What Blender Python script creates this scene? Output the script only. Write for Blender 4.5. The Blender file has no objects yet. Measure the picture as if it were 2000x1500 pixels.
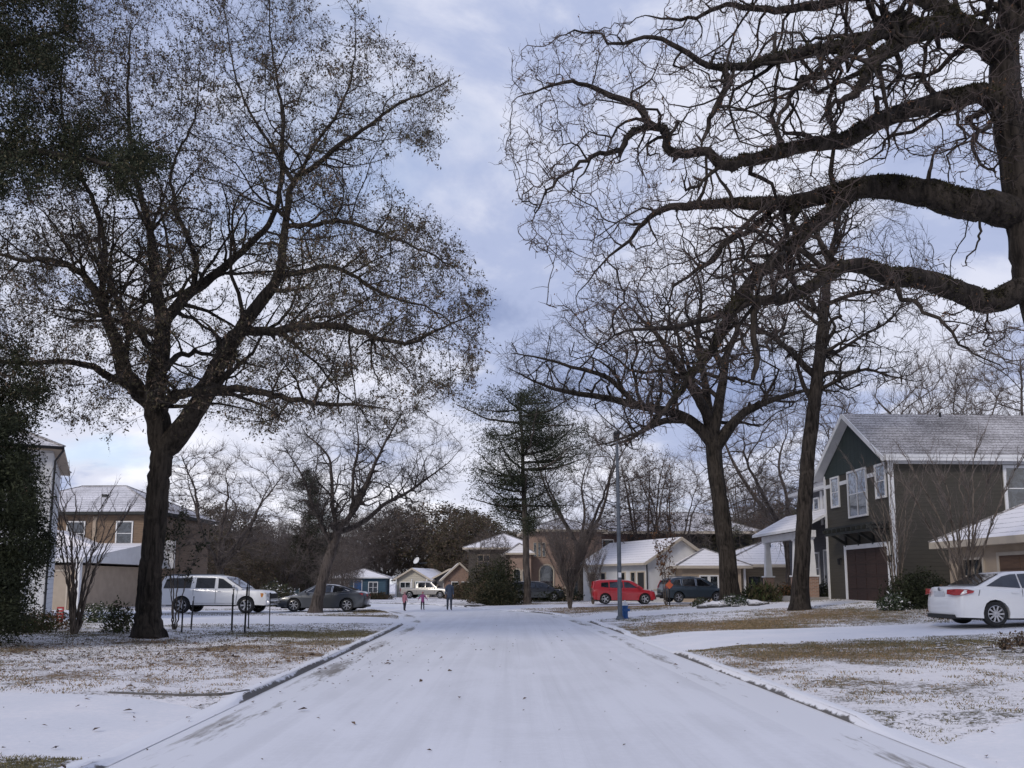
import bpy, math, random
import numpy as np
from mathutils import Vector, Matrix, geometry
S = bpy.context.scene
COL = S.collection
R = math.radians

# ------------------------------------------------------------------ camera
F = 1650.0; PITCH = R(7.2); HOR = 1139.0; CAMZ = 1.6
CYP = HOR - F*math.tan(PITCH)
cam = bpy.data.cameras.new('camera'); camo = bpy.data.objects.new('camera', cam); COL.objects.link(camo)
camo.location = (0, 0, CAMZ); camo.rotation_euler = (R(90)+PITCH, 0, 0)
cam.sensor_width = 36; cam.lens = 36*F/2000; cam.shift_y = (CYP-750)/2000
cam.clip_start = 0.1; cam.clip_end = 5000
S.camera = camo
# ------------------------------------------------------------------ world
SUN_EL, SUN_AZ = 34, 215          # degrees; azimuth clockwise from +Y
w = bpy.data.worlds.new('World'); S.world = w; w.use_nodes = True
nt = w.node_tree; nt.nodes.clear(); N = nt.nodes.new; L = nt.links.new
out = N('ShaderNodeOutputWorld')
sky = N('ShaderNodeTexSky'); sky.sky_type = 'NISHITA'; sky.sun_disc = False
sky.sun_elevation = R(SUN_EL); sky.sun_rotation = R(SUN_AZ); sky.air_density = 1.0; sky.dust_density = 0.6; sky.ozone_density = 2.5
bsky = N('ShaderNodeBackground'); L(sky.outputs[0], bsky.inputs[0]); bsky.inputs[1].default_value = 0.13
tc = N('ShaderNodeTexCoord'); sep = N('ShaderNodeSeparateXYZ'); L(tc.outputs['Generated'], sep.inputs[0])
def M(op, a, b=None, c=None, nt=nt):
    n = nt.nodes.new('ShaderNodeMath'); n.operation = op
    for i, v in enumerate((a, b, c)):
        if v is None: continue
        if isinstance(v, (int, float)): n.inputs[i].default_value = v
        else: nt.links.new(v, n.inputs[i])
    return n.outputs[0]
zz = M('ADD', M('MAXIMUM', sep.outputs[2], 0.0), 0.22)
cx_ = M('DIVIDE', sep.outputs[0], zz); cy_ = M('DIVIDE', sep.outputs[1], zz)
cmb = N('ShaderNodeCombineXYZ'); L(cx_, cmb.inputs[0]); L(cy_, cmb.inputs[1])
def noise(vec, scale, detail=6, rough=.55, dist=0, nt=nt, loc=None):
    n = nt.nodes.new('ShaderNodeTexNoise'); n.inputs['Scale'].default_value = scale; n.inputs['Detail'].default_value = detail
    n.inputs['Roughness'].default_value = rough; n.inputs['Distortion'].default_value = dist
    if loc is not None:
        m = nt.nodes.new('ShaderNodeMapping'); m.inputs['Location'].default_value = loc
        nt.links.new(vec, m.inputs[0]); vec = m.outputs[0]
    if vec is not None: nt.links.new(vec, n.inputs['Vector'])
    return n.outputs[0]
def ramp(fac, stops, nt=nt, interp='EASE'):
    n = nt.nodes.new('ShaderNodeValToRGB'); n.color_ramp.interpolation = interp
    e = n.color_ramp.elements
    while len(e) < len(stops): e.new(0.5)
    for i, (p, c) in enumerate(stops):
        e[i].position = p; e[i].color = (c, c, c, 1) if isinstance(c, (int, float)) else (*c, 1)
    nt.links.new(fac, n.inputs[0]); return n.outputs[0]
big = noise(cmb.outputs[0], 0.62, 3, .5, .3, loc=(3.1, 1.7, 0))
med = noise(cmb.outputs[0], 2.6, 7, .58, .35, loc=(1.3, 6.2, 2))
lum = M('ADD', M('MULTIPLY', big, 0.62), M('MULTIPLY', med, 0.42))
low = M('SUBTRACT', 1.0, M('MULTIPLY', M('MINIMUM', sep.outputs[2], .55), 1.8))   # brighter cloud towards the horizon
lum2 = M('ADD', lum, M('MULTIPLY', low, 0.13))
ccol = ramp(lum2, [(0.46, (.215, .262, .415)), (0.545, (.325, .372, .530)), (0.63, (.53, .55, .65)), (0.76, (.76, .76, .82))])
bcl = N('ShaderNodeBackground'); L(ccol, bcl.inputs[0]); bcl.inputs[1].default_value = 0.92
gap = noise(cmb.outputs[0], 1.25, 5, .5, .2, loc=(7.7, 2.9, 5))
cov = ramp(gap, [(0.30, 0.62), (0.42, 1.0)])
mixw = N('ShaderNodeMixShader'); L(cov, mixw.inputs[0]); L(bsky.outputs[0], mixw.inputs[1]); L(bcl.outputs[0], mixw.inputs[2])
L(mixw.outputs[0], out.inputs[0])
# ------------------------------------------------------------------ sun (veiled by cloud)
sl = bpy.data.lights.new('sun', 'SUN'); so = bpy.data.objects.new('sun', sl); COL.objects.link(so)
sl.energy = 1.1; sl.angle = R(14); sl.color = (1.0, .92, .82)
sd = Vector((math.sin(R(SUN_AZ))*math.cos(R(SUN_EL)), math.cos(R(SUN_AZ))*math.cos(R(SUN_EL)), math.sin(R(SUN_EL))))
so.rotation_euler = (-sd).to_track_quat('-Z', 'Y').to_euler(); so.location = (-20, -20, 60)
vs = S.view_settings; vs.view_transform = 'Standard'; vs.look = 'None'; vs.exposure = 0.62; vs.gamma = 1.0; vs.use_curve_mapping = False
S.cycles.max_bounces = 6; S.cycles.diffuse_bounces = 3; S.cycles.glossy_bounces = 3; S.cycles.transparent_max_bounces = 8

# ------------------------------------------------------------------ photo pixel (2000x1500) -> world
_c, _s = math.cos(PITCH), math.sin(PITCH)
def ray(u, v): return (u-1000.0, F*_c-(CYP-v)*_s, F*_s+(CYP-v)*_c)
def P(u, v, Y):
    d = ray(u, v); t = Y/d[1]; return Vector((d[0]*t, Y, CAMZ+d[2]*t))
def GP(u, v, z=0.0):
    d = ray(u, v); t = (z-CAMZ)/d[2]; return Vector((d[0]*t, d[1]*t, z))
def proj(x, y, z):
    x, y, z = np.asarray(x, float), np.asarray(y, float), np.asarray(z, float)-CAMZ
    dep = y*_c+z*_s; up = -y*_s+z*_c
    return 1000+F*x/dep, CYP-F*up/dep

# ------------------------------------------------------------------ object helpers
def tag(o, label=None, cat=None, group=None, kind=None):
    if label: o['label'] = label
    if cat: o['category'] = cat
    if group: o['group'] = group
    if kind: o['kind'] = kind
    return o
def empty(name, loc=(0, 0, 0), rz=0.0, label=None, cat=None, group=None):
    o = bpy.data.objects.new(name, None); COL.objects.link(o); o.location = loc; o.rotation_euler = (0, 0, rz)
    o.empty_display_size = 0.3
    return tag(o, label, cat, group)
def link(name, me, parent=None):
    o = bpy.data.objects.new(name, me); COL.objects.link(o)
    if parent is not None: o.parent = parent
    return o
def copy_thing(root, loc, rz=None, scale=None, label=None, group=None):
    c = root.copy(); COL.objects.link(c); c.location = loc
    if rz is not None: c.rotation_euler = (0, 0, rz)
    if scale is not None: c.scale = scale if hasattr(scale, '__len__') else (scale,)*3
    if label: c['label'] = label
    if group: c['group'] = group
    for ch in list(root.children):
        d = ch.copy(); COL.objects.link(d); d.parent = c
        for g in list(ch.children):
            e = g.copy(); COL.objects.link(e); e.parent = d
    return c
def np_mesh(name, V, quads=None, tris=None, mats=(), qm=None, tm=None, smooth=False):
    V = np.asarray(V, np.float32).reshape(-1, 3)
    q = np.zeros((0, 4), np.int32) if quads is None else np.asarray(quads, np.int32).reshape(-1, 4)
    t = np.zeros((0, 3), np.int32) if tris is None else np.asarray(tris, np.int32).reshape(-1, 3)
    me = bpy.data.meshes.new(name)
    me.vertices.add(len(V)); me.vertices.foreach_set('co', V.ravel())
    li = np.concatenate([q.ravel(), t.ravel()]); me.loops.add(len(li)); me.loops.foreach_set('vertex_index', li)
    n = len(q)+len(t); me.polygons.add(n)
    st = np.concatenate([np.arange(len(q))*4, len(q)*4+np.arange(len(t))*3]).astype(np.int32)
    me.polygons.foreach_set('loop_start', st)
    mi = np.concatenate([np.zeros(len(q), np.int32) if qm is None else np.broadcast_to(np.asarray(qm, np.int32), (len(q),)),
                         np.zeros(len(t), np.int32) if tm is None else np.broadcast_to(np.asarray(tm, np.int32), (len(t),))])
    me.polygons.foreach_set('material_index', mi)
    if smooth: me.polygons.foreach_set('use_smooth', np.ones(n, bool))
    for m in mats: me.materials.append(m)
    me.update(calc_edges=True); me.validate()
    return me
class MB:
    """collects boxes, prisms, quads and tubes into one mesh"""
    def __init__(s): s.v = []; s.f = []; s.m = []; s.mi = 0
    def mat(s, i): s.mi = i; return s
    def poly(s, pts, faces):
        b = len(s.v); s.v += [tuple(p) for p in pts]
        for f in faces: s.f.append(tuple(b+i for i in f)); s.m.append(s.mi)
        return s
    def box(s, x0, x1, y0, y1, z0, z1):
        if x0 > x1: x0, x1 = x1, x0
        if y0 > y1: y0, y1 = y1, y0
        p = [(x, y, z) for z in (z0, z1) for y in (y0, y1) for x in (x0, x1)]
        return s.poly(p, [(0, 2, 3, 1), (4, 5, 7, 6), (0, 1, 5, 4), (2, 6, 7, 3), (0, 4, 6, 2), (1, 3, 7, 5)])
    def bar(s, a, b, w, h=None, up=(0, 0, 1)):
        a, b = Vector(a), Vector(b); h = h or w; t = (b-a).normalized(); u = Vector(up)
        if abs(t.dot(u)) > .98: u = Vector((1, 0, 0))
        n = t.cross(u).normalized()*w/2; m = n.cross(t).normalized()*h/2
        p = [a-n-m, a+n-m, a+n+m, a-n+m, b-n-m, b+n-m, b+n+m, b-n+m]
        return s.poly(p, [(0, 1, 2, 3), (7, 6, 5, 4), (0, 4, 5, 1), (1, 5, 6, 2), (2, 6, 7, 3), (3, 7, 4, 0)])
    def prism(s, pts, axis, a, b):
        """2D polygon extruded along axis from a to b"""
        n = len(pts)
        def mk(p, t):
            return {'x': (t, p[0], p[1]), 'y': (p[0], t, p[1]), 'z': (p[0], p[1], t)}[axis]
        v = [mk(p, a) for p in pts]+[mk(p, b) for p in pts]
        return s.poly(v, [tuple(range(n)), tuple(range(2*n-1, n-1, -1))]+[(i, i+n, (i+1) % n+n, (i+1) % n) for i in range(n)])
    def tube(s, pts, rad, k=8, cap=True):
        pts = [Vector(p) for p in pts]; n = len(pts)
        if not hasattr(rad, '__len__'): rad = [rad]*n
        b = len(s.v)
        for i, p in enumerate(pts):
            t = (pts[min(i+1, n-1)]-pts[max(i-1, 0)]).normalized()
            u = Vector((1, 0, 0)) if abs(t.x) < .8 else Vector((0, 1, 0))
            e = t.cross(u).normalized(); g = t.cross(e)
            for j in range(k):
                a = 2*math.pi*j/k; s.v.append(tuple(p+(e*math.cos(a)+g*math.sin(a))*rad[i]))
        for i in range(n-1):
            for j in range(k):
                j2 = (j+1) % k; s.f.append((b+i*k+j, b+i*k+j2, b+(i+1)*k+j2, b+(i+1)*k+j)); s.m.append(s.mi)
        if cap:
            s.f.append(tuple(b+j for j in range(k-1, -1, -1))); s.m.append(s.mi)
            s.f.append(tuple(b+(n-1)*k+j for j in range(k))); s.m.append(s.mi)
        return s
    def lathe(s, prof, k=16, c=(0, 0, 0), axis='z'):
        """prof: (radius, height) pairs"""
        b = len(s.v); n = len(prof)
        for r, h in prof:
            for j in range(k):
                a = 2*math.pi*j/k; p = (r*math.cos(a), r*math.sin(a), h)
                if axis == 'y': p = (p[0], p[2], p[1])
                s.v.append((p[0]+c[0], p[1]+c[1], p[2]+c[2]))
        for i in range(n-1):
            for j in range(k):
                j2 = (j+1) % k; s.f.append((b+i*k+j, b+i*k+j2, b+(i+1)*k+j2, b+(i+1)*k+j)); s.m.append(s.mi)
        return s
    def build(s, name, mats, parent=None, smooth=None, bevel=0):
        me = bpy.data.meshes.new(name); me.from_pydata(s.v, [], s.f)
        if not isinstance(mats, (list, tuple)): mats = [mats]
        for m in mats: me.materials.append(m)
        me.polygons.foreach_set('material_index', s.m)
        me.update()
        if smooth is not None:
            me.shade_smooth(); me.set_sharp_from_angle(angle=R(smooth))
        o = link(name, me, parent)
        if bevel:
            b = o.modifiers.new('bevel', 'BEVEL'); b.width = bevel; b.segments = 2; b.limit_method = 'ANGLE'; b.angle_limit = R(40)
        return o

# ------------------------------------------------------------------ materials
MATS = {}
def newmat(name):
    m = bpy.data.materials.new(name); m.use_nodes = True; nt = m.node_tree
    b = nt.nodes['Principled BSDF']; MATS[name] = m; return m, nt, b
def objco(nt, scale=(1, 1, 1), loc=(0, 0, 0), kind='Object'):
    t = nt.nodes.new('ShaderNodeTexCoord'); m = nt.nodes.new('ShaderNodeMapping')
    m.inputs['Scale'].default_value = scale; m.inputs['Location'].default_value = loc
    nt.links.new(t.outputs[kind], m.inputs[0]); return m.outputs[0]
def mixc(nt, fac, a, b):
    n = nt.nodes.new('ShaderNodeMix'); n.data_type = 'RGBA'
    for s_, v in ((n.inputs[0], fac), (n.inputs[6], a), (n.inputs[7], b)):
        if isinstance(v, (int, float)): s_.default_value = v
        elif isinstance(v, tuple): s_.default_value = (*v, 1)
        else: nt.links.new(v, s_)
    return n.outputs[2]
def bump(nt, b, h, dist=.02, st=.6):
    n = nt.nodes.new('ShaderNodeBump'); n.inputs['Strength'].default_value = st; n.inputs['Distance'].default_value = dist
    nt.links.new(h, n.inputs['Height']); nt.links.new(n.outputs[0], b.inputs['Normal'])
SNOW = (.84, .815, .825)
def snow_top(nt, col, thr0=.55, thr1=.85, amt=1.0, scale=6.0, lo=.35, hi=.6):
    g = nt.nodes.new('ShaderNodeNewGeometry'); s = nt.nodes.new('ShaderNodeSeparateXYZ'); nt.links.new(g.outputs['Normal'], s.inputs[0])
    up = ramp(s.outputs[2], [(thr0, 0.0), (thr1, amt)], nt)
    n = ramp(noise(objco(nt), scale, 5, nt=nt), [(lo, 0.0), (hi, 1.0)], nt)
    return mixc(nt, M('MULTIPLY', up, n, nt=nt), col, SNOW)
def simple(name, col, rough=.7, var=.2, scale=4.0, bmp=0.0, metal=0.0, coat=0.0, snow=None, sc=(1, 1, 1), spec=.5):
    m, nt, b = newmat(name)
    n = noise(objco(nt, sc), scale, 5, nt=nt)
    f = ramp(n, [(.3, 0.0), (.7, 1.0)], nt)
    c = mixc(nt, f, tuple(x*(1-var) for x in col), tuple(min(1, x*(1+var)) for x in col))
    if snow: c = snow_top(nt, c, **snow)
    nt.links.new(c, b.inputs['Base Color']); b.inputs['Roughness'].default_value = rough; b.inputs['Metallic'].default_value = metal
    b.inputs['Coat Weight'].default_value = coat; b.inputs['Specular IOR Level'].default_value = spec
    if bmp: bump(nt, b, n, bmp)
    return m
def siding(name, col, board=.18, var=.12, bmp=.02, vert=False):
    """lap boards: a saw-tooth over the height"""
    m, nt, b = newmat(name)
    v = objco(nt); s = nt.nodes.new('ShaderNodeSeparateXYZ'); nt.links.new(v, s.inputs[0])
    if vert: q = M('ADD', s.outputs[0], s.outputs[1], nt=nt)
    else: q = s.outputs[2]
    fr = M('FRACT', M('DIVIDE', q, board, nt=nt), nt=nt)
    line = ramp(fr, [(0.0, 0.0), (0.10, 1.0), (1.0, .92)], nt, 'LINEAR')
    n = ramp(noise(objco(nt, (.6, .6, 9)), 3.0, 6, nt=nt), [(.3, 0.0), (.7, 1.0)], nt)
    c = mixc(nt, n, tuple(x*(1-var) for x in col), tuple(x*(1+var) for x in col))
    c = mixc(nt, line, tuple(x*.45 for x in col), c)
    nt.links.new(c, b.inputs['Base Color']); b.inputs['Roughness'].default_value = .75
    bump(nt, b, M('SUBTRACT', 1.0, fr, nt=nt), bmp, .8)
    return m
def brickmat(name, c1, c2, mortar=(.3, .28, .26), scale=1.0):
    m, nt, b = newmat(name)
    t = nt.nodes.new('ShaderNodeTexBrick'); v = objco(nt); s = nt.nodes.new('ShaderNodeSeparateXYZ'); nt.links.new(v, s.inputs[0])
    cb = nt.nodes.new('ShaderNodeCombineXYZ'); nt.links.new(M('ADD', s.outputs[0], s.outputs[1], nt=nt), cb.inputs[0]); nt.links.new(s.outputs[2], cb.inputs[1])
    nt.links.new(cb.outputs[0], t.inputs['Vector'])
    t.inputs['Scale'].default_value = scale; t.inputs['Brick Width'].default_value = .22; t.inputs['Row Height'].default_value = .075
    t.inputs['Mortar Size'].default_value = .008; t.inputs['Color1'].default_value = (*c1, 1); t.inputs['Color2'].default_value = (*c2, 1); t.inputs['Mortar'].default_value = (*mortar, 1)
    nt.links.new(t.outputs['Color'], b.inputs['Base Color']); b.inputs['Roughness'].default_value = .85
    bump(nt, b, t.outputs['Fac'], -.01, .5)
    return m
def roofmat(name, shingle=(.10, .095, .10), cover=.8, course=.14):
    """thin snow over shingle courses, the grey courses showing through"""
    m, nt, b = newmat(name)
    v = objco(nt); s = nt.nodes.new('ShaderNodeSeparateXYZ'); nt.links.new(v, s.inputs[0])
    wob = noise(v, 1.5, 4, nt=nt)
    fr = M('FRACT', M('ADD', M('DIVIDE', s.outputs[2], course, nt=nt), M('MULTIPLY', wob, .25, nt=nt), nt=nt), nt=nt)
    ln = ramp(fr, [(0.0, 1.0), (0.22, 0.0), (1.0, 0.0)], nt, 'LINEAR')
    pt = noise(v, .55, 6, .6, nt=nt); fine = noise(v, 14, 4, nt=nt)
    th = M('ADD', M('ADD', M('MULTIPLY', pt, .45, nt=nt), M('MULTIPLY', fine, .65, nt=nt), nt=nt), M('MULTIPLY', ln, -.34, nt=nt), nt=nt)
    k = 1.0-cover
    f = ramp(th, [(max(.01, k*1.15-.05), 0.0), (k*1.15+.35, 1.0)], nt, 'LINEAR')
    c = mixc(nt, f, shingle, SNOW)
    nt.links.new(c, b.inputs['Base Color']); b.inputs['Roughness'].default_value = .8
    bump(nt, b, th, .02, .5)
    return m
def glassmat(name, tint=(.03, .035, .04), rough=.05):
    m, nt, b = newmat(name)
    n = noise(objco(nt), 1.2, 2, nt=nt); n = ramp(noise(objco(nt), 2.6, 6, .7, 1.0, nt=nt), [(.42, 0.0), (.58, 1.0)], nt); c = mixc(nt, n, tuple(x*.45 for x in tint), tuple(min(1, x*1.8) for x in tint))  # noise paints dark branch and pale sky reflections into the glass colour
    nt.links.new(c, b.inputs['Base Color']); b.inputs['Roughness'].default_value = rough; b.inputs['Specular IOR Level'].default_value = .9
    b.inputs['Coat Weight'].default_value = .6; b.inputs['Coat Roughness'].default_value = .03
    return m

def barkmat(name, lo=(.020, .017, .014), hi=(.105, .088, .072), sc=(7, 7, 1.1), bd=.04):
    m, nt, b = newmat(name)
    v = objco(nt, sc); n = noise(v, 1.6, 8, .65, .6, nt=nt)
    n2 = noise(objco(nt), .9, 3, nt=nt)
    c = ramp(M('ADD', M('MULTIPLY', n, .75, nt=nt), M('MULTIPLY', n2, .25, nt=nt), nt=nt), [(.36, lo), (.62, hi)], nt)
    lich = ramp(noise(objco(nt), 3.3, 5, nt=nt), [(.56, 0.0), (.70, .5)], nt)
    c = mixc(nt, lich, c, tuple(x*1.35 for x in hi))
    nt.links.new(c, b.inputs['Base Color']); b.inputs['Roughness'].default_value = .95; b.inputs['Specular IOR Level'].default_value = .2
    bump(nt, b, n, bd, 1.0)
    return m
def leafmat(name, a, c_, scale=2.5, trans=.0):
    m, nt, b = newmat(name)
    v = objco(nt); n = noise(v, scale, 4, nt=nt); n2 = noise(v, 37, 2, nt=nt)
    f = ramp(M('ADD', M('MULTIPLY', n, .45, nt=nt), M('MULTIPLY', n2, .55, nt=nt), nt=nt), [(.35, 0.0), (.65, 1.0)], nt)
    nt.links.new(mixc(nt, f, a, c_), b.inputs['Base Color']); b.inputs['Roughness'].default_value = .75
    b.inputs['Specular IOR Level'].default_value = .25
    return m

white_trim = simple('white_trim', (.70, .70, .70), .6, .06, 2)
cream_trim = simple('cream_trim', (.48, .42, .34), .7, .08, 2)
dark_metal = simple('dark_metal', (.02, .02, .022), .45, .2, 6, metal=.4)
galv = simple('galvanised', (.12, .135, .155), .5, .15, 5, metal=.5)
pane_m = glassmat('window_glass'); pane_painted_sky = glassmat('window_glass_painted_sky', (.16, .19, .24), .08)  # second glass: pale tint paints the reflected sky into its colour
rubber = simple('rubber', (.016, .016, .017), .85, .2, 9)
plastic_black = simple('black_plastic', (.014, .014, .015), .5, .2, 5)
alloy = simple('alloy', (.45, .45, .46), .3, .05, 4, metal=.8)
chrome = simple('chrome', (.7, .7, .72), .12, .02, 4, metal=1.0)
red_lamp = simple('red_lamp_lens', (.35, .012, .015), .15, .1, 8, coat=.8)
clear_lamp = simple('clear_lamp_lens', (.55, .55, .56), .12, .1, 8, coat=.8)
amber_lamp = simple('amber_lamp_lens', (.55, .22, .05), .2, .1, 8, coat=.8)
bark_oak = barkmat('oak_bark', (.009, .0075, .006), (.055, .045, .036))
bark_right = barkmat('bare_oak_bark', (.008, .0065, .0055), (.050, .041, .034))
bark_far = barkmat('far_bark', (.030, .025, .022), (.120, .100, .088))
bark_pale = barkmat('pale_bark', (.050, .040, .033), (.17, .14, .115), (5, 5, 2), .01)
twig_m = simple('twig', (.038, .030, .025), .9, .3, 3)
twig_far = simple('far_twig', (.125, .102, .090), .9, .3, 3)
twig_pink = simple('twig_pinkish', (.060, .043, .037), .9, .3, 3)
snow_m = simple('snow', SNOW, .75, .03, 3, bmp=.02)

# ------------------------------------------------------------------ numpy value noise
def vnoise(x, y, seed=0):
    x = np.asarray(x, float); y = np.asarray(y, float); xi = np.floor(x).astype(np.int64); yi = np.floor(y).astype(np.int64)
    fx = x-xi; fy = y-yi; fx = fx*fx*(3-2*fx); fy = fy*fy*(3-2*fy)
    def h(a, b):
        n = (a*374761393+b*668265263+seed*1442695041) & 0x7fffffff
        n = ((n ^ (n >> 13))*1274126177) & 0x7fffffff
        return ((n ^ (n >> 16)) & 0xffff)/65535.0
    return (h(xi, yi)*(1-fx)+h(xi+1, yi)*fx)*(1-fy)+(h(xi, yi+1)*(1-fx)+h(xi+1, yi+1)*fx)*fy
def fbm(x, y, seed=0, o=3):
    s = 0; a = .5; t = 0
    for i in range(o): s = s+a*vnoise(np.asarray(x)*2**i, np.asarray(y)*2**i, seed+i); t += a; a *= .5
    return s/t
# ================================================================== GROUND, ROAD, KERBS, DRIVEWAYS
KL = np.array([(-3.2, -12), (-3.42, 0), (-3.65, 10), (-3.87, 20), (-4.1, 30), (-4.35, 35), (-5.2, 40.5), (-7.0, 47.5), (-10, 54.5), (-16, 61), (-27, 66), (-48, 69), (-90, 70)], float)
KR = np.array([(4.43, -12), (4.16, 0), (3.94, 10), (3.71, 20), (3.48, 30), (3.1, 37), (2.1, 44), (0, 50), (-2.6, 56), (-6.5, 64), (-14, 72), (-28, 77.5), (-48, 80), (-90, 81)], float)
def dense(pl, step=.5):
    d = np.r_[0, np.cumsum(np.hypot(*np.diff(pl, axis=0).T))]; s = np.arange(0, d[-1], step)
    # Catmull-like smoothing
    x = np.interp(s, d, pl[:, 0]); y = np.interp(s, d, pl[:, 1])
    k = np.ones(9)/9
    xp = np.convolve(np.pad(x, 4, 'edge'), k, 'valid'); yp = np.convolve(np.pad(y, 4, 'edge'), k, 'valid')
    return np.c_[xp, yp]
KLd, KRd = dense(KL), dense(KR)
def klx(y): return np.interp(y, KLd[:, 1], KLd[:, 0])
def krx(y): return np.interp(y, KRd[:, 1], KRd[:, 0])
# driveway mouths: (side, y0, y1)
MOUTH = [('L', 7.7, 11.6), ('L', 33.2, 38.5), ('R', 3.2, 9.6), ('R', 19.6, 26.6), ('R', 35.6, 41.0), ('R', 50.5, 56.5)]
def sm(t): t = np.clip(t, 0, 1); return t*t*(3-2*t)
def gz(x, y):
    x = np.asarray(x, float); y = np.asarray(y, float)
    dl = klx(y)-x; dr = x-krx(y)
    sr = np.interp(y, [0, 24, 33, 42, 52, 62, 75], [.03, .032, .055, .055, .018, .012, .005]); slp = np.interp(y, [0, 30, 36, 45], [.014, .014, .004, 0])
    right = dr > 0
    d = np.where(right, dr, np.maximum(dl, 0))
    far = (y > 66) & (x < -5)
    h = .088+np.where(right, sr*np.minimum(d, 15), slp*np.minimum(d, 16))
    r = np.ones_like(h)
    for side, a, b in MOUTH:
        dd = dr if side == 'R' else dl
        along = sm((y-a+.35)/.7)*sm((b-y+.35)/.7)
        near = 1-sm((dd-.1)/1.6)
        m = along*near*((dd > -.6))
        r = r*(1-.88*m)
    h = np.where((dl < 0) & (dr < 0), .088, h)
    return h*r-.33*sm((y-62)/45)
def gz1(x, y): return float(gz(x, y))
road_poly = np.vstack([KLd, KRd[::-1]])
DRV = [[(-2.6, 7.9), (-4.6, 8.0), (-7, 7.7), (-40, 7.0), (-40, 12.1), (-7.5, 11.8), (-4.6, 11.6), (-2.6, 11.4)],
       [(-2.6, 33.4), (-5.2, 33.0), (-7, 31.2), (-9.5, 30.0), (-14, 29.4), (-32, 29.2), (-32, 39.4), (-10, 39.8), (-7.0, 38.8), (-3.6, 38.2)],
       [(-7.9, 42.6), (-32, 41.5), (-32, 48), (-9.0, 48)],
       [(3.2, 3.4), (6.0, 3.6), (34, 2.8), (34, 10.2), (8, 9.7), (5.2, 9.5), (3.2, 9.2)],
       [(3.0, 19.8), (4.6, 20.2), (7.0, 21.0), (12, 21.4), (22, 21.2), (22, 25.3), (12, 25.6), (7.5, 25.4), (5.2, 26.0), (2.9, 26.4)],
       [(2.6, 35.9), (5, 36.4), (16.0, 36.5), (16.0, 40.6), (5.5, 40.6), (2.0, 40.9)],
       [(-1.2, 51), (3, 51.4), (15.5, 52.6), (15.5, 57.6), (3, 57.6), (-4.5, 56.2)]]
def inpoly(px, py, poly):
    poly = np.asarray(poly); x, y = poly[:, 0], poly[:, 1]; r = np.zeros(len(px), bool); j = len(poly)-1
    for i in range(len(poly)):
        c = ((y[i] > py) != (y[j] > py)) & (px < (x[j]-x[i])*(py-y[i])/(y[j]-y[i]+1e-12)+x[i]); r ^= c; j = i
    return r
rng = np.random.default_rng(5)
pts = []
def jit(x0, x1, y0, y1, st):
    xs, ys = np.meshgrid(np.arange(x0, x1, st), np.arange(y0, y1, st)); xs = xs+rng.uniform(-.25, .25, xs.shape)*st; ys = ys+rng.uniform(-.25, .25, ys.shape)*st
    return np.c_[xs.ravel(), ys.ravel()]
near = jit(-14, 18, 2, 32, .42); mid = jit(-34, 30, -12, 62, 1.0); mid = mid[~((mid[:, 0] > -14) & (mid[:, 0] < 18) & (mid[:, 1] > 2) & (mid[:, 1] < 32))]
farp = jit(-130, 130, -12, 180, 6); farp = farp[~((farp[:, 0] > -34) & (farp[:, 0] < 30) & (farp[:, 1] < 62))]
ring = [(1500*math.cos(a), 80+1500*math.sin(a)) for a in np.linspace(0, 2*math.pi, 24, endpoint=False)]+[(400*math.cos(a), 80+400*math.sin(a)) for a in np.linspace(0, 2*math.pi, 24, endpoint=False)]
allp = np.vstack([near, mid, farp, np.array(ring)])
# keep free points clear of the constraint lines
def dist_poly(p, pl, closed=True):
    d = np.full(len(p), 1e9); n = len(pl)
    for i in range(n if closed else n-1):
        a = pl[i]; b = pl[(i+1) % n]; ab = b-a; L2 = (ab**2).sum()+1e-12
        t = np.clip(((p-a)@ab)/L2, 0, 1); q = a+t[:, None]*ab; d = np.minimum(d, np.hypot(*(p-q).T))
    return d
keep = (dist_poly(allp, KLd[::2], False) > .18) & (dist_poly(allp, KRd[::2], False) > .18)
polys = []
for d in DRV:
    dd = dense(np.array(d+[d[0]], float), .8); polys.append(dd); keep &= dist_poly(allp, dd) > .12
allp = allp[keep]
verts = [Vector(p) for p in allp]; edges = []
b0 = len(verts); verts += [Vector(p) for p in road_poly]; nR = len(road_poly); edges += [(b0+i, b0+(i+1) % nR) for i in range(nR)]
for dd in polys:
    b0 = len(verts); n = len(dd); verts += [Vector(p) for p in dd]; edges += [(b0+i, b0+(i+1) % n) for i in range(n)]
V2, _, F2, *_ = geometry.delaunay_2d_cdt(verts, edges, [], 0, 1e-4)
V2 = np.array([(v.x, v.y) for v in V2]); F2 = np.array([f for f in F2 if len(f) == 3]); cen = V2[F2].mean(1)
is_road = inpoly(cen[:, 0], cen[:, 1], road_poly)
is_drv = np.zeros(len(cen), bool)
for dd in polys: is_drv |= inpoly(cen[:, 0], cen[:, 1], dd)
is_drv &= ~is_road; is_lawn = ~is_road & ~is_drv

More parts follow.
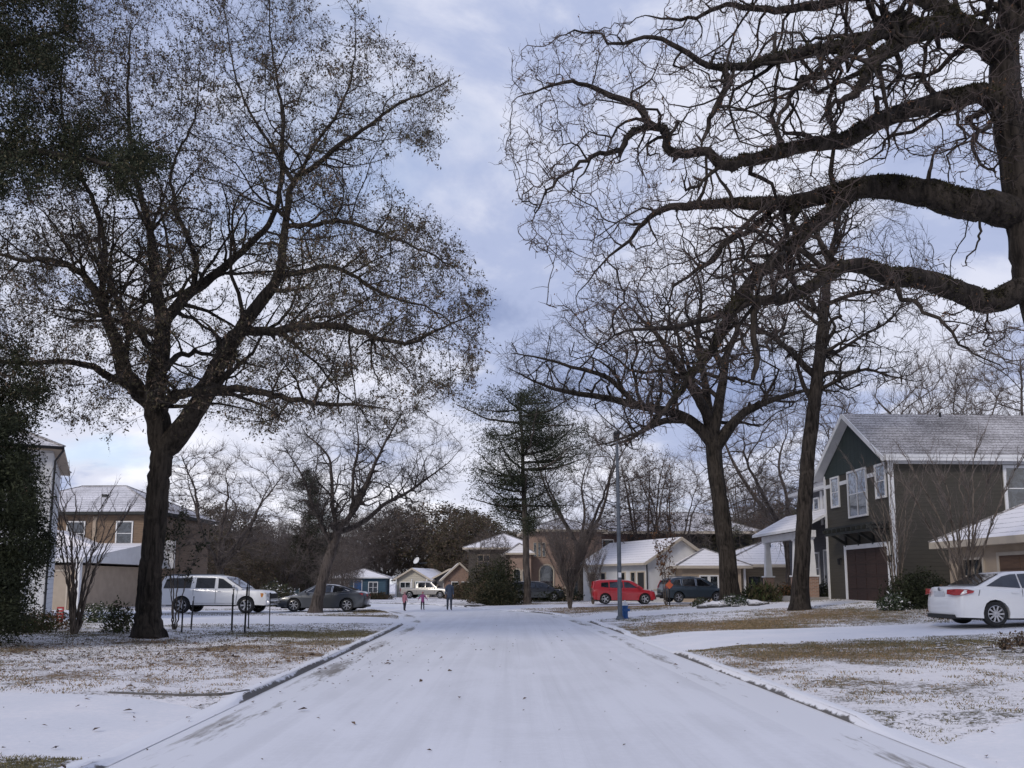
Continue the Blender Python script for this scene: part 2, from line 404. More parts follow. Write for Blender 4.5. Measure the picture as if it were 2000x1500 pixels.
# bare (snow-free) grass patches: x, y, rx, ry, strength, greenness
def blob(u, v, ru, rv, st, gr, z=.15):
    c = GP(u, v, z); e = GP(u+ru, v, z); t = GP(u, v-rv, z); return (c.x, c.y, abs(e.x-c.x), max(.5, abs(t.y-c.y)), st, gr)
BL = [blob(620, 1236, 170, 8, 1.0, .9), blob(650, 1252, 110, 8, .8, .3), blob(330, 1298, 330, 26, .46, .12), blob(480, 1264, 130, 9, .72, .15), blob(600, 1275, 90, 9, .6, .2), blob(320, 1300, 120, 14, .42, .1), blob(60, 1270, 80, 12, .55, .2),
      blob(700, 1204, 90, 3, .9, .4, .1), blob(735, 1192, 40, 5, 1.0, .3, .1), blob(30, 1485, 120, 16, 1.0, .8), blob(430, 1300, 200, 25, .30, .1), blob(160, 1240, 120, 6, .5, .5),
      blob(1420, 1215, 230, 8, 1.0, .3, .35), blob(1350, 1222, 90, 9, .9, .3, .2), blob(1640, 1200, 180, 6, .9, .35, .5), blob(1640, 1250, 340, 7, 1.0, .6, .35), blob(1500, 1268, 150, 16, .85, .35, .2),
      blob(1750, 1268, 260, 14, .75, .3, .3), blob(1450, 1290, 100, 12, .6, .3, .2), blob(1200, 1190, 130, 4, .75, .2, .2), blob(1000, 1183, 120, 3, .9, .2, .05), blob(1100, 1197, 60, 3, .6, .2, .1), blob(1250, 1186, 200, 3, .7, .2, .25),
      blob(1750, 1320, 330, 30, .30, .3, .25), blob(1100, 1178, 150, 3, .7, .2, 0), blob(300, 1252, 60, 6, .6, .2), blob(1560, 1195, 60, 5, .5, .2, .5)]
def bare(x, y):
    x = np.asarray(x, float); y = np.asarray(y, float); s = np.full(x.shape, .22); g = np.full(x.shape, .3); wsum = np.full(x.shape, .15)
    for bx, by, rx, ry, st, gr in BL:
        k = np.exp(-(((x-bx)/rx)**2+((y-by)/ry)**2)**1.1*.75)
        s = np.maximum(s, st*k); g = g+gr*k; wsum = wsum+k
    return s, g/(wsum+.0)
def sheet(name, mask, mat, zoff=0.0, zfun=gz):
    f = F2[mask]; idx, inv = np.unique(f, return_inverse=True); v = V2[idx]
    z = zfun(v[:, 0], v[:, 1])+zoff if zfun else np.full(len(v), zoff)
    me = np_mesh(name, np.c_[v, z], tris=inv.reshape(-1, 3), mats=[mat], smooth=True)
    me.flip_normals() if me.polygons[0].normal.z < 0 else None
    return me, v
# -------- materials of the ground
def lawn_material():
    m, nt, b = newmat('snowy_lawn'); v = objco(nt)
    at = nt.nodes.new('ShaderNodeAttribute'); at.attribute_name = 'bare'; ag = nt.nodes.new('ShaderNodeAttribute'); ag.attribute_name = 'green'
    n1 = noise(v, .62, 6, .65, .5, nt=nt); n2 = noise(v, 7.5, 6, .65, .4, nt=nt); n3 = noise(v, 30, 4, .7, nt=nt); n4 = noise(v, 80, 2, nt=nt)
    a = M('ADD', M('MULTIPLY', at.outputs['Fac'], .55, nt=nt), M('MULTIPLY', M('SUBTRACT', n1, .5, nt=nt), 1.45, nt=nt), nt=nt)
    a = M('ADD', a, M('MULTIPLY', M('SUBTRACT', n2, .5, nt=nt), 1.0, nt=nt), nt=nt)
    a = M('ADD', a, M('MULTIPLY', M('SUBTRACT', n3, .5, nt=nt), 1.35, nt=nt), nt=nt)
    f = ramp(a, [(.22, 0.0), (.42, 1.0)], nt)
    brown = mixc(nt, ramp(n4, [(.3, 0.0), (.7, 1.0)], nt), (.115, .074, .040), (.34, .23, .13))
    green = mixc(nt, ramp(n4, [(.3, 0.0), (.7, 1.0)], nt), (.060, .054, .026), (.20, .17, .085))
    gf = ramp(M('ADD', ag.outputs['Fac'], M('MULTIPLY', M('SUBTRACT', n2, .5, nt=nt), .9, nt=nt), nt=nt), [(.25, 0.0), (.8, 1.0)], nt)
    grass = mixc(nt, gf, brown, green)
    sn = mixc(nt, n1, tuple(x*.92 for x in SNOW), SNOW)
    nt.links.new(mixc(nt, f, sn, grass), b.inputs['Base Color']); b.inputs['Roughness'].default_value = .85; b.inputs['Specular IOR Level'].default_value = .25
    bump(nt, b, M('ADD', M('MULTIPLY', f, -.5, nt=nt), n2, nt=nt), .05, .8)
    return m
def road_material():
    m, nt, b = newmat('snowy_road'); v = objco(nt)
    st = noise(objco(nt, (2.6, .06, 1)), 1.0, 5, .6, nt=nt); fine = noise(v, 11, 6, .6, nt=nt); big_ = noise(v, .25, 3, nt=nt)
    pw = noise(objco(nt, (.5, .22, 1)), 1.2, 6, .6, 1.2, nt=nt)
    f = M('ADD', M('ADD', M('MULTIPLY', st, .42, nt=nt), M('MULTIPLY', fine, .14, nt=nt), nt=nt), M('ADD', M('MULTIPLY', big_, .2, nt=nt), M('MULTIPLY', pw, .3, nt=nt), nt=nt), nt=nt)
    c = ramp(f, [(.30, (.46, .46, .49)), (.44, (.66, .66, .69)), (.60, (.75, .75, .785)), (.8, (.82, .82, .85))], nt)
    rut = ramp(noise(objco(nt, (7.5, .035, 1)), 1.0, 4, .7, nt=nt), [(.54, 0.0), (.62, .36), (.66, .06), (.74, .34)], nt)
    rm_ = ramp(noise(objco(nt, (.55, .02, 1), (3.3, 0, 0)), 1.0, 2, nt=nt), [(.44, 0.0), (.58, 1.0)], nt)
    c = mixc(nt, M('MULTIPLY', M('MULTIPLY', rut, rm_, nt=nt), ramp(fine, [(.35, .3), (.6, 1.0)], nt), nt=nt), c, (.53, .525, .55))
    sp = ramp(noise(v, 55, 3, .7, nt=nt), [(.26, .55), (.36, 0.0)], nt)
    c = mixc(nt, sp, c, (.42, .42, .45))
    nt.links.new(c, b.inputs['Base Color']); b.inputs['Roughness'].default_value = .62; b.inputs['Specular IOR Level'].default_value = .4
    bump(nt, b, f, .03, .5)
    return m
def drive_material():
    m, nt, b = newmat('snowy_driveway'); v = objco(nt)
    f = M('ADD', M('MULTIPLY', noise(v, .8, 6, nt=nt), .6, nt=nt), M('MULTIPLY', noise(v, 14, 4, nt=nt), .4, nt=nt), nt=nt)
    c = ramp(f, [(.28, (.54, .54, .56)), (.42, (.74, .74, .77)), (.7, SNOW)], nt)
    nt.links.new(c, b.inputs['Base Color']); b.inputs['Roughness'].default_value = .7; bump(nt, b, f, .02, .5)
    return m
def kerb_material(name, bias):
    """wet concrete with snow lying on the flat top and blown over it in places"""
    m, nt, b = newmat(name); v = objco(nt)
    conc = mixc(nt, noise(v, 9, 5, nt=nt), (.060, .055, .051), (.15, .138, .128))
    g = nt.nodes.new('ShaderNodeNewGeometry'); s = nt.nodes.new('ShaderNodeSeparateXYZ'); nt.links.new(g.outputs['Normal'], s.inputs[0])
    n = M('ADD', M('MULTIPLY', noise(objco(nt, (1, .35, 1)), 1.0, 4, .6, nt=nt), .65, nt=nt), M('MULTIPLY', noise(v, 6, 5, .6, nt=nt), .35, nt=nt), nt=nt)
    at = nt.nodes.new('ShaderNodeAttribute'); at.attribute_name = 'across'
    thr = M('ADD', M('ADD', n, M('MULTIPLY', at.outputs['Fac'], .55, nt=nt), nt=nt), bias, nt=nt)
    f = ramp(thr, [(.66, 0.0), (.74, 1.0)], nt)
    nt.links.new(mixc(nt, f, conc, (.77, .77, .80)), b.inputs['Base Color']); b.inputs['Roughness'].default_value = .7
    bump(nt, b, n, .03, .6)
    return m
def gutter_material(name, lo):
    """meltwater and grit in the gutter, snow elsewhere"""
    m, nt, b = newmat(name); v = objco(nt)
    at = nt.nodes.new('ShaderNodeAttribute'); at.attribute_name = 'across'
    n = M('ADD', M('MULTIPLY', noise(objco(nt, (1.2, .22, 1)), 1.0, 5, .6, .3, nt=nt), .7, nt=nt), M('MULTIPLY', noise(objco(nt, (9, 1.2, 1)), 1.6, 5, .65, nt=nt), .30, nt=nt), nt=nt)
    k = ramp(at.outputs['Fac'], [(0.0, 0.0), (0.22, .8), (0.6, 1.0), (.82, .6), (1.0, 0.0)], nt)
    f = ramp(M('MULTIPLY', n, M('ADD', .55, M('MULTIPLY', k, .5, nt=nt), nt=nt), nt=nt), [(lo, 0.0), (lo+.12, 1.0)], nt)
    f = M('MULTIPLY', f, k, nt=nt)
    grit = mixc(nt, noise(v, 22, 4, nt=nt), (.12, .105, .09), (.30, .27, .24))
    nt.links.new(mixc(nt, f, (.73, .73, .76), grit), b.inputs['Base Color']); b.inputs['Roughness'].default_value = .6
    return m
lawn_m, road_m, drive_m, kerb_m, gutter_m = lawn_material(), road_material(), drive_material(), {'L': kerb_material('kerb_concrete', .04), 'R': kerb_material('kerb_concrete_snowier', .10)}, {'L': gutter_material('gutter', .475), 'R': gutter_material('gutter_snowier', .50)}
me, v = sheet('ground', is_lawn, lawn_m)
bb, gg = bare(v[:, 0], v[:, 1])
a = me.attributes.new('bare', 'FLOAT', 'POINT'); a.data.foreach_set('value', bb.astype(np.float32))
a = me.attributes.new('green', 'FLOAT', 'POINT'); a.data.foreach_set('value', np.clip(gg, 0, 1).astype(np.float32))
tag(link('ground', me), 'snow dusted lawns with brown and olive grass showing through', kind='structure')
me, v = sheet('road', is_road, road_m, 0.0, lambda x, y: -.45*sm((y-62)/60)*0+(-.33*sm((y-62)/45)))
tag(link('road', me), 'snow covered residential street bending away', kind='structure')
me, v = sheet('driveway', is_drv, drive_m, 0.0)
tag(link('driveway', me), 'snow covered concrete driveways', kind='structure')
# kerbs and gutters
def strip(pl, side, offs, name, mat, zf, across=False, smooth=True):
    t = np.gradient(pl, axis=0); t /= np.hypot(*t.T)[:, None]; nrm = np.c_[-t[:, 1], t[:, 0]]*(1 if side == 'L' else -1)
    V = []; k = len(offs)
    for j, o in enumerate(offs):
        p = pl+nrm*o; V.append(np.c_[p, zf(j, o, pl, p)])
    V = np.stack(V, 1).reshape(-1, 3); n = len(pl)
    i = np.arange(n-1)[:, None]*k+np.arange(k-1)[None]
    q = np.stack([i, i+1, i+k+1, i+k], -1).reshape(-1, 4)
    me = np_mesh(name, V, quads=q, mats=[mat], smooth=smooth)
    if me.polygons[0].normal.z < -.01 or (sum(p.normal.z for p in me.polygons[:60]) < 0): me.flip_normals()
    if across:
        a = me.attributes.new('across', 'FLOAT', 'POINT'); mo = np.zeros(n)
        for sd_, a_, b_ in MOUTH:
            if sd_ == side: mo = np.maximum(mo, sm((pl[:, 1]-a_+.2)/.6)*sm((b_+.2-pl[:, 1])/.6))
        a.data.foreach_set('value', (np.tile(np.linspace(0, 1, k), n)+(np.repeat(mo, k)*1.0 if name == 'kerb' else 0)).astype(np.float32))
    return me
for side, pl in (('L', KLd), ('R', KRd)):
    sg = -1 if side == 'L' else 1
    wob = (fbm(pl[:, 1]*.7, pl[:, 0]*0, 7)-.5)*.02
    def top(p): return gz(p[:, 0]+sg*.30, p[:, 1])
    def kz(j, o, pl_, p):
        h = gz(pl_[:, 0]+sg*.30, pl_[:, 1]); base = -.33*sm((pl_[:, 1]-62)/45)
        hh = (h-base)*.94
        prof = [0.0, .30, .75, .95, 1.0, 1.0, .7][j]
        return base+hh*prof+.012+wob*min(1, j)
    me = strip(pl, side, [-.06, -.03, .0, .02, .05, .13, .22], 'kerb', kerb_m[side], kz, True, False)
    tag(link('kerb', me), 'low concrete kerb edged with snow', kind='structure')
    def gz_(j, o, pl_, p): return -.33*sm((pl_[:, 1]-62)/45)+(.005 if j < 6 else -.006)+0*p[:, 0]
    me = strip(pl, side, list(np.linspace(-.05, -.95, 7)), 'gutter', gutter_m[side], gz_, True)
    tag(link('gutter', me), 'snowy gutter with streaks of grit and meltwater', kind='structure')

rk = MB(); pr_ = [(-3.74, 12.25), (-3.80, 12.02), (-4.0, 11.84), (-4.4, 11.74), (-4.95, 11.74), (-5.5, 11.80)]
for (xa_, ya_), (xb_, yb_) in zip(pr_[:-1], pr_[1:]): rk.bar((xa_, ya_, gz1(xa_, ya_)-.005), (xb_, yb_, gz1(xb_, yb_)-.005), .06, .05)
tag(rk.build('kerb', kerb_m['L']), 'short kerb return at the near left driveway', kind='structure')
# -------- grass blades poking through the snow
rng = np.random.default_rng(11)
def scatter_grass():
    n = 1500000; 
    y = 5+ (rng.random(n)**1.6)*45; x = (rng.random(n)*2-1)*(y*.64+1.5)
    ok = ~inpoly(x, y, road_poly)
    for dd in polys: ok &= ~inpoly(x, y, dd)
    dl = klx(y)-x; dr = x-krx(y); ok &= (dl > .22) | (dr > .22)
    x, y = x[ok], y[ok]; s, g = bare(x, y)
    cl = fbm(x*3.1, y*3.1, 3, 3); c2 = fbm(x*.6, y*.6, 9, 3)
    p = np.clip((s*.9+(cl-.5)*1.5+(c2-.5)*.9)-.03, 0, 1)*np.clip(.45+.03*y, 0, 1)
    k = rng.random(len(x)) < p*.62
    x, y, g = x[k], y[k], g[k]
    if len(x) > 260000: x, y, g = x[:260000], y[:260000], g[:260000]
    n = len(x); h = rng.uniform(.010, .030, n)*(1+y*.016); wd = rng.uniform(.003, .006, n)*(1+y*.05); a = rng.random(n)*2*np.pi; ln = rng.uniform(.2, 1.1, n)*h
    b2 = rng.random(n)*2*np.pi; z = gz(x, y)
    B = np.c_[x, y, z]; e = np.c_[np.cos(a)*wd, np.sin(a)*wd, 0*a]; T = B+np.c_[np.cos(b2)*ln, np.sin(b2)*ln, h]
    V = np.stack([B-e, B+e, T], 1).reshape(-1, 3); t = np.arange(n*3).reshape(-1, 3)
    gm = (np.clip(g, 0, 1)+rng.normal(0, .2, n) > .55).astype(int)
    return np_mesh('grass', V, tris=t, mats=[simple('dry_grass', (.26, .18, .10), .9, .5, 9), simple('olive_grass', (.14, .12, .055), .9, .45, 9)], tm=gm)
tag(link('grass', scatter_grass()), 'dry brown and olive grass blades poking through thin snow', 'grass', kind='stuff')
# -------- fallen leaves on the snow
def scatter_leaves():
    rg = np.random.default_rng(3)
    def set_(n, f): return f(n)
    xs, ys = [], []
    y = 3.5+(rg.random(240)**1.5)*30; x = (rg.random(240)*2-1)*7.5
    xs.append(x); ys.append(y)
    y = 4+rg.random(110)*8; x = -3.4-rg.random(110)*6; xs.append(x); ys.append(y)
    # litter under the big left oak and among rocks
    y = 14+rg.random(900)*9; x = -5-rg.random(900)*9; xs.append(x); ys.append(y)
    y = 18.5+rg.normal(0, 2.6, 2600); x = -8.0+rg.normal(0, 2.6, 2600); xs.append(x); ys.append(y)
    x = np.concatenate(xs); y = np.concatenate(ys)
    onroad = inpoly(x, y, road_poly); z = np.where(onroad, .006, gz(x, y)+.012)
    n = len(x); s = rg.uniform(.010, .03, n)*(1+rg.random(n)**3*1.6); s[-3500:] *= .95; a = rg.random(n)*2*np.pi
    u = np.c_[np.cos(a), np.sin(a), rg.normal(0, .25, n)]; v = np.c_[-np.sin(a), np.cos(a), rg.normal(0, .35, n)]
    c = np.c_[x, y, z+s*.3]; lift = np.c_[0*x, 0*x, s*.35]
    V = np.stack([c-u*s[:, None], c-v*s[:, None]*.45+lift, c+u*s[:, None], c+v*s[:, None]*.5+lift*.6], 1).reshape(-1, 3)
    V[:, 2] = np.maximum(V[:, 2], np.repeat(z, 4)+.002)
    return np_mesh('fallen_leaves', V, quads=np.arange(n*4).reshape(-1, 4), mats=[simple('dead_leaf', (.10, .060, .036), .8, .6, 20)])
tag(link('fallen_leaves', scatter_leaves()), 'scattered dead oak leaves lying on snow', 'leaves', kind='stuff')
# ================================================================== HOUSES
sid_olive = siding('siding_olive', (.050, .044, .033), .17); sid_green = siding('siding_dark_green', (.022, .034, .032), .4, vert=True); sid_white = siding('siding_white', (.60, .61, .62), .2, .05)
sid_beige = siding('siding_beige', (.27, .225, .165), .2); sid_cedar = siding('siding_cedar', (.185, .125, .080), .16, .25); sid_blue = siding('siding_blue', (.04, .085, .12), .25)
sid_grey = siding('siding_grey', (.10, .10, .11), .2); sid_cream = siding('siding_cream', (.47, .44, .37), .22, .06); sid_dark = siding('siding_charcoal', (.020, .020, .021), .25)
stucco_pink = simple('stucco_tan', (.33, .235, .19), .9, .1, 2, bmp=.01); stucco_beige = simple('stucco_beige', (.40, .32, .24), .9, .08, 2, bmp=.01)
stucco_white = simple('stucco_white', (.60, .60, .60), .85, .06, 1.5, bmp=.01)
brick_tan = brickmat('brick_tan', (.30, .17, .11), (.20, .11, .075)); brick_red = brickmat('brick_red', (.16, .075, .055), (.11, .05, .04))
roof_thin = roofmat('roof_thin_snow', (.115, .105, .10), .58, .16); roof_mid = roofmat('roof_patchy_snow', (.13, .12, .12), .72, .16); roof_snow = roofmat('roof_snow', (.14, .13, .14), .92, .2)
door_wood = siding('door_dark_wood', (.030, .014, .010), .55, .3); door_brown = siding('door_brown', (.12, .07, .045), .5, .2)
door_grey = simple('door_grey', (.22, .23, .25), .6, .1, 3); blue_paint = simple('blue_paint', (.03, .09, .22), .6, .15, 3)
dark_beam = simple('dark_beam', (.018, .020, .018), .7, .2, 5)
def wall_box(root, x0, x1, y0, y1, z0, z1, mat, name='wall', gable=None):
    """gable: (axis, rise) adds the gable triangles to the same wall mesh"""
    m = MB()
    if gable is None: m.box(x0, x1, y0, y1, z0, z1)
    elif gable[0] == 'x': m.prism([(y0, z0), (y1, z0), (y1, z1), ((y0+y1)/2, z1+gable[1]), (y0, z1)], 'x', x0, x1)
    else: m.prism([(x0, z0), (x1, z0), (x1, z1), ((x0+x1)/2, z1+gable[1]), (x0, z1)], 'y', y0, y1)
    return m.build(name, mat, root)
def roof_gable(root, x0, x1, y0, y1, z, rise, axis, mat, trim, ov=.4, og=.4, th=.14, name='roof'):
    """axis: direction of the ridge. z: height of the wall top"""
    if axis == 'x': a0, a1, b0, b1 = y0, y1, x0-og, x1+og
    else: a0, a1, b0, b1 = x0, x1, y0-og, y1+og
    h = (a1-a0)/2; c = (a0+a1)/2; sl = rise/h; e0, e1 = a0-ov, a1+ov; ze = z-sl*ov
    top = [(e0, ze+th), (c, z+rise+th), (e1, ze+th)]; bot = [(e1, ze), (c, z+rise+.002), (e0, ze)]
    m = MB(); pts = top+bot
    def mk(p, t): return (t, p[0], p[1]) if axis == 'x' else (p[0], t, p[1])
    v = [mk(p, b0) for p in pts]+[mk(p, b1) for p in pts]
    m.mat(0).poly(v, [(0, 1, 7, 6), (1, 2, 8, 7)]); m.mat(1).poly(v, [(2, 3, 9, 8), (3, 4, 10, 9), (4, 5, 11, 10), (5, 0, 6, 11), (0, 5, 4, 1), (1, 4, 3, 2), (6, 7, 10, 11), (7, 8, 9, 10)])
    o = m.build(name, [mat, trim], root)
    # barge boards and fascia
    t = MB()
    for tt, sgn in ((b0, -1), (b1, 1)):
        for (p, q) in ((top[0], top[1]), (top[2], top[1])):
            A = mk((p[0], p[1]-.10), tt+sgn*.02); B = mk((q[0], q[1]-.10), tt+sgn*.02); t.bar(A, B, .05, .20, up=(0, 0, 1))
    for p in (top[0], top[2]):
        s = -1 if p[0] < c else 1
        t.bar(mk((p[0]+s*.035, p[1]-.07), b0), mk((p[0]+s*.035, p[1]-.07), b1), .06, .16)
    t.build('fascia', trim, o); return o
def roof_hip(root, x0, x1, y0, y1, z, rise, mat, trim, ov=.45, th=.16, name='roof', hipl=True, hipr=True):
    x0 -= ov; x1 += ov; y0 -= ov; y1 += ov; w, d = x1-x0, y1-y0
    if w >= d: q = d/2; A = (x0+(q if hipl else 0), (y0+y1)/2, z+th+rise); B = (x1-(q if hipr else 0), (y0+y1)/2, z+th+rise)
    else: q = w/2; A = ((x0+x1)/2, y0+q, z+th+rise); B = ((x0+x1)/2, y1-q, z+th+rise)
    b = [(x0, y0, z), (x1, y0, z), (x1, y1, z), (x0, y1, z)]; t = [(x, y, z+th) for x, y, _ in b]; v = b+t+[A, B]
    m = MB()
    if w >= d: f = [(4, 5, 9, 8), (5, 6, 9), (6, 7, 8, 9), (7, 4, 8)]
    else: f = [(4, 5, 8), (5, 6, 9, 8), (6, 7, 9), (7, 4, 8, 9)]
    m.mat(0).poly(v, f); m.mat(1).poly(v, [(0, 1, 5, 4), (1, 2, 6, 5), (2, 3, 7, 6), (3, 0, 4, 7), (3, 2, 1, 0)])
    o = m.build(name, [mat, trim], root)
    t = MB()
    for p in (4, 5, 6, 7):
        e = A if (Vector(v[p])-Vector(A)).length < (Vector(v[p])-Vector(B)).length else B; t.bar(Vector(v[p])+Vector((0, 0, .02)), Vector(e)+Vector((0, 0, .02)), .16, .05)
    t.bar(Vector(A)+Vector((0, 0, .02)), Vector(B)+Vector((0, 0, .02)), .18, .05)
    t.build('ridge_cap', MATS['roof_thin_snow'], o); return o
def window(root, face, c, a, b, z0, z1, frame=None, pane=None, name='window', mull=1, cross=True, fw=.09, depth=.06):
    """face: '-x','+x','-y','+y' wall at coordinate c; a..b along the wall"""
    frame = frame or white_trim; pane = pane or pane_m; m = MB(); s = -1 if face[0] == '-' else 1; ax = face[1]
    def bx(mm, u0, u1, w0, w1, d0, d1):
        lo, hi = c+s*d0, c+s*d1
        if ax == 'x': mm.box(min(lo, hi), max(lo, hi), u0, u1, w0, w1)
        else: mm.box(u0, u1, min(lo, hi), max(lo, hi), w0, w1)
    bx(m, a-fw, a, z0-fw, z1+fw, -.02, depth); bx(m, b, b+fw, z0-fw, z1+fw, -.02, depth)
    bx(m, a, b, z1, z1+fw, -.02, depth+.012); bx(m, a, b, z0-fw, z0, -.02, depth+.03)
    for k in range(1, mull+1): u = a+(b-a)*k/(mull+1); bx(m, u-.03, u+.03, z0, z1, -.01, depth-.012)
    if cross:
        zc = (z0+z1)/2
        for k in range(mull+1):
            u0 = a+(b-a)*k/(mull+1)+(.03 if k else 0); u1 = a+(b-a)*(k+1)/(mull+1)-(.03 if k < mull else 0); bx(m, u0, u1, zc-.022, zc+.022, -.01, depth-.02)
    o = m.build(name, frame, root); p = MB(); bx(p, a+.001, b-.001, z0+.001, z1-.001, .003, .016); p.build('pane', pane, o); return o
def door(root, face, c, a, b, z0, z1, mat, frame=None, handle=True, name='door', fw=.09, panels=0):
    frame = frame or white_trim; s = -1 if face[0] == '-' else 1; ax = face[1]
    def bx(mm, u0, u1, w0, w1, d0, d1):
        lo, hi = c+s*d0, c+s*d1
        if ax == 'x': mm.box(min(lo, hi), max(lo, hi), u0, u1, w0, w1)
        else: mm.box(u0, u1, min(lo, hi), max(lo, hi), w0, w1)
    m = MB(); bx(m, a, b, z0, z1, -.01, .025)
    for k in range(panels): 
        h = (z1-z0)/panels; n = max(1, int((b-a)/1.0))
        for j in range(n): w_ = (b-a)/n; bx(m, a+j*w_+.08, a+(j+1)*w_-.08, z0+k*h+.07, z0+(k+1)*h-.07, .025, .04)
    o = m.build(name, mat, root); f = MB(); bx(f, a-fw, a, z0, z1+fw, -.01, .06); bx(f, b, b+fw, z0, z1+fw, -.01, .06); bx(f, a, b, z1, z1+fw, -.01, .065); f.build('frame', frame, o)
    if handle: h = MB(); bx(h, b-.14, b-.09, z0+.95, z0+1.1, .025, .08); h.build('handle', dark_metal, o)
    return o

def green_house():
    z = gz1(16, 37)-.02; root = empty('green_house', (16.25, 36.0, z), R(2.6), 'dark olive and green two storey house with a steep gable over its brown garage door', 'house')
    wall_box(root, 0, 14, 0, 6.8, -1, 6.3, sid_olive, gable=('x', 2.35))
    g = MB(); g.prism([(.05, 6.05), (6.75, 6.05), (6.75, 6.27), (3.4, 8.55), (.05, 6.27)], 'x', -.03, .05); g.build('gable', sid_green, root)
    roof_gable(root, 0, 14, 0, 6.8, 6.3, 2.35, 'x', roof_thin, white_trim, .42, .45)
    t = MB()
    t.box(-.05, .0, -.04, .14, -.2, 6.2).box(-.05, .12, -.05, -.0, -.2, 6.12)            # corner boards
    t.box(-.045, .0, 6.66, 6.84, -.2, 6.2)
    for a, b in ((.14, .30), (1.42, 2.08), (4.22, 4.98), (6.12, 6.66)): t.box(-.045, 0, a, b, 5.55, 5.73)
    t.bar((-.45, -.46, 6.2), (14.4, -.46, 6.2), .10, .12)                                     # eave gutter
    t.box(.0, 13.9, -.04, .0, 5.92, 6.2)
    t.tube([(-.12, -.10, 6.0), (-.1, -.12, 3.2), (-.06, -.12, 0.1)], .05, 6)                 # downpipe
    t.build('trim', white_trim, root)
    door(root, '-x', 0, .55, 4.6, -.12, 2.40, door_wood, handle=False, name='garage_door', fw=.20, panels=4)
    wm_ = window(root, '-x', 0, 2.25, 4.05, 3.95, 6.0, pane=pane_painted_sky, mull=1); lp = MB(); lp.box(-.022, -.017, 2.26, 4.04, 3.96, 4.96); lp.build('lower_pane_no_sky', pane_m, wm_); window(root, '-x', 0, .45, 1.25, 4.6, 5.95, pane=pane_painted_sky, mull=0); window(root, '-x', 0, 5.15, 5.95, 4.6, 5.95, pane=pane_painted_sky, mull=0)  # dark sheet on the middle window's lower half, below the painted sky reflection
    window(root, '-y', 0, 5.1, 6.6, 4.0, 5.75, mull=0, fw=.13)
    a = MB()                                                                                 # dark bracketed awning over the garage
    a.box(-.85, 0, .2, 5.0, 3.35, 3.45)
    for k in range(10): yy = .3+k*.51; a.box(-1.0, -.0, yy, yy+.10, 3.18, 3.345)
    for yy in (.45, 1.8, 3.2, 4.6): a.bar((-.8, yy, 3.15), (-.02, yy, 2.66), .09, .11); a.box(-.07, 0, yy-.07, yy+.07, 2.55, 3.17)
    a.box(-.9, -.78, .25, 4.95, 3.05, 3.17); a.build('awning', dark_beam, root)
    for yy in (.12, 5.15):
        l = MB(); l.box(-.14, -.0, yy, yy+.1, 1.95, 2.02).lathe([(.02, 2.0), (.08, 2.0), (.06, 1.72), (.02, 1.70)], 6, (-.16, yy+.05, 0)); l.build('wall_lantern', dark_metal, root)
    # left wing, set back, with its own low roof and windows
    wall_box(root, .75, 10, 6.8, 12.4, -1, 5.75, sid_grey); 
    r2 = roof_hip(root, .75, 10, 6.95, 12.4, 5.75, 1.5, roof_thin, white_trim, .4)
    window(root, '-x', .75, 7.5, 8.6, 4.25, 5.35, pane=pane_painted_sky, mull=1); window(root, '-x', .75, 9.4, 10.7, 4.25, 5.35, pane=pane_painted_sky, mull=1)
    for ya, yb in ((6.84, 7.1), (8.85, 9.15), (11.0, 12.4)): t = MB(); t.box(.70, .75, ya, yb, 3.9, 5.72); t.build('corner_board', white_trim, root)
    # porch
    p = MB(); p.box(-.9, .72, 6.9, 14.0, -.9, .12); p.build('porch_floor', simple('porch_concrete', (.25, .24, .23), .8, .1, 3, snow=dict(amt=.9)), root)
    for yy in (7.25, 9.2, 13.6):
        c = MB(); c.mat(1).box(-.95, -.45, yy-.25, yy+.25, .12, 1.15).mat(0).box(-1.0, -.40, yy-.30, yy+.30, 1.15, 1.23)
        w0, w1 = .19, .12; v = [(-.7+sx*w, yy+sy*w, zz) for w, zz in ((w0, 1.23), (w1, 3.05)) for sx, sy in ((-1, -1), (1, -1), (1, 1), (-1, 1))]
        c.poly(v, [(0, 1, 5, 4), (1, 2, 6, 5), (2, 3, 7, 6), (3, 0, 4, 7)]).box(-.87, -.53, yy-.17, yy+.17, 3.05, 3.15); c.build('porch_column', [white_trim, brick_tan], root)
    b = MB(); b.box(-.9, -.5, 6.95, 13.95, 3.15, 3.5); b.build('porch_beam', white_trim, root)
    pr = MB(); pr.mat(0).poly([(-1.35, 6.75, 3.62), (-1.35, 14.3, 3.62), (.74, 14.3, 4.75), (.74, 6.75, 4.75)], [(0, 3, 2, 1)])
    pr.mat(1).poly([(-1.35, 6.75, 3.48), (-1.35, 14.3, 3.48), (.74, 14.3, 4.6), (.74, 6.75, 4.6), (-1.35, 6.75, 3.618), (-1.35, 14.3, 3.618), (.74, 14.3, 4.748), (.74, 6.75, 4.748)], [(0, 1, 2, 3), (0, 4, 5, 1), (1, 5, 6, 2), (3, 7, 4, 0)]); pr.build('porch_roof', [roof_snow, white_trim], root)
    wall_box(root, .76, 9, 12.4, 14.0, -1, 4.4, sid_grey, 'side_wall')
    door(root, '-x', .75, 8.0, 8.95, .12, 2.5, door_grey); window(root, '-x', .75, 9.7, 11.3, .8, 2.4, mull=1)
    v = MB(); v.tube([(11.3, 3.1, 8.3), (11.3, 3.1, 9.1), (11.3, 3.1, 9.11), (11.3, 3.1, 9.2)], [.07, .07, .11, .11], 8); v.build('roof_vent', dark_metal, root); v = MB(); v.tube([(4.2, 3.2, 8.4), (4.2, 3.2, 8.85)], .06, 8); v.build('roof_vent', dark_metal, root)
    pv = MB(); pv.box(.74, .80, 7.25, 7.35, 2.2, 2.3); pv.build('porch_light', white_trim, root)
green_house()

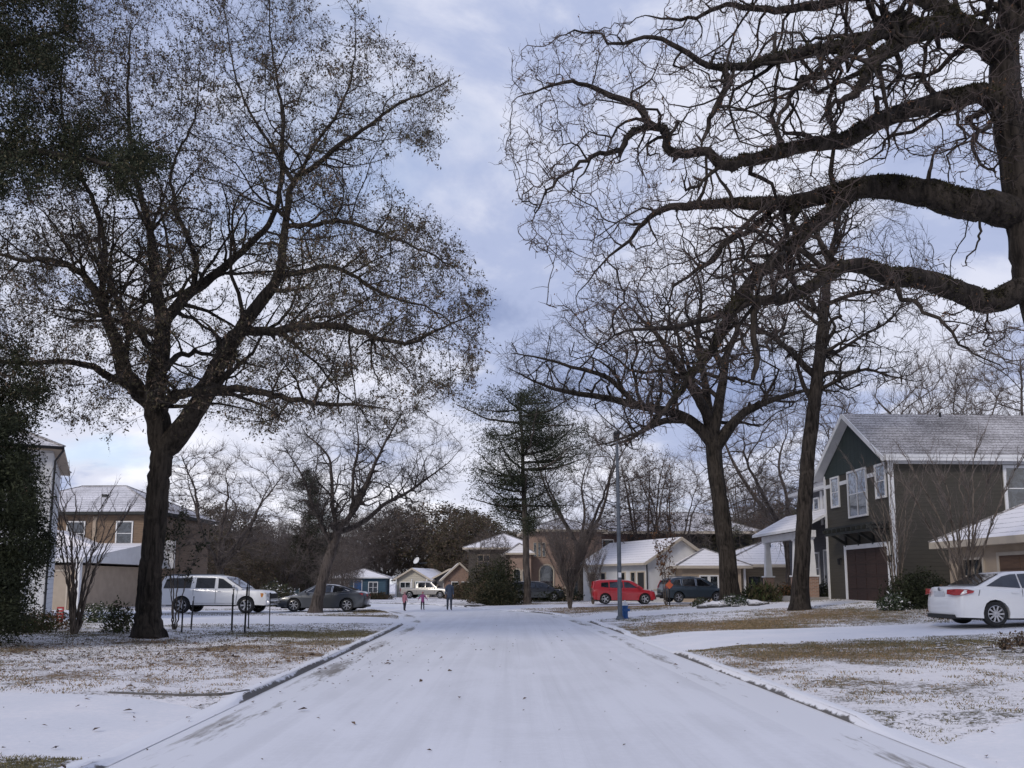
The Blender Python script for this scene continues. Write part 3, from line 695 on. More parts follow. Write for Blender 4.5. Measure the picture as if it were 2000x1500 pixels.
def cream_house():
    z = gz1(16, 28)-.05; root = empty('cream_house', (17.15, 33.3, z), R(-90)+R(3), 'low cream house with a snowy hipped roof behind the white sedan', 'house')
    # local x runs towards the camera, local y to the right (away from the road)
    e = 2.38
    wall_box(root, 0, 15, 0, 11, -1, e, stucco_beige); roof_hip(root, 0, 15, 0, 11, e, 3.3, roof_snow, cream_trim, .5, .26)
    door(root, '-y', 0, 3.2, 8.0, -.1, 2.0, door_brown, cream_trim, handle=False, name='garage_door', fw=.12, panels=4)
    window(root, '-y', 0, 1.0, 2.2, .7, 1.9, cream_trim, mull=1); window(root, '-y', 0, 10, 12, .7, 1.9, cream_trim, mull=1)
cream_house()

def white_cottage():
    z = gz1(10, 62)-.1; root = empty('white_cottage', (9.7, 61, z), R(24), 'white single storey cottage with a snowy gable roof behind the red car', 'house')
    e = 3.0
    wall_box(root, 0, 5.6, 0, 9.5, -.6, e, stucco_white, gable=('y', 1.65)); roof_gable(root, 0, 5.6, 0, 9.5, e, 1.65, 'y', roof_snow, cream_trim, .45, .35)
    for a in (1.6, 3.0): window(root, '-x', 0, a, a+.55, .8, 2.2, cream_trim, mull=0)
    for a in (5.9, 7.6): window(root, '-x', 0, a, a+.7, .7, 2.2, cream_trim, mull=0)
    door(root, '-x', 0, .35, 1.2, 0, 2.2, simple('door_black', (.02, .02, .02), .5, .1, 3), cream_trim)
    wl = MB(); wl.box(.5, 5, -.02, 0, .9, 1.0); wl.build('ledge', cream_trim, root)
    d = MB(); d.tube([(-.06, -.06, 2.9), (-.06, -.06, .1)], .05, 6); d.build('downpipe', dark_metal, root)
    v = MB(); v.tube([(1.2, 6.0, 3.5), (1.2, 6.0, 4.35)], .08, 6); v.build('roof_vent', white_trim, root)
white_cottage()
def beige_house():
    z = gz1(14, 61)-.1; root = empty('beige_house', (12.0, 60, z), R(2), 'beige single storey house with a wide snowy hipped roof behind the grey crossover', 'house')
    e = 2.55
    wall_box(root, 0, 4.2, 0, 8, -.6, e-.1, stucco_beige); wall_box(root, 4.2, 15, 1.5, 9.5, -.6, e, sid_beige, 'side_wall')
    roof_hip(root, 0, 4.4, 0, 8, e-.1, 1.3, roof_snow, cream_trim, .5, .2); roof_hip(root, 3.0, 15, .3, 9.5, e, 1.85, roof_snow, cream_trim, .45, .2)
    window(root, '-y', 0, 1.3, 1.8, .9, 1.9, mull=0, cross=False); window(root, '-y', 0, 2.0, 2.5, .9, 1.9, mull=0, cross=False)
    door(root, '-y', 1.5, 9.0, 10.1, 0, 2.1, simple('door_glass_dark', (.03, .035, .03), .3, .3, 9), handle=False); window(root, '-y', 1.5, 5.2, 7.0, .6, 1.9, mull=1, frame=sid_beige)
    for x in (4.6, 8.2): c = MB(); c.box(x-.08, x+.08, .45, .6, -.6, e); c.build('porch_post', white_trim, root)
    v = MB(); v.lathe([(.12, 4.1), (.12, 4.55), (.2, 4.6), (.02, 4.75)], 8, (7.5, 3.5, 0)); v.build('roof_vent', dark_metal, root)
beige_house()
def dark_house():
    root = empty('dark_brick_house', (8.6, 82, gz1(9, 82)), 0, 'large two storey house of red brick and charcoal boards behind the white cottage', 'house')
    wall_box(root, -1, 2.6, 0, 9, -.5, 6.3, brick_red); wall_box(root, 2.6, 15, .6, 9, -.5, 6.3, sid_dark, 'side_wall')
    roof_hip(root, -1, 15, 0, 9, 6.3, 2.2, roof_mid, cream_trim, .6, .25)
    window(root, '-y', 0, .2, 1.2, 4.2, 5.7, mull=0); window(root, '-y', .6, 4.0, 6, 4.0, 5.2, mull=1, frame=dark_beam); window(root, '-y', .6, 8, 9.2, 4.0, 5.2, mull=1, frame=dark_beam)
    v = MB(); v.tube([(8.7, 2.0, 6.9), (8.7, 2.0, 7.9)], .12, 6); v.build('roof_vent', dark_metal, root)
dark_house()
def arched_house():
    root = empty('arched_house', (1.6, 76, gz1(3, 76)), R(4), 'tan stucco two storey house with arched openings and three slit windows behind the pine', 'house')
    wall_box(root, 0, 6.5, 0, 8, -.5, 6.1, stucco_pink); roof_hip(root, 0, 6.5, 0, 8, 6.1, 1.3, roof_snow, cream_trim, .5, .2)
    wall_box(root, -1.9, .0, -1.2, 5, -.5, 4.0, stucco_pink, 'side_wall'); roof_hip(root, -1.9, 0, -1.2, 5, 4.0, .9, roof_snow, cream_trim, .35, .15)
    for x in (.35, .75, 1.15): window(root, '-y', 0, x, x+.22, 3.9, 5.1, cream_trim, mull=0, cross=False, fw=.04)
    def arch(x0, x1, z0, z1, c, nm):
        m = MB(); r = (x1-x0)/2; pts = [(x0, z0), (x1, z0)]+[((x0+x1)/2+r*math.cos(a), z1-r+r*math.sin(a)) for a in np.linspace(0, math.pi, 10)]; m.prism(pts, 'y', c-.03, c+.02); o = m.build(nm, pane_m, root)
        f = MB(); q = [(x0-.0, z0)]+[((x0+x1)/2-(r+.06)*math.cos(a), z1-r+(r+.06)*math.sin(a)) for a in np.linspace(0, math.pi, 10)]+[(x1, z0)]
        f.tube([(a, c-.05, b) for a, b in q], .07, 5); f.build('arch_trim', cream_trim, o)
    arch(-1.5, -.95, .3, 2.7, -1.2, 'arched_window'); arch(-.75, -.25, .3, 2.7, -1.2, 'arched_window'); arch(.9, 2.1, 0, 3.1, 0, 'arched_doorway'); arch(3.2, 4.4, .4, 2.8, 0, 'arched_window')
arched_house()
def olive_house():
    root = empty('olive_house', (-4.6, 90, gz1(-3, 90)), R(-3), 'shadowed olive two storey house with a snowy roof left of the pine', 'house')
    wall_box(root, 0, 7, 0, 8, -.5, 5.2, sid_olive); roof_hip(root, 0, 7, 0, 8, 5.2, 1.7, roof_snow, cream_trim, .6, .2); window(root, '-y', 0, 1, 2.2, 3.3, 4.6, frame=stucco_beige, fw=.05); window(root, '-y', 0, 4, 5.4, 3.3, 4.6, frame=stucco_beige, fw=.05); door(root, '-y', 0, 2.8, 3.7, 0, 2.1, door_grey)
olive_house()
def far_white_house():
    root = empty('far_white_house', (-14.6, 108, gz1(-12, 108)-.05), R(-14), 'distant low white house with three snowy gable roofs behind the silver pickup', 'house')
    e = 2.35; wall_box(root, 0, 4.4, 0, 8, -.5, e, sid_cream, gable=('y', 1.25)); roof_gable(root, 0, 4.4, 0, 8, e, 1.25, 'y', roof_snow, cream_trim, .5, .5)
    wall_box(root, 4.4, 9.2, .8, 8, -.5, e, sid_grey, 'side_wall', gable=('y', 1.2)); roof_gable(root, 4.6, 9.2, .8, 8, e, 1.15, 'y', roof_snow, cream_trim, .4, .5)
    window(root, '-y', 0, .5, 1.8, .6, 1.9, mull=1); door(root, '-y', 0, 2.6, 3.5, 0, 2.0, simple('door_teal', (.05, .11, .11), .5, .1, 3), handle=False); window(root, '-y', .8, 6.0, 7.8, .6, 1.7, mull=2)
    for x in (.1, 2.2, 4.2): c = MB(); c.box(x-.06, x+.06, -.55, -.43, -.5, e); c.build('porch_post', white_trim, root)
    s = MB(); s.lathe([(0.02, -.05), (.25, 0), (.42, .1), (.5, .22)], 14); d = s.build('dish', white_trim, root); d.location = (1.6, 3, e+2.3); d.rotation_euler = (R(60), 0, R(-30))
    q = MB(); q.tube([(0, 0, -.05), (0, 0, -.5), (.1, .6, -1.4)], .03, 6); q.build('dish_arm', galv, d)
far_white_house()
def blue_house(x, y, w, lab, rz):
    root = empty('blue_house', (x, y, gz1(x, y)-.05), R(rz), lab, 'house')
    wall_box(root, 0, w, 0, 7, -.5, 2.4, sid_blue); roof_hip(root, 0, w, 0, 7, 2.4, 1.1, roof_snow, white_trim, .4, .15)
    window(root, '-y', 0, .6, 1.5, .7, 1.9, mull=1); door(root, '-y', 0, 2.2, 3.1, 0, 2.1, blue_paint); window(root, '-y', 0, 4.0, 5.0, .7, 1.9, mull=1)
blue_house(-21.5, 104, 6.0, 'low blue house with white framed windows behind the leaning tree', 4); blue_house(-28.5, 112, 6.0, 'low blue house glimpsed behind the roof of the grey sedan', 0)
def small_far(x, y, w, lab, mat):
    root = empty('far_house', (x, y, gz1(x, y)-.05), R(6), lab, 'house'); wall_box(root, 0, w, 0, 6, -.5, 2.5, mat, gable=('y', 1.6)); roof_gable(root, 0, w, 0, 6, 2.5, 1.6, 'y', roof_snow, cream_trim, .5, .4)
    window(root, '-y', 0, w*.25, w*.45, .8, 1.9, mull=0); window(root, '-y', 0, w*.6, w*.8, .8, 1.9, mull=0)
small_far(-38, 112, 6, 'distant brick cottage with a snowy gable above the white vehicle nose', brick_red); small_far(-30.5, 96, 5, 'distant grey cottage with snowy gable between vehicle and leaning tree', sid_grey); small_far(-7.9, 100, 3.4, 'distant tan brick cottage just left of the pine', brick_tan)
def brick_house():
    z = gz1(-24, 58); root = empty('brown_house', (-36.3, 57.5, z), R(-2), 'brown two storey house with a low garage wing, behind the big oak trunk', 'house')
    W = 12.3
    wall_box(root, 0, W, 0, 9, -.5, 6.1, sid_cedar); roof_hip(root, 0, W, 0, 9, 6.1, 2.3, roof_mid, dark_beam, .55, .2)
    t = MB(); t.box(7.9, 8.2, -.05, 0, 4.3, 6.0).box(W-.14, W+.02, -.04, 0, 0, 6.05); t.build('trim', stucco_beige, root)
    window(root, '-y', 0, 6.2, 7.3, 4.1, 5.6, mull=0); window(root, '-y', 0, 9.6, 10.6, 4.1, 5.6, mull=0)
    v = MB(); v.box(7.2, 7.55, 2.2, 2.5, 6.9, 7.75); v.build('roof_vent', dark_beam, root); v = MB(); v.tube([(8.0, 1.5, 6.6), (8.0, 1.5, 7.1)], .1, 6); v.build('roof_vent', dark_beam, root)
    # low wing
    wall_box(root, 4.5, 11.6, -8, 0, -.5, 2.55, stucco_beige, 'garage_wall'); r = MB(); r.mat(0).poly([(4.0, -8.6, 2.95), (12.1, -8.6, 2.95), (12.1, 0, 4.2), (4.0, 0, 4.2)], [(0, 1, 2, 3)])
    r.mat(1).poly([(4.0, -8.6, 2.7), (12.1, -8.6, 2.7), (12.1, -.01, 2.7), (4.0, -.01, 2.7), (4.0, -8.6, 2.948), (12.1, -8.6, 2.948), (12.1, -.01, 4.19), (4.0, -.01, 4.19)], [(3, 2, 1, 0), (0, 1, 5, 4), (1, 2, 6, 5), (3, 0, 4, 7)]); r.build('garage_roof', [roof_snow, white_trim], root)
    door(root, '-y', -8, 8.4, 10.9, 0, 2.2, simple('garage_beige', (.36, .30, .235), .7, .05, 3), cream_trim, handle=False, name='garage_door'); window(root, '-y', -8, 5.8, 6.5, .4, 2.2, pane=pane_m, mull=0, cross=False)
    wd = MB(); wd.box(4.5, 5.4, -8.04, -8.0, 0, 2.5); wd.build('panel', sid_cedar, root)
    c = MB(); c.box(11.65, 11.9, -8.5, -8.25, -.3, 2.7).bar((11.4, -8.38, 2.6), (11.75, -8.38, 2.1), .1); c.build('porch_post', white_trim, root)
    s = MB(); s.prism([(4.6, 3.9), (9.2, 3.9), (6.4, 5.0)], 'y', -2.0, -.1)
    s.build('low_gable', roof_snow, root)
    b = MB(); b.box(W+.1, W+1.1, .5, .6, 2.5, 4.4); b.build('side_screen', stucco_white, root)
brick_house()
def white_house():
    z = gz1(-18, 33)-.05; root = empty('white_house', (-17.7, 32.2, z), R(26), 'tall white boarded house at the left edge, partly hidden by the dark evergreen', 'house')
    wall_box(root, -10, 0, 0, 8, -.5, 6.5, sid_white); roof_hip(root, -10, 0, 0, 8, 6.5, 2.2, roof_mid, stucco_beige, .38, .14)
    c = MB(); c.box(-1.35, -.75, -.05, 0, 3.9, 6.1); c.build('cedar_panel', brick_tan, root); window(root, '-y', 0, -2.6, -1.5, 4.2, 5.8)
    door(root, '-y', 0, -4.2, -.75, 0, 2.5, dark_beam, white_trim, handle=False, name='garage_door'); t = MB(); t.box(-.22, .03, -.06, 0, 0, 6.4); t.build('corner_board', white_trim, root)
    g = MB(); g.tube([(-10, -.43, 6.58), (.40, -.43, 6.58)], .06, 6); g.tube([(.38, -.42, 6.5), (.1, -.1, 6.1), (.08, -.1, 3.0), (.08, -.1, .2)], .045, 6); g.build('downpipe', dark_metal, root)
white_house()
# ================================================================== TREES
def unit(v): return v/(np.linalg.norm(v, axis=-1, keepdims=True)+1e-9)
class Tree:
    def __init__(s, seed): s.pos = []; s.par = []; s.rad = []; s.g = np.random.default_rng(seed)
    def limb(s, pts, radii, step=.3, jit=.0, attach=None):
        """a traced limb; starts from the nearest node already there"""
        pts = np.array([tuple(p) for p in pts], float); n = len(pts)
        rr = np.interp(np.linspace(0, 1, n), np.linspace(0, 1, len(radii)), radii)
        if s.pos:
            A = np.array(s.pos); i0 = int(np.argmin(((A-pts[0])**2).sum(1))) if attach is None else attach
            pts = np.vstack([A[i0], pts[1:] if np.linalg.norm(A[i0]-pts[0]) < .6 else pts]); rr = rr[-len(pts):] if len(pts) < n+1 else np.r_[rr[0], rr]
            rr = rr[:len(pts)]
        else: i0 = -1
        n = len(pts); out = []; orr = []
        for i in range(n-1):
            p0, p1, p2, p3 = pts[max(i-1, 0)], pts[i], pts[i+1], pts[min(i+2, n-1)]
            k = max(1, int(round(np.linalg.norm(p2-p1)/step)))
            for j in range(k):
                t = j/k
                out.append(.5*((2*p1)+(-p0+p2)*t+(2*p0-5*p1+4*p2-p3)*t*t+(-p0+3*p1-3*p2+p3)*t**3)); orr.append(rr[i]*(1-t)+rr[i+1]*t)
        out.append(pts[-1]); orr.append(rr[-1])
        prev = i0
        for j, (p, r) in enumerate(zip(out, orr)):
            if j == 0 and i0 >= 0: continue
            q = p+(s.g.normal(0, 1, 3)*jit if 0 < j < len(out)-1 else 0)
            s.pos.append(q); s.par.append(prev); s.rad.append(r); prev = len(s.pos)-1
        return prev
    def sub(s, n, r0, r1, L0, L1, frac, env, crook=.22, up=.15, seg=6, rmax=.07):
        """secondary limbs that spring from the traced ones"""
        A = np.array(s.pos); rr = np.array(s.rad); c = np.where((rr > r0) & (rr < r1))[0]; c = c[c > 14]; done = 0
        for _ in range(n*4):
            if done >= n or len(c) == 0: break
            i = int(c[s.g.integers(len(c))]); pd = unit(A[i]-A[s.par[i]]); q = s.g.normal(0, 1, 3); q = unit(q-(q@pd)*pd); d = unit(pd*s.g.uniform(.15, .8)+q+np.array([0, 0, up])); ln = s.g.uniform(L0, L1)
            p = A[i].copy(); pts_ = []; k = 0
            kink = unit(s.g.normal(0, 1, 3))
            for k in range(seg): d = unit(d+s.g.normal(0, crook, 3)+kink*crook*.5*math.sin(k*1.9)+np.array([0, 0, .03])); p = p+d*ln/seg; pts_.append(p.copy())
            u, v = proj(*np.array(pts_)[[seg//2, seg-1]].T)
            if env is not None and not inpoly(u, v, env).all(): continue
            r = min(rr[i]*frac, rmax); prev = i
            for k, p in enumerate(pts_): s.pos.append(p); s.par.append(prev); s.rad.append(r*(1-.80*(k+1)/seg)); prev = len(s.pos)-1
            done += 1
        return s
    def grow(s, A, di, dk, D, iters=90, jit=.15, trop=(0, 0, .0), maxn=30000, maxk=3, from_r=1e9, momentum=.35):
        A = np.asarray(A, float); pos = [np.array(p) for p in s.pos]; cap = maxn+len(pos)+10
        N0 = len(pos); Pm = np.zeros((cap, 3)); Pm[:N0] = pos; par = list(s.par); kids = np.zeros(cap, int)
        dirs = np.zeros((cap, 3))
        for i, p in enumerate(par):
            if p >= 0: kids[p] += 1; dirs[i] = unit(Pm[i]-Pm[p])
        rad = np.full(cap, np.nan); rad[:N0] = s.rad
        ok0 = np.where(np.array(s.rad) < from_r)[0]
        nd = np.full(len(A), 1e9); ni = np.zeros(len(A), int)
        for b in range(0, len(ok0), 400):
            ii = ok0[b:b+400]; d = ((A[:, None]-Pm[ii][None])**2).sum(-1); m = d.argmin(1); dm = d[np.arange(len(A)), m]
            u = dm < nd; nd[u] = dm[u]; ni[u] = ii[m[u]]
        n = N0; T = np.array(trop)
        for it in range(iters):
            act = nd < di*di
            if not act.any(): break
            dv = unit(A[act]-Pm[ni[act]]); acc = np.zeros((n, 3)); np.add.at(acc, ni[act], dv)
            src = np.unique(ni[act]); src = src[kids[src] < maxk]
            if len(src) == 0 or n+len(src) > cap-1: break
            d = unit(unit(acc[src])+dirs[src]*momentum+s.g.normal(0, jit, (len(src), 3))+T)
            new = Pm[src]+d*D*s.g.uniform(.8, 1.2, (len(src), 1))
            k = len(src); Pm[n:n+k] = new; dirs[n:n+k] = d; par += list(src); kids[src] += 1
            idx = np.arange(n, n+k); n += k
            for b in range(0, k, 300):
                d2 = ((A[:, None]-new[None, b:b+300])**2).sum(-1); m = d2.argmin(1); dm = d2[np.arange(len(A)), m]
                u = dm < nd; nd[u] = dm[u]; ni[u] = idx[b:b+300][m[u]]
            # nodes that may not branch any more let go of their points
            alive = nd > dk*dk; A, nd, ni = A[alive], nd[alive], ni[alive]
            full = kids[ni] >= maxk
            if full.any():
                di2 = nd.copy(); keep = ~full | (s.g.random(len(full)) > .5); A, nd, ni = A[keep], nd[keep], ni[keep]
            if len(A) == 0: break
        s.pos = list(Pm[:n]); s.par = [int(p) for p in par]; s.rad = list(rad[:n])
        return s
    def solve(s, tip=.006, e=2.3, taper=.97):
        n = len(s.pos); s.P = np.array(s.pos); s.Pa = np.array(s.par); acc = np.zeros(n); r = np.array(s.rad, float)
        for i in range(n-1, -1, -1):
            pr = max(acc[i], tip**e)**(1/e)
            if np.isnan(r[i]): r[i] = pr
            if s.Pa[i] >= 0: acc[s.Pa[i]] += r[i]**e
        for i in range(n):
            if s.Pa[i] >= 0 and np.isnan(s.rad[i]): r[i] = min(r[i], r[s.Pa[i]]*taper)
        s.r = r; s.ch = [[] for _ in range(n)]
        for i in range(n):
            if s.Pa[i] >= 0: s.ch[s.Pa[i]].append(i)
        return s
    def chains(s):
        out = []; stack = [(0, -1)]
        while stack:
            i, p = stack.pop(); c = [p] if p >= 0 else []
            while True:
                c.append(i); k = s.ch[i]
                if not k: break
                m = max(k, key=lambda j: s.r[j]+(1 if not np.isnan(s.rad[j]) and not np.isnan(s.rad[i]) else 0)*.001)
                for j in k:
                    if j != m: stack.append((j, i))
                i = m
            out.append(c)
        return out
    def wood(s, base, name, mats, thr=.035, flare=None, sides=(14, 8, 5, 3), thin_from=.012, gnarl=0.0):
        """tubes for every chain; material 0 bark, 1 thin twig wood. Returns a mesh in coordinates relative to base"""
        VV = []; QQ = []; MM = []; b = 0
        for c in s.chains():
            if len(c) < 2: continue
            p = s.P[c]; r = s.r[c].copy()
            if s.Pa[c[1]] == c[0] and len(c) > 2 and c[0] != 0: r[0] = min(r[0], r[1]*1.25)
            t = unit(np.gradient(p, axis=0)); rm = r[:3].max()
            k = sides[0] if rm > .14 else sides[1] if rm > .05 else sides[2] if rm > .018 else sides[3]
            m = np.abs(t).mean(0); ref = np.eye(3)[m.argmin()]
            e = unit(np.cross(t, ref)); g = np.cross(t, e); a = 2*np.pi*np.arange(k)/k
            ca, sa = np.cos(a), np.sin(a); rr = np.repeat(r[:, None], k, 1)
            if rm > .1:
                ph = s.g.random(4)*6.28
                zl = np.cumsum(np.r_[0, np.linalg.norm(np.diff(p, axis=0), axis=1)])[:, None]
                rr = rr*(1+.07*np.sin(3*a+ph[0]+zl*.6)+.05*np.sin(5*a+ph[1]-zl*1.1)+.03*np.sin(9*a+ph[2]+zl*2.3)+gnarl*s.g.normal(0, 1, rr.shape))
                if flare is not None and c[0] == 0:
                    fz, fr, lobes = flare; kf = np.exp(-(p[:, 2:3]-s.P[0][2])/fz)
                    rr = rr*(1+kf*(fr+.22*np.sin(lobes*a+ph[3])+.12*np.sin((lobes*2+1)*a+ph[0])))
            V = p[:, None]+(e[:, None]*ca[None, :, None]+g[:, None]*sa[None, :, None])*rr[..., None]
            n = len(c); i = np.arange(n-1)[:, None]*k; j = np.arange(k)[None]; j2 = (j+1) % k
            Q = np.stack([i+j, i+j2, i+k+j2, i+k+j], -1).reshape(-1, 4)+b
            VV.append(V.reshape(-1, 3)); QQ.append(Q); MM.append(np.repeat((r[1:] < thin_from).astype(int), k)); b += n*k
        V = np.vstack(VV)-np.array(base); return np_mesh(name, V, quads=np.vstack(QQ), mats=mats, qm=np.concatenate(MM), smooth=True)
    def thin_nodes(s, rmax): return np.where(s.r < rmax)[0]

def twigs(g, P0, D0, L, r0, segs=3, curl=.35, up=.0, sides=3, droop=0.0):
    """vectorised little twigs: P0,D0 (n,3), L (n,), returns verts, quads, centre points (n,segs+1,3)"""
    n = len(P0); pts = np.zeros((n, segs+1, 3)); pts[:, 0] = P0; d = D0.copy()
    for k in range(segs):
        d = unit(d+g.normal(0, curl, (n, 3))+np.array([0, 0, up])-np.array([0, 0, droop])*k); pts[:, k+1] = pts[:, k]+d*(L/segs)[:, None]
    t = unit(pts[:, -1]-pts[:, 0]); ref = unit(g.normal(0, 1, (n, 3))); e = unit(np.cross(t, ref)); f = np.cross(t, e)
    a = 2*np.pi*np.arange(sides)/sides; ring = e[:, None]*np.cos(a)[None, :, None]+f[:, None]*np.sin(a)[None, :, None]
    rr = np.linspace(1, .35, segs+1)
    r0 = np.broadcast_to(np.asarray(r0, float), (n,))
    V = pts[:, :, None]+ring[:, None]*(rr[None, :, None, None]*r0[:, None, None, None])
    i = np.arange(segs)[:, None]*sides; j = np.arange(sides)[None]; j2 = (j+1) % sides
    q = np.stack([i+j, i+j2, i+sides+j2, i+sides+j], -1).reshape(-1, 4)
    Q = (q[None]+(np.arange(n)*(segs+1)*sides)[:, None, None]).reshape(-1, 4)
    return V.reshape(-1, 3), Q, pts
def leaves(g, C, size, wid=.4, hang=.3, spread=0.0, nmat=2):
    """diamond shaped, slightly folded leaves at points C"""
    n = len(C); C = C+g.normal(0, 1, (n, 3))*spread
    u = unit(g.normal(0, 1, (n, 3))-np.array([0, 0, hang])); v = unit(np.cross(u, g.normal(0, 1, (n, 3)))); w = np.cross(u, v)
    s = (np.broadcast_to(np.asarray(size, float), (n,))*g.uniform(.35, 1.5, n))[:, None]
    V = np.stack([C, C+u*s*.5+v*s*wid*.5+w*s*.08, C+u*s, C+u*s*.5-v*s*wid*.5+w*s*.08], 1).reshape(-1, 3)
    return V, np.arange(n*4).reshape(-1, 4), g.integers(0, nmat, n)
def merge_parts(name, parts, base, mats, smooth=False):
    """parts: (V, Q, mat index or array)"""
    V = []; Q = []; Mx = []; b = 0
    for v, q, m in parts:
        V.append(v); Q.append(q+b); Mx.append(np.broadcast_to(np.asarray(m, int), (len(q),))); b += len(v)
    return np_mesh(name, np.vstack(V)-np.array(base), quads=np.vstack(Q), mats=mats, qm=np.concatenate(Mx), smooth=smooth)
def tree_root(name, base, label, group=None, rz=0):
    return empty(name, base, rz, label, 'tree', group)
def in_px(u, v, poly): return inpoly(np.asarray(u, float), np.asarray(v, float), poly)
def px_cloud(g, n, poly, Yc, Ys, rnd='n', ylim=None):
    """points in a volume whose outline, seen from the street, is poly"""
    poly = np.array(poly, float); lo = poly.min(0); hi = poly.max(0); out = []
    while sum(len(o) for o in out) < n:
        u = g.uniform(lo[0], hi[0], n*2); v = g.uniform(lo[1], hi[1], n*2); k = inpoly(u, v, poly); u, v = u[k], v[k]
        Y = Yc+(g.uniform(-1, 1, len(u)) if rnd == 'u' else np.clip(g.normal(0, .5, len(u)), -1.1, 1.1))*Ys
        t = Y/(F*_c-(CYP-v)*_s); out.append(np.c_[(u-1000)*t, Y, CAMZ+(F*_s+(CYP-v)*_c)*t])
    return np.vstack(out)[:n]
def PP(l, Y):
    """list of (u, v) or (u, v, Y) -> points"""
    out = []
    for p in l: out.append(P(p[0], p[1], p[2] if len(p) > 2 else Y))
    return out

leaf_brown = leafmat('leaf_brown', (.030, .022, .015), (.165, .115, .078)); leaf_olive = leafmat('leaf_olive', (.022, .021, .011), (.105, .090, .048))
leaf_dark = leafmat('leaf_dark', (.008, .012, .006), (.036, .042, .018)); leaf_green = leafmat('leaf_green', (.020, .032, .012), (.075, .095, .035))
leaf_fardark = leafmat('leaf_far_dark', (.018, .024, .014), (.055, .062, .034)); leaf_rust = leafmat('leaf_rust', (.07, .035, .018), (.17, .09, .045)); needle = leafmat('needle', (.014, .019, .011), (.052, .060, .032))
moss = leafmat('moss_fern', (.012, .012, .006), (.055, .048, .022)); leaf_snowy = simple('snowy_leaf', (.03, .045, .02), .7, .3, 8, snow=dict(thr0=.4, thr1=.7, amt=1, lo=.3, hi=.5))

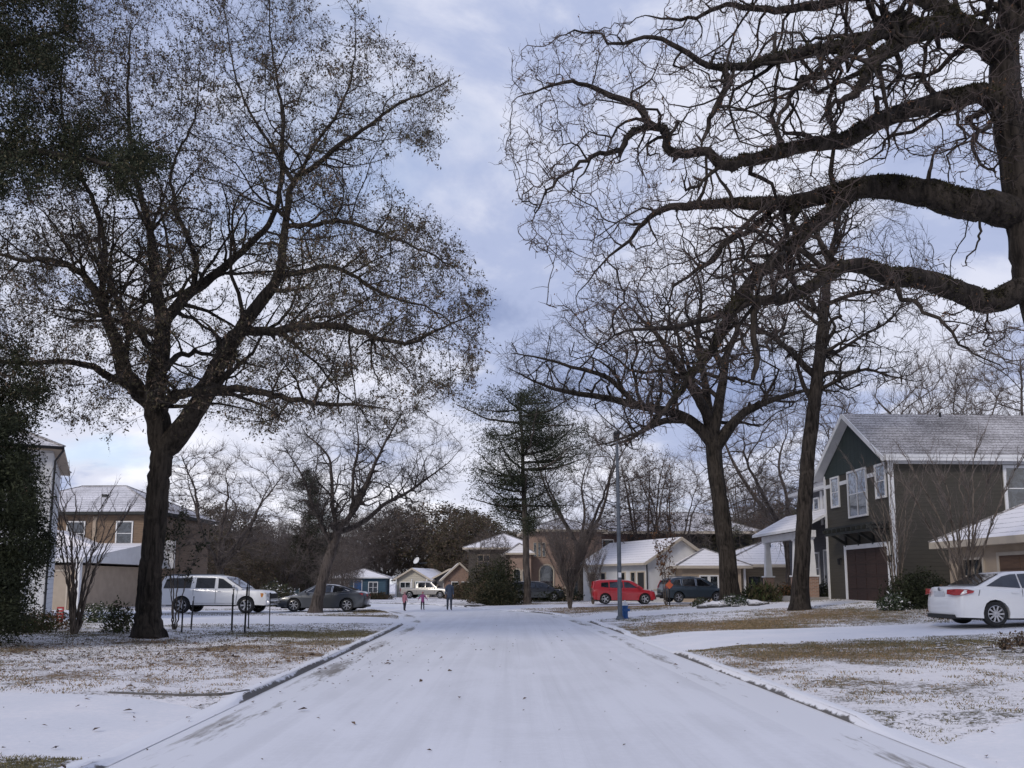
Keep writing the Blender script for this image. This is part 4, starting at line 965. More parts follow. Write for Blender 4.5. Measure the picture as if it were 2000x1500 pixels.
# ------------------------------------------------------------------ the big oak on the left lawn
def left_oak():
    base = GP(290, 1240, .24); Y0 = base.y; t = Tree(21); base.z = gz1(base.x, base.y)-.08
    def Q(l): return PP(l, Y0)
    tr = [tuple(base)]+Q([(290, 1215), (293, 1150), (297, 1080), (303, 1010), (309, 940), (315, 880), (310, 835), (302, 790), (300, 760)])
    t.limb(tr, [.37, .33, .31, .30, .295, .295, .31, .34, .32, .28], .12, .012)
    t.limb(Q([(318, 880), (345, 850), (380, 805, Y0-.3), (405, 762, Y0-.5), (430, 705, Y0-.6), (470, 645, Y0-.8), (515, 583, Y0-.8), (545, 540, Y0-.6), (555, 470, Y0-.3), (560, 420, Y0)]), [.36, .33, .28, .24, .22, .20, .18, .15, .12, .10], .25, .012)
    t.limb(Q([(560, 420, Y0), (572, 355, Y0), (620, 320, Y0-.6), (665, 285, Y0-1), (720, 245, Y0-1.2), (775, 205, Y0-1.5), (835, 180, Y0-1.6), (878, 155, Y0-1.6)]), [.10, .09, .075, .065, .05, .04, .025, .012], .25, .02)
    t.limb(Q([(572, 355, Y0), (550, 315, Y0+.3), (552, 250, Y0+.5), (545, 180, Y0+.6), (530, 90, Y0+1), (525, -20, Y0+1)]), [.08, .075, .06, .045, .03, .015], .25, .02)
    t.limb(Q([(572, 355, Y0), (610, 290, Y0-.3), (660, 220, Y0-.8), (690, 130, Y0-1), (695, 30, Y0-1)]), [.06, .05, .04, .025, .012], .25, .02)
    t.limb(Q([(300, 760), (312, 700), (316, 640), (305, 560, Y0+.3), (298, 490, Y0+.8), (288, 430, Y0+1.2), (262, 330, Y0+1.8), (250, 200, Y0+2.2), (255, 60, Y0+2.6)]), [.30, .26, .22, .17, .14, .11, .08, .05, .02], .25, .015)
    t.limb(Q([(316, 650), (360, 580, Y0+.5), (400, 552, Y0+.9), (440, 520, Y0+1.2), (485, 480, Y0+1.6), (530, 430, Y0+1.9), (545, 380, Y0+2), (548, 320, Y0+2.2), (500, 240, Y0+2.6), (460, 150, Y0+3), (440, 30, Y0+3.2)]), [.19, .17, .15, .13, .11, .09, .08, .065, .045, .03, .012], .25, .015)
    t.limb(Q([(370, 570, Y0+.6), (385, 520, Y0+.6), (370, 470, Y0+.8), (345, 410, Y0+1), (335, 330, Y0+1.3), (380, 230, Y0+1.6), (390, 110, Y0+2)]), [.10, .09, .08, .065, .05, .03, .012], .25, .02)
    t.limb(Q([(288, 800), (255, 745, Y0+.2), (235, 690, Y0+.4), (215, 640, Y0+.5), (195, 585, Y0+.9), (160, 535, Y0+1.3), (100, 508, Y0+1.6), (30, 505, Y0+2), (-70, 470, Y0+2.2), (-170, 400, Y0+2.4)]), [.26, .23, .20, .17, .14, .11, .085, .06, .04, .015], .25, .02)
    t.limb(Q([(200, 590, Y0+.9), (205, 500, Y0+.6), (185, 400, Y0+.2), (140, 300, Y0), (120, 180, Y0), (130, 40, Y0)]), [.10, .09, .07, .05, .03, .012], .25, .02)
    t.limb(Q([(262, 760), (215, 735, Y0-.6), (165, 712, Y0-1.2), (105, 705, Y0-1.8), (40, 710, Y0-2.2), (-60, 700, Y0-2.6), (-150, 720, Y0-3)]), [.13, .11, .09, .075, .06, .035, .012], .25, .02)
    t.limb(Q([(322, 800), (345, 772, Y0-.8), (400, 764, Y0-1.4), (460, 760, Y0-2), (520, 767, Y0-2.5), (580, 780, Y0-2.9), (640, 790, Y0-3.2), (700, 790, Y0-3.5), (760, 800, Y0-3.7)]), [.17, .15, .12, .11, .09, .07, .055, .035, .012], .25, .025)
    t.limb(Q([(475, 645, Y0-.8), (530, 648, Y0-1.4), (590, 638, Y0-1.8), (650, 636, Y0-2.1), (700, 648, Y0-2.4), (745, 662, Y0-2.6), (790, 670, Y0-2.6), (835, 655, Y0-2.7), (885, 630, Y0-2.7), (930, 610, Y0-2.8)]), [.14, .125, .11, .095, .08, .065, .05, .04, .025, .012], .25, .025)
    t.limb(Q([(545, 540, Y0-.6), (600, 530, Y0+.2), (650, 522, Y0+.8), (700, 545, Y0+1.1), (760, 580, Y0+1.4), (830, 600, Y0+1.6), (900, 640, Y0+1.8)]), [.10, .09, .075, .06, .045, .03, .012], .25, .025)
    t.limb(Q([(558, 450, Y0), (610, 440, Y0-1), (660, 430, Y0-1.6), (720, 445, Y0-2.2), (780, 470, Y0-2.5), (850, 500, Y0-2.8), (905, 540, Y0-3)]), [.08, .07, .06, .05, .035, .025, .01], .25, .025)
    t.limb(Q([(320, 700), (300, 680, Y0-1), (265, 640, Y0-2), (230, 590, Y0-3), (200, 500, Y0-4), (190, 400, Y0-4.6)]), [.12, .11, .09, .07, .05, .015], .3, .03)
    t.limb(Q([(310, 740), (340, 700, Y0+1.5), (380, 690, Y0+2.5), (440, 700, Y0+3.6), (520, 720, Y0+4.4)]), [.12, .1, .08, .05, .015], .3, .03)
    t.rad = [r*(.90 if i > 70 else .95) for i, r in enumerate(t.rad)]
    g = t.g
    env = [(-260, -160), (640, -160), (700, 20), (745, 75), (800, 110), (840, 130), (895, 150), (870, 250), (850, 330), (790, 370), (800, 405), (870, 430), (905, 490), (945, 545), (968, 600), (950, 660), (955, 720), (915, 790), (840, 790), (800, 850), (730, 850), (690, 820), (620, 868), (560, 840), (480, 850), (430, 820), (380, 835), (350, 870), (345, 790), (270, 790), (250, 850), (180, 870), (120, 840), (60, 860), (-20, 830), (-260, 850)]
    t.sub(130, .05, .26, 1.6, 3.8, .42, env, .20, .18, 7, .07); t.sub(320, .018, .07, .8, 1.9, .6, env, .25, .12, 5, .035)
    A = px_cloud(g, 9500, env, Y0-.2, 4.8)
    A2 = px_cloud(g, 2000, [(560, 380), (760, 400), (880, 500), (940, 640), (930, 760), (700, 830), (520, 800), (440, 690), (560, 640), (590, 520)], Y0-1.4, 3.0)
    # thin out openings through which the sky shows
    u, v = proj(*np.vstack([A, A2]).T); A = np.vstack([A, A2]); den = fbm(u/85, v/85, 4, 3); gap = np.zeros(len(u))
    for (gu, gv, ra) in [(420, 690, 45), (370, 820, 40), (745, 350, 35), (250, 820, 35), (480, 400, 35), (660, 20, 50)]: gap = np.maximum(gap, np.exp(-((u-gu)**2+(v-gv)**2)/(2*ra**2)))
    k = (den > .36+.0*u) & (g.random(len(u)) > gap*.85); A = A[k]
    t.grow(A, 2.6, .34, .22, 90, .20, (0, 0, -.02), 30000, 3, .16, .4)
    t.solve(.0058, 2.1)
    thin = t.thin_nodes(.03); thin = thin[t.Pa[thin] >= 0]
    n = 44000; pick = thin[g.integers(0, len(thin), n)]; d0 = unit(t.P[pick]-t.P[t.Pa[pick]])
    frac = g.random((n, 1)); P0 = t.P[pick]*(1-frac)+t.P[t.Pa[pick]]*frac
    V1, Q1, tp = twigs(g, P0, unit(d0*.7+g.normal(0, .6, (n, 3))+np.array([0, 0, .05])), g.uniform(.18, .62, n), .0042, 3, .28, .04)
    root = tree_root('oak_tree', base, 'large spreading oak with small brown leaves on the left lawn, thick flared trunk')
    me = t.wood(base, 'trunk', [bark_oak, twig_m], flare=(.38, .42, 5), gnarl=.012); link('trunk', me, root)
    # leaves on the twigs, fewer at the top right where the crown is nearly bare
    C = tp[:, 1:].reshape(-1, 3); nl = 330000; C = C[g.integers(0, len(C), nl)]+g.normal(0, .035, (nl, 3))
    u, v = proj(*C.T)
    dens = .34+.55*sm((fbm(u/60, v/60, 8, 3)-.35)/.3)+.35*np.exp(-(((u-760)/200)**2+((v-560)/130)**2))+.60*np.exp(-(((u-120)/300)**2+((v-430)/330)**2))-.30*sm((260-v)/260)*sm((u-300)/200)+.15*sm((v-650)/150)
    keep = g.random(nl) < dens; C = C[keep]
    cl_ = fbm(C[:, 0]*1.7+C[:, 1]*.9, C[:, 2]*1.9, 17, 3); C = C[g.random(len(C)) < (.45+.55*sm((cl_-.28)/.32))]
    V2, Q2, m2 = leaves(g, C, .076, .40, .7)
    me = merge_parts('crown', [(V1, Q1, 0), (V2, Q2, 1+m2)], base, [twig_m, leaf_brown, leaf_olive]); link('crown', me, root)
    return root
left_oak()

# ------------------------------------------------------------------ the big bare oak whose limbs reach in from the right
def right_oak():
    base = P(2155, 1215, 14.0); base.z = gz1(base.x, base.y)-.08; t = Tree(8); Y0 = 14.0
    def Q(l): return PP(l, Y0)
    t.limb([tuple(base)]+Q([(2150, 1150), (2140, 1020), (2120, 880), (2085, 740), (2045, 610), (2022, 520), (2008, 440), (1995, 350), (1980, 270), (1968, 205), (1962, 140), (1968, 60), (1985, -30), (2000, -160), (2010, -320), (1990, -500)]),
           [.50, .47, .44, .42, .40, .38, .34, .31, .27, .26, .26, .24, .20, .17, .13, .09, .05], .12, .008)
    L_ = []
    L_.append(t.limb(Q([(1965, 205), (1920, 184), (1867, 193), (1788, 212, 13.9), (1708, 241, 13.7), (1650, 274, 13.5), (1576, 284, 13.3), (1496, 305, 13.1), (1445, 316, 13.0), (1406, 322, 12.9), (1383, 297, 12.9), (1311, 296, 12.8), (1299, 252, 12.8), (1264, 238, 12.7), (1250, 206, 12.7), (1196, 187, 12.6), (1157, 170, 12.6), (1115, 160, 12.5), (1062, 172, 12.4), (1010, 190, 12.3)]),
           [.20, .17, .165, .15, .14, .125, .115, .10, .09, .085, .075, .07, .065, .06, .055, .045, .035, .03, .018, .008], .14, .012))
    t.limb(Q([(1290, 245, 12.8), (1235, 255, 12.5), (1210, 290, 12.4), (1170, 300, 12.2), (1120, 330, 12.0), (1070, 370, 11.9), (1040, 430, 11.8)]), [.055, .05, .045, .035, .025, .018, .008], .14, .018)
    t.limb(Q([(1990, 430), (1947, 408), (1894, 402), (1814, 378, 14.2), (1735, 366, 14.5), (1655, 371, 14.7), (1602, 385, 14.8), (1523, 396, 15), (1443, 396, 15.2), (1375, 400, 15.4), (1311, 405, 15.5), (1265, 425, 15.6), (1230, 470, 15.7), (1190, 500, 15.8), (1140, 560, 15.9)]),
           [.30, .27, .25, .235, .22, .18, .155, .13, .105, .085, .065, .05, .035, .022, .01], .14, .012)
    t.limb(Q([(1665, 372, 14.7), (1618, 419, 14.5), (1576, 452, 14.4), (1539, 492, 14.2), (1486, 532, 14.1), (1440, 585, 14), (1417, 631, 13.9), (1400, 668, 13.8), (1364, 712, 13.7), (1332, 762, 13.6), (1300, 798, 13.6), (1262, 838, 13.5), (1215, 856, 13.5), (1160, 872, 13.4)]),
           [.15, .14, .13, .12, .105, .095, .085, .075, .06, .05, .04, .028, .018, .008], .14, .014)
    t.limb(Q([(1540, 394, 15), (1512, 405, 15.2), (1470, 446, 15.4), (1420, 470, 15.5), (1392, 508, 15.6), (1353, 530, 15.8), (1310, 575, 15.9), (1290, 640, 16)]), [.075, .07, .06, .055, .045, .035, .02, .01], .14, .02)
    t.limb(Q([(1560, 392, 15), (1548, 430, 14.7), (1530, 470, 14.6), (1500, 500, 14.5)]), [.06, .05, .03, .015], .14, .02)
    t.limb(Q([(2020, 560), (1979, 572), (1936, 590), (1867, 568, 13.8), (1798, 545, 13.5), (1735, 540, 13.2), (1682, 516, 13.0), (1629, 530, 12.8), (1576, 566, 12.6), (1523, 583, 12.4), (1470, 588, 12.2), (1417, 610, 12.1), (1364, 628, 12), (1311, 640, 11.9), (1255, 640, 11.8), (1200, 655, 11.7), (1150, 690, 11.6)]),
           [.26, .22, .20, .18, .165, .15, .11, .10, .09, .08, .07, .055, .045, .035, .025, .015, .007], .14, .012)
    t.limb(Q([(1735, 545, 13.2), (1760, 585, 13), (1800, 600, 12.7), (1850, 640, 12.5), (1900, 690, 12.3), (1960, 720, 12.2)]), [.05, .04, .032, .025, .015, .007], .14, .03)
    t.limb(Q([(1480, 585, 12.2), (1470, 650, 12.2), (1478, 700, 12.2), (1470, 742, 12.2)]), [.06, .05, .05, .03], .12, .012)
    t.limb(Q([(1965, 110), (1926, 80, 13.8), (1880, 55, 13.6), (1841, 50, 13.4), (1788, 66, 13.1), (1724, 106, 12.8), (1692, 143, 12.6), (1675, 185, 12.5), (1630, 200, 12.3), (1600, 240, 12.2)]), [.24, .21, .19, .18, .15, .11, .09, .06, .035, .015], .14, .015)
    t.limb(Q([(1800, 58, 13.1), (1750, 40, 13), (1690, 78, 12.7), (1629, 90, 12.5), (1576, 100, 12.3), (1523, 111, 12.1), (1470, 125, 12), (1417, 134, 11.9), (1425, 160, 11.9), (1410, 185, 11.9), (1392, 220, 11.8), (1378, 262, 11.8), (1370, 290, 11.8)]), [.15, .14, .11, .09, .08, .075, .06, .055, .045, .045, .04, .03, .015], .14, .016)
    t.limb(Q([(1420, 134, 11.9), (1360, 118, 11.8), (1310, 85, 11.7), (1255, 72, 11.6), (1200, 88, 11.5), (1140, 60, 11.4), (1090, 70, 11.3)]), [.05, .045, .035, .028, .022, .015, .007], .14, .02)
    t.limb(Q([(1666, 117, 12.7), (1620, 140, 12.4), (1570, 155, 12.2), (1540, 200, 12.1), (1520, 235, 12.0), (1512, 290, 11.9), (1480, 340, 11.8)]), [.06, .05, .042, .035, .028, .018, .008], .14, .02)
    t.limb(Q([(1890, 50, 13.6), (1830, 10, 13.9), (1760, -20, 14.2), (1680, -10, 14.5), (1600, 10, 14.8), (1500, 20, 15), (1420, 10, 15.2), (1330, 40, 15.4), (1260, 30, 15.5)]), [.16, .14, .12, .1, .08, .06, .045, .03, .01], .16, .02)
    t.limb(Q([(1990, -60), (1900, -140, 14.4), (1780, -190, 15), (1640, -200, 15.4), (1480, -170, 15.8), (1330, -110, 16)]), [.15, .13, .11, .08, .05, .015], .2, .03)
    t.limb(Q([(1975, 60), (2060, -10, 13.4), (2160, -60, 12.8), (2300, -60, 12.4)]), [.16, .13, .1, .05], .2, .02)
    t.limb(Q([(2005, 450), (2090, 380, 14.6), (2200, 340, 15.2), (2340, 300, 15.6)]), [.18, .14, .1, .05], .2, .02)
    t.limb(Q([(1945, 200), (1935, 240, 13.6), (1900, 275, 13.2), (1925, 330, 13), (1960, 355, 12.9)]), [.05, .04, .03, .02, .01], .14, .03)
    t.limb(Q([(1890, 195, 13.9), (1870, 235, 13.6), (1885, 262, 13.4), (1850, 310, 13.3), (1860, 360, 13.2)]), [.035, .03, .022, .014, .008], .12, .03)
    t.limb(Q([(1900, 405, 14), (1915, 460, 13.5), (1880, 520, 13.3)]), [.03, .02, .008], .12, .03)
    g = t.g
    env = [(968, 250), (985, 150), (1020, 70), (1090, 50), (1160, 60), (1200, 20), (1300, -10), (1400, -120), (2200, -300), (2200, 240), (1960, 380), (1900, 385), (1780, 300), (1700, 330), (1620, 350), (1690, 480), (1760, 505), (1900, 560), (1980, 640), (1960, 730), (1850, 640), (1760, 600), (1600, 600), (1540, 640), (1460, 720), (1380, 760), (1330, 860), (1180, 880), (1200, 800), (1230, 720), (1160, 700), (1090, 640), (1110, 560), (1060, 520), (1020, 500), (1010, 400), (975, 330)]
    t.sub(150, .035, .25, .9, 2.8, .46, env, .38, .1, 9, .055); t.sub(400, .012, .06, .5, 1.4, .58, env, .44, .05, 7, .024)
    A = px_cloud(g, 7000, env, 13.6, 3.6)
    u, v = proj(*A.T); A = A[fbm(u/70, v/70, 14, 3) > .30]
    t.grow(A, 1.7, .23, .15, 100, .42, (0, 0, -.01), 34000, 3, .2, .45)
    t.solve(.0068, 2.15)
    thin = t.thin_nodes(.016); thin = thin[t.Pa[thin] >= 0]
    n = 15000; pick = thin[g.integers(0, len(thin), n)]; d0 = unit(t.P[pick]-t.P[t.Pa[pick]])
    fr_ = g.random((n, 1)); P0 = t.P[pick]*(1-fr_)+t.P[t.Pa[pick]]*fr_
    V1, Q1, tp = twigs(g, P0, unit(d0*.55+g.normal(0, .6, (n, 3))+np.array([0, 0, .1])), g.uniform(.07, .26, n), .0048, 3, .35, .05)
    root = tree_root('oak_tree', base, 'huge bare crooked oak reaching its mossy limbs in from the right edge')
    me = t.wood(base, 'trunk', [bark_right, twig_pink], flare=(.4, .4, 5), gnarl=.02, thin_from=.0085); link('trunk', me, root)
    C = tp[:, -1][g.random(n) < .35]
    V2, Q2, m2 = leaves(g, C[g.integers(0, len(C), 9000)], .034, .5, .2, .012)
    link('crown', merge_parts('crown', [(V1, Q1, 0), (V2, Q2, 1)], base, [twig_pink, leaf_rust]), root)
    # fern and moss along the upper sides of the great limbs
    idx = np.where((t.r > .045) & (t.P[:, 2] > 4.5))[0]; idx = idx[t.Pa[idx] >= 0]; idx = idx[t.r[idx] < .29]
    u, v = proj(*t.P[idx].T); trunkish = (u > 1955)
    wgt = t.r[idx]**1.3*np.where(trunkish, .12, 1); wgt /= wgt.sum(); m = 42000; p = g.choice(idx, m, p=wgt)
    ax = unit(t.P[p]-t.P[t.Pa[p]]); rd = unit(g.normal(0, 1, (m, 3))*np.array([1, 1, .8])+np.array([0, 0, .65])); rd = unit(rd-(rd*ax).sum(1, keepdims=True)*ax)
    fr_ = g.random((m, 1)); C = t.P[p]*(1-fr_)+t.P[t.Pa[p]]*fr_+rd*(t.r[p][:, None]*g.uniform(.85, 1.02, (m, 1)))
    cl = fbm(C[:, 0]*2.2, C[:, 2]*2.2, 5, 3); k = g.random(m) < sm((cl-.30)/.25); C, rd, ax = C[k], rd[k], ax[k]; m = len(C)
    uu = unit(rd+g.normal(0, .45, (m, 3))); vv = unit(np.cross(uu, g.normal(0, 1, (m, 3)))); ss = g.uniform(.02, .065, (m, 1))
    V3 = np.stack([C-vv*.006, C+vv*.006+uu*0, C+uu*ss+vv*.007, C+uu*ss*.8-vv*.010], 1).reshape(-1, 3)
    link('moss', np_mesh('moss', V3-np.array(base), quads=np.arange(m*4).reshape(-1, 4), mats=[moss]), root)
    return root
right_oak()

# ------------------------------------------------------------------ middle distance trees with traced limbs
def traced_tree(name, label, base, limbs, env, Yc, Ys, nA, seed, di, dk, D, tip, tw, twl, bark, twm, jit=.3, nleaf=0, leafm=None, leafs=.06, flare=(.3, .35, 5), tr=.003, e=2.25, group=None, gth=.16):
    t = Tree(seed); base = Vector(base)
    for i, (pts_, rad) in enumerate(limbs):
        q = PP(pts_, Yc)
        if i == 0: q = [base]+q
        t.limb(q, rad, max(.12, D*.8), .01)
    t.sub(int(nA/55), .05, .3, Ys*.35, Ys*.9, .48, env, .30, .18, 8, .12); t.sub(int(nA/24), .02, .1, Ys*.2, Ys*.45, .62, env, .34, .12, 6, .055)
    g = t.g; A = px_cloud(g, nA, env, Yc, Ys); u, v = proj(*A.T); A = A[fbm(u/50, v/50, seed, 3) > .33]
    t.grow(A, di, dk, D, 80, jit, (0, 0, 0), 14000, 3, gth, .4); t.solve(tip, e)
    thin = t.thin_nodes(.03); thin = thin[t.Pa[thin] >= 0]; pick = thin[g.integers(0, len(thin), tw)]; d0 = unit(t.P[pick]-t.P[t.Pa[pick]])
    fr_ = g.random((tw, 1)); P0 = t.P[pick]*(1-fr_)+t.P[t.Pa[pick]]*fr_
    V1, Q1, tp = twigs(g, P0, unit(d0*.7+g.normal(0, .5, (tw, 3))+np.array([0, 0, .15])), g.uniform(.4, 1.0, tw)*twl, tr, 2, .3, .05)
    root = tree_root(name, base, label, group)
    link('trunk', t.wood(base, 'trunk', [bark, twm], flare=flare, gnarl=.012, thin_from=.012, sides=(12, 7, 4, 3)), root)
    parts = [(V1, Q1, 0)]; mats = [twm]
    if nleaf:
        C = tp[:, 1:].reshape(-1, 3); C = C[g.integers(0, len(C), nleaf)]; V2, Q2, m2 = leaves(g, C, leafs, .45, .3, .03, len(leafm)); parts.append((V2, Q2, 1+m2)); mats += list(leafm)
    link('crown', merge_parts('crown', parts, base, mats), root)
    return root
b = P(1425, 1176, 42); b.z = gz1(b.x, b.y)-.1
traced_tree('oak_tree', 'bare wide oak with leaning trunk in a snowy bed right of the street light', b,
    [([(1424, 1150), (1421, 1090), (1412, 1020), (1404, 960), (1397, 910), (1393, 868)], [.54, .48, .43, .41, .39, .38, .38]),
     ([(1393, 868), (1372, 842), (1345, 820), (1318, 808), (1285, 800, 40), (1240, 790, 38.5), (1180, 776, 37.5), (1110, 766, 37), (1060, 752, 36.5), (1005, 725, 36)], [.34, .30, .27, .24, .21, .18, .14, .10, .06, .02]),
     ([(1345, 820), (1300, 822, 43), (1262, 838, 44), (1230, 858, 45), (1190, 870, 46)], [.2, .17, .13, .09, .03]),
     ([(1240, 790, 38.5), (1190, 740, 38), (1130, 720, 37.5), (1060, 700, 37), (1000, 690, 36.5)], [.13, .11, .08, .05, .02]),
     ([(1390, 870), (1385, 825), (1365, 780, 41), (1340, 740, 40), (1315, 700, 39), (1280, 650, 38.5), (1230, 600, 38)], [.32, .28, .24, .2, .16, .1, .03]),
     ([(1395, 860), (1402, 800), (1412, 740, 43), (1420, 690, 43.5), (1440, 640, 44), (1430, 580, 44.5), (1440, 500, 45)], [.32, .27, .22, .18, .13, .08, .03]),
     ([(1390, 850), (1384, 790, 43), (1372, 720, 44), (1362, 650, 45), (1370, 570, 45.5), (1350, 510, 46)], [.25, .21, .17, .12, .07, .03]),
     ([(1398, 880), (1415, 848), (1445, 812, 42.5), (1485, 790, 43), (1530, 775, 43.5), (1580, 762, 44), (1640, 765, 44.5)], [.34, .28, .22, .18, .13, .08, .03])],
    [(960, 700), (1010, 650), (1080, 620), (1130, 560), (1230, 500), (1360, 440), (1480, 450), (1560, 540), (1600, 650), (1670, 720), (1680, 790), (1560, 800), (1450, 840), (1420, 760), (1330, 780), (1260, 870), (1180, 880), (1120, 800), (1040, 780), (980, 740)],
    42, 6.5, 3600, 31, 3.6, .62, .42, .022, 7500, .9, bark_oak, twig_m, .38, gth=.3, tr=.0095, e=2.2)
b = P(1560, 1194, 34); b.z = gz1(b.x, b.y)-.08
traced_tree('oak_tree', 'tall slender bare tree standing before the porch of the green house', b,
    [([(1562, 1180), (1564, 1120), (1568, 1040), (1574, 950), (1582, 860), (1592, 780), (1600, 710), (1607, 640), (1613, 570), (1622, 500), (1640, 420), (1630, 350)], [.40, .35, .32, .30, .29, .28, .265, .24, .21, .17, .12, .07, .03]),
     ([(1594, 742), (1562, 706), (1535, 678, 33), (1500, 652, 32.4), (1460, 634, 32), (1415, 628, 31.5)], [.15, .13, .11, .09, .06, .02]),
     ([(1598, 764), (1640, 740, 33.5), (1690, 722, 33), (1740, 735, 32.5), (1790, 745, 32)], [.09, .08, .06, .035, .015]),
     ([(1605, 700), (1640, 684, 34.5), (1685, 655, 35), (1735, 628, 35.5), (1760, 600, 36), (1800, 590, 36.5)], [.09, .08, .065, .045, .03, .015]),
     ([(1610, 620), (1585, 592, 35), (1555, 560, 36), (1520, 520, 37), (1480, 500, 38)], [.12, .1, .08, .05, .02]),
     ([(1616, 600), (1655, 578, 34), (1700, 570, 33.6), (1750, 560, 33), (1820, 540, 32.5)], [.11, .09, .07, .045, .02]),
     ([(1620, 520), (1600, 470, 34.5), (1570, 420, 35), (1540, 360, 35.5)], [.11, .09, .06, .02])],
    [(1380, 640), (1440, 560), (1470, 440), (1560, 340), (1700, 330), (1800, 420), (1850, 540), (1820, 640), (1800, 760), (1720, 770), (1640, 770), (1620, 700), (1570, 740), (1500, 690), (1420, 670)],
    34, 4.5, 2400, 33, 3.2, .52, .36, .017, 4800, .7, bark_right, twig_m, .35, gth=.3, tr=.008)
b = P(615, 1196, 44); b.z = gz1(b.x, b.y)-.05
traced_tree('leaning_tree', 'bare pale tree leaning right in front of the dark grey sedan', b,
    [([(618, 1180), (628, 1140), (640, 1100), (652, 1062), (660, 1035)], [.34, .30, .27, .25, .24, .22]),
     ([(660, 1035), (650, 990, 44.5), (648, 940, 45), (640, 890, 45.5), (600, 850, 46)], [.13, .11, .09, .06, .03]),
     ([(660, 1035), (690, 1000, 43.5), (715, 950, 43), (735, 900, 42.6), (760, 850, 42.2), (790, 800, 42)], [.17, .14, .11, .08, .05, .02]),
     ([(668, 1045), (710, 1020, 44.5), (750, 985, 45), (790, 965, 45.4), (840, 930, 46), (880, 900, 46)], [.15, .13, .1, .08, .05, .02]),
     ([(648, 1070), (630, 1030, 43.5), (610, 985, 43), (590, 930, 42.6), (560, 880, 42)], [.10, .09, .07, .05, .02]),
     ([(690, 1000, 43.5), (690, 930, 44), (700, 870, 44.4), (695, 810, 44.8)], [.1, .08, .05, .02])],
    [(520, 880), (580, 810), (680, 770), (800, 770), (880, 830), (920, 890), (880, 960), (800, 1010), (730, 1040), (620, 1040), (560, 1000)],
    44, 4.5, 2900, 35, 3.2, .45, .33, .010, 9000, .8, bark_far, twig_m, .25, gth=.25, tr=.006)

# ------------------------------------------------------------------ generic far trees (prototypes in metres, then copies)
def gen_tree(seed, H, spread, trunk_h, forks, nA, shape, bark, twm, tip=.014, D=.5, tw=5000, twl=1.1, nleaf=0, leafm=None, leafs=.1, r0=.25, jit=.28, tr=.008):
    t = Tree(seed); g = t.g
    t.limb([(0, 0, -.1), (0, 0, trunk_h*.3), (.05*H*.2, 0, trunk_h*.7), (0.02*H, .01*H, trunk_h)], [r0*1.2, r0*1.05, r0*.95, r0*.85], .4, .01)
    for k in range(forks):
        a = 2*math.pi*(k+g.uniform(-.25, .25))/forks; sp = spread*g.uniform(.5, .85); up = g.uniform(.55, .95)
        top = np.array([math.cos(a)*sp*shape, math.sin(a)*sp*shape, trunk_h+(H-trunk_h)*up])
        st = np.array([0.02*H, .01*H, trunk_h*g.uniform(.8, 1)])
        m1 = st*.65+top*.35+np.array([math.cos(a), math.sin(a), 0])*sp*.10; m2 = st*.3+top*.7+g.normal(0, .25, 3)
        t.limb([st, m1, m2, top], [r0*.55, r0*.4, r0*.25, r0*.1], .5, .03)
    q = g.uniform(-1, 1, (nA*3, 3)); q = q[(q**2).sum(1) < 1][:nA]
    q = q*np.array([spread, spread, (H-trunk_h*.75)/2])+np.array([0, 0, (H+trunk_h*.75)/2])
    q = q[fbm(q[:, 0]*.5+q[:, 1]*.33, q[:, 2]*.5, seed, 3) > .34]
    t.grow(q, 3.5*D/.4, D*1.4, D, 60, jit, (0, 0, .05), 7000, 3, 9, .4); t.solve(tip, 2.3)
    thin = t.thin_nodes(.045); thin = thin[t.Pa[thin] >= 0]; pick = thin[g.integers(0, len(thin), tw)]; d0 = unit(t.P[pick]-t.P[t.Pa[pick]])
    V1, Q1, tp = twigs(g, t.P[pick], unit(d0*.8+g.normal(0, .45, (tw, 3))+np.array([0, 0, .25])), g.uniform(.4, 1, tw)*twl, tr, 2, .25, .06)
    wm = t.wood((0, 0, 0), 'trunk', [bark, twm], flare=(.3, .3, 4), sides=(9, 5, 4, 3), thin_from=.02)
    parts = [(V1, Q1, 0)]; mats = [twm]
    if nleaf:
        C = tp[:, 1:].reshape(-1, 3); C = C[g.integers(0, len(C), nleaf)]; V2, Q2, m2 = leaves(g, C, leafs, .6, .3, leafs*.9, len(leafm)); parts.append((V2, Q2, 1+m2)); mats += list(leafm)
    return wm, merge_parts('crown', parts, (0, 0, 0), mats)
PROTO = {
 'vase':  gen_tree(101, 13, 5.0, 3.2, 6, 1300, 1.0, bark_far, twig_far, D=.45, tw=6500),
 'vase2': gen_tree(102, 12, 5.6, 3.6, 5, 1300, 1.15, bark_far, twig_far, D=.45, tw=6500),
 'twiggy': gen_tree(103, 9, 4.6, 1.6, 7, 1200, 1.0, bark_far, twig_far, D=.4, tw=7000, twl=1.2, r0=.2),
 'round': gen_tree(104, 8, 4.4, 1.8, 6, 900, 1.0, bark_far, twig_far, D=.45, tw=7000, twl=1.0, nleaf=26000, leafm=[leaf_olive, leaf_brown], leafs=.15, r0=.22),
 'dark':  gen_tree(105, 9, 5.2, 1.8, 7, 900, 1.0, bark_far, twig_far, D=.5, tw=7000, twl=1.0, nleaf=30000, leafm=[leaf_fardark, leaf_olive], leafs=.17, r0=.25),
 'budding': gen_tree(106, 13, 4.4, 3.0, 7, 1200, .9, bark_far, twig_pink, D=.45, tw=6500, nleaf=2600, leafm=[leaf_rust, leaf_brown], leafs=.16),
}
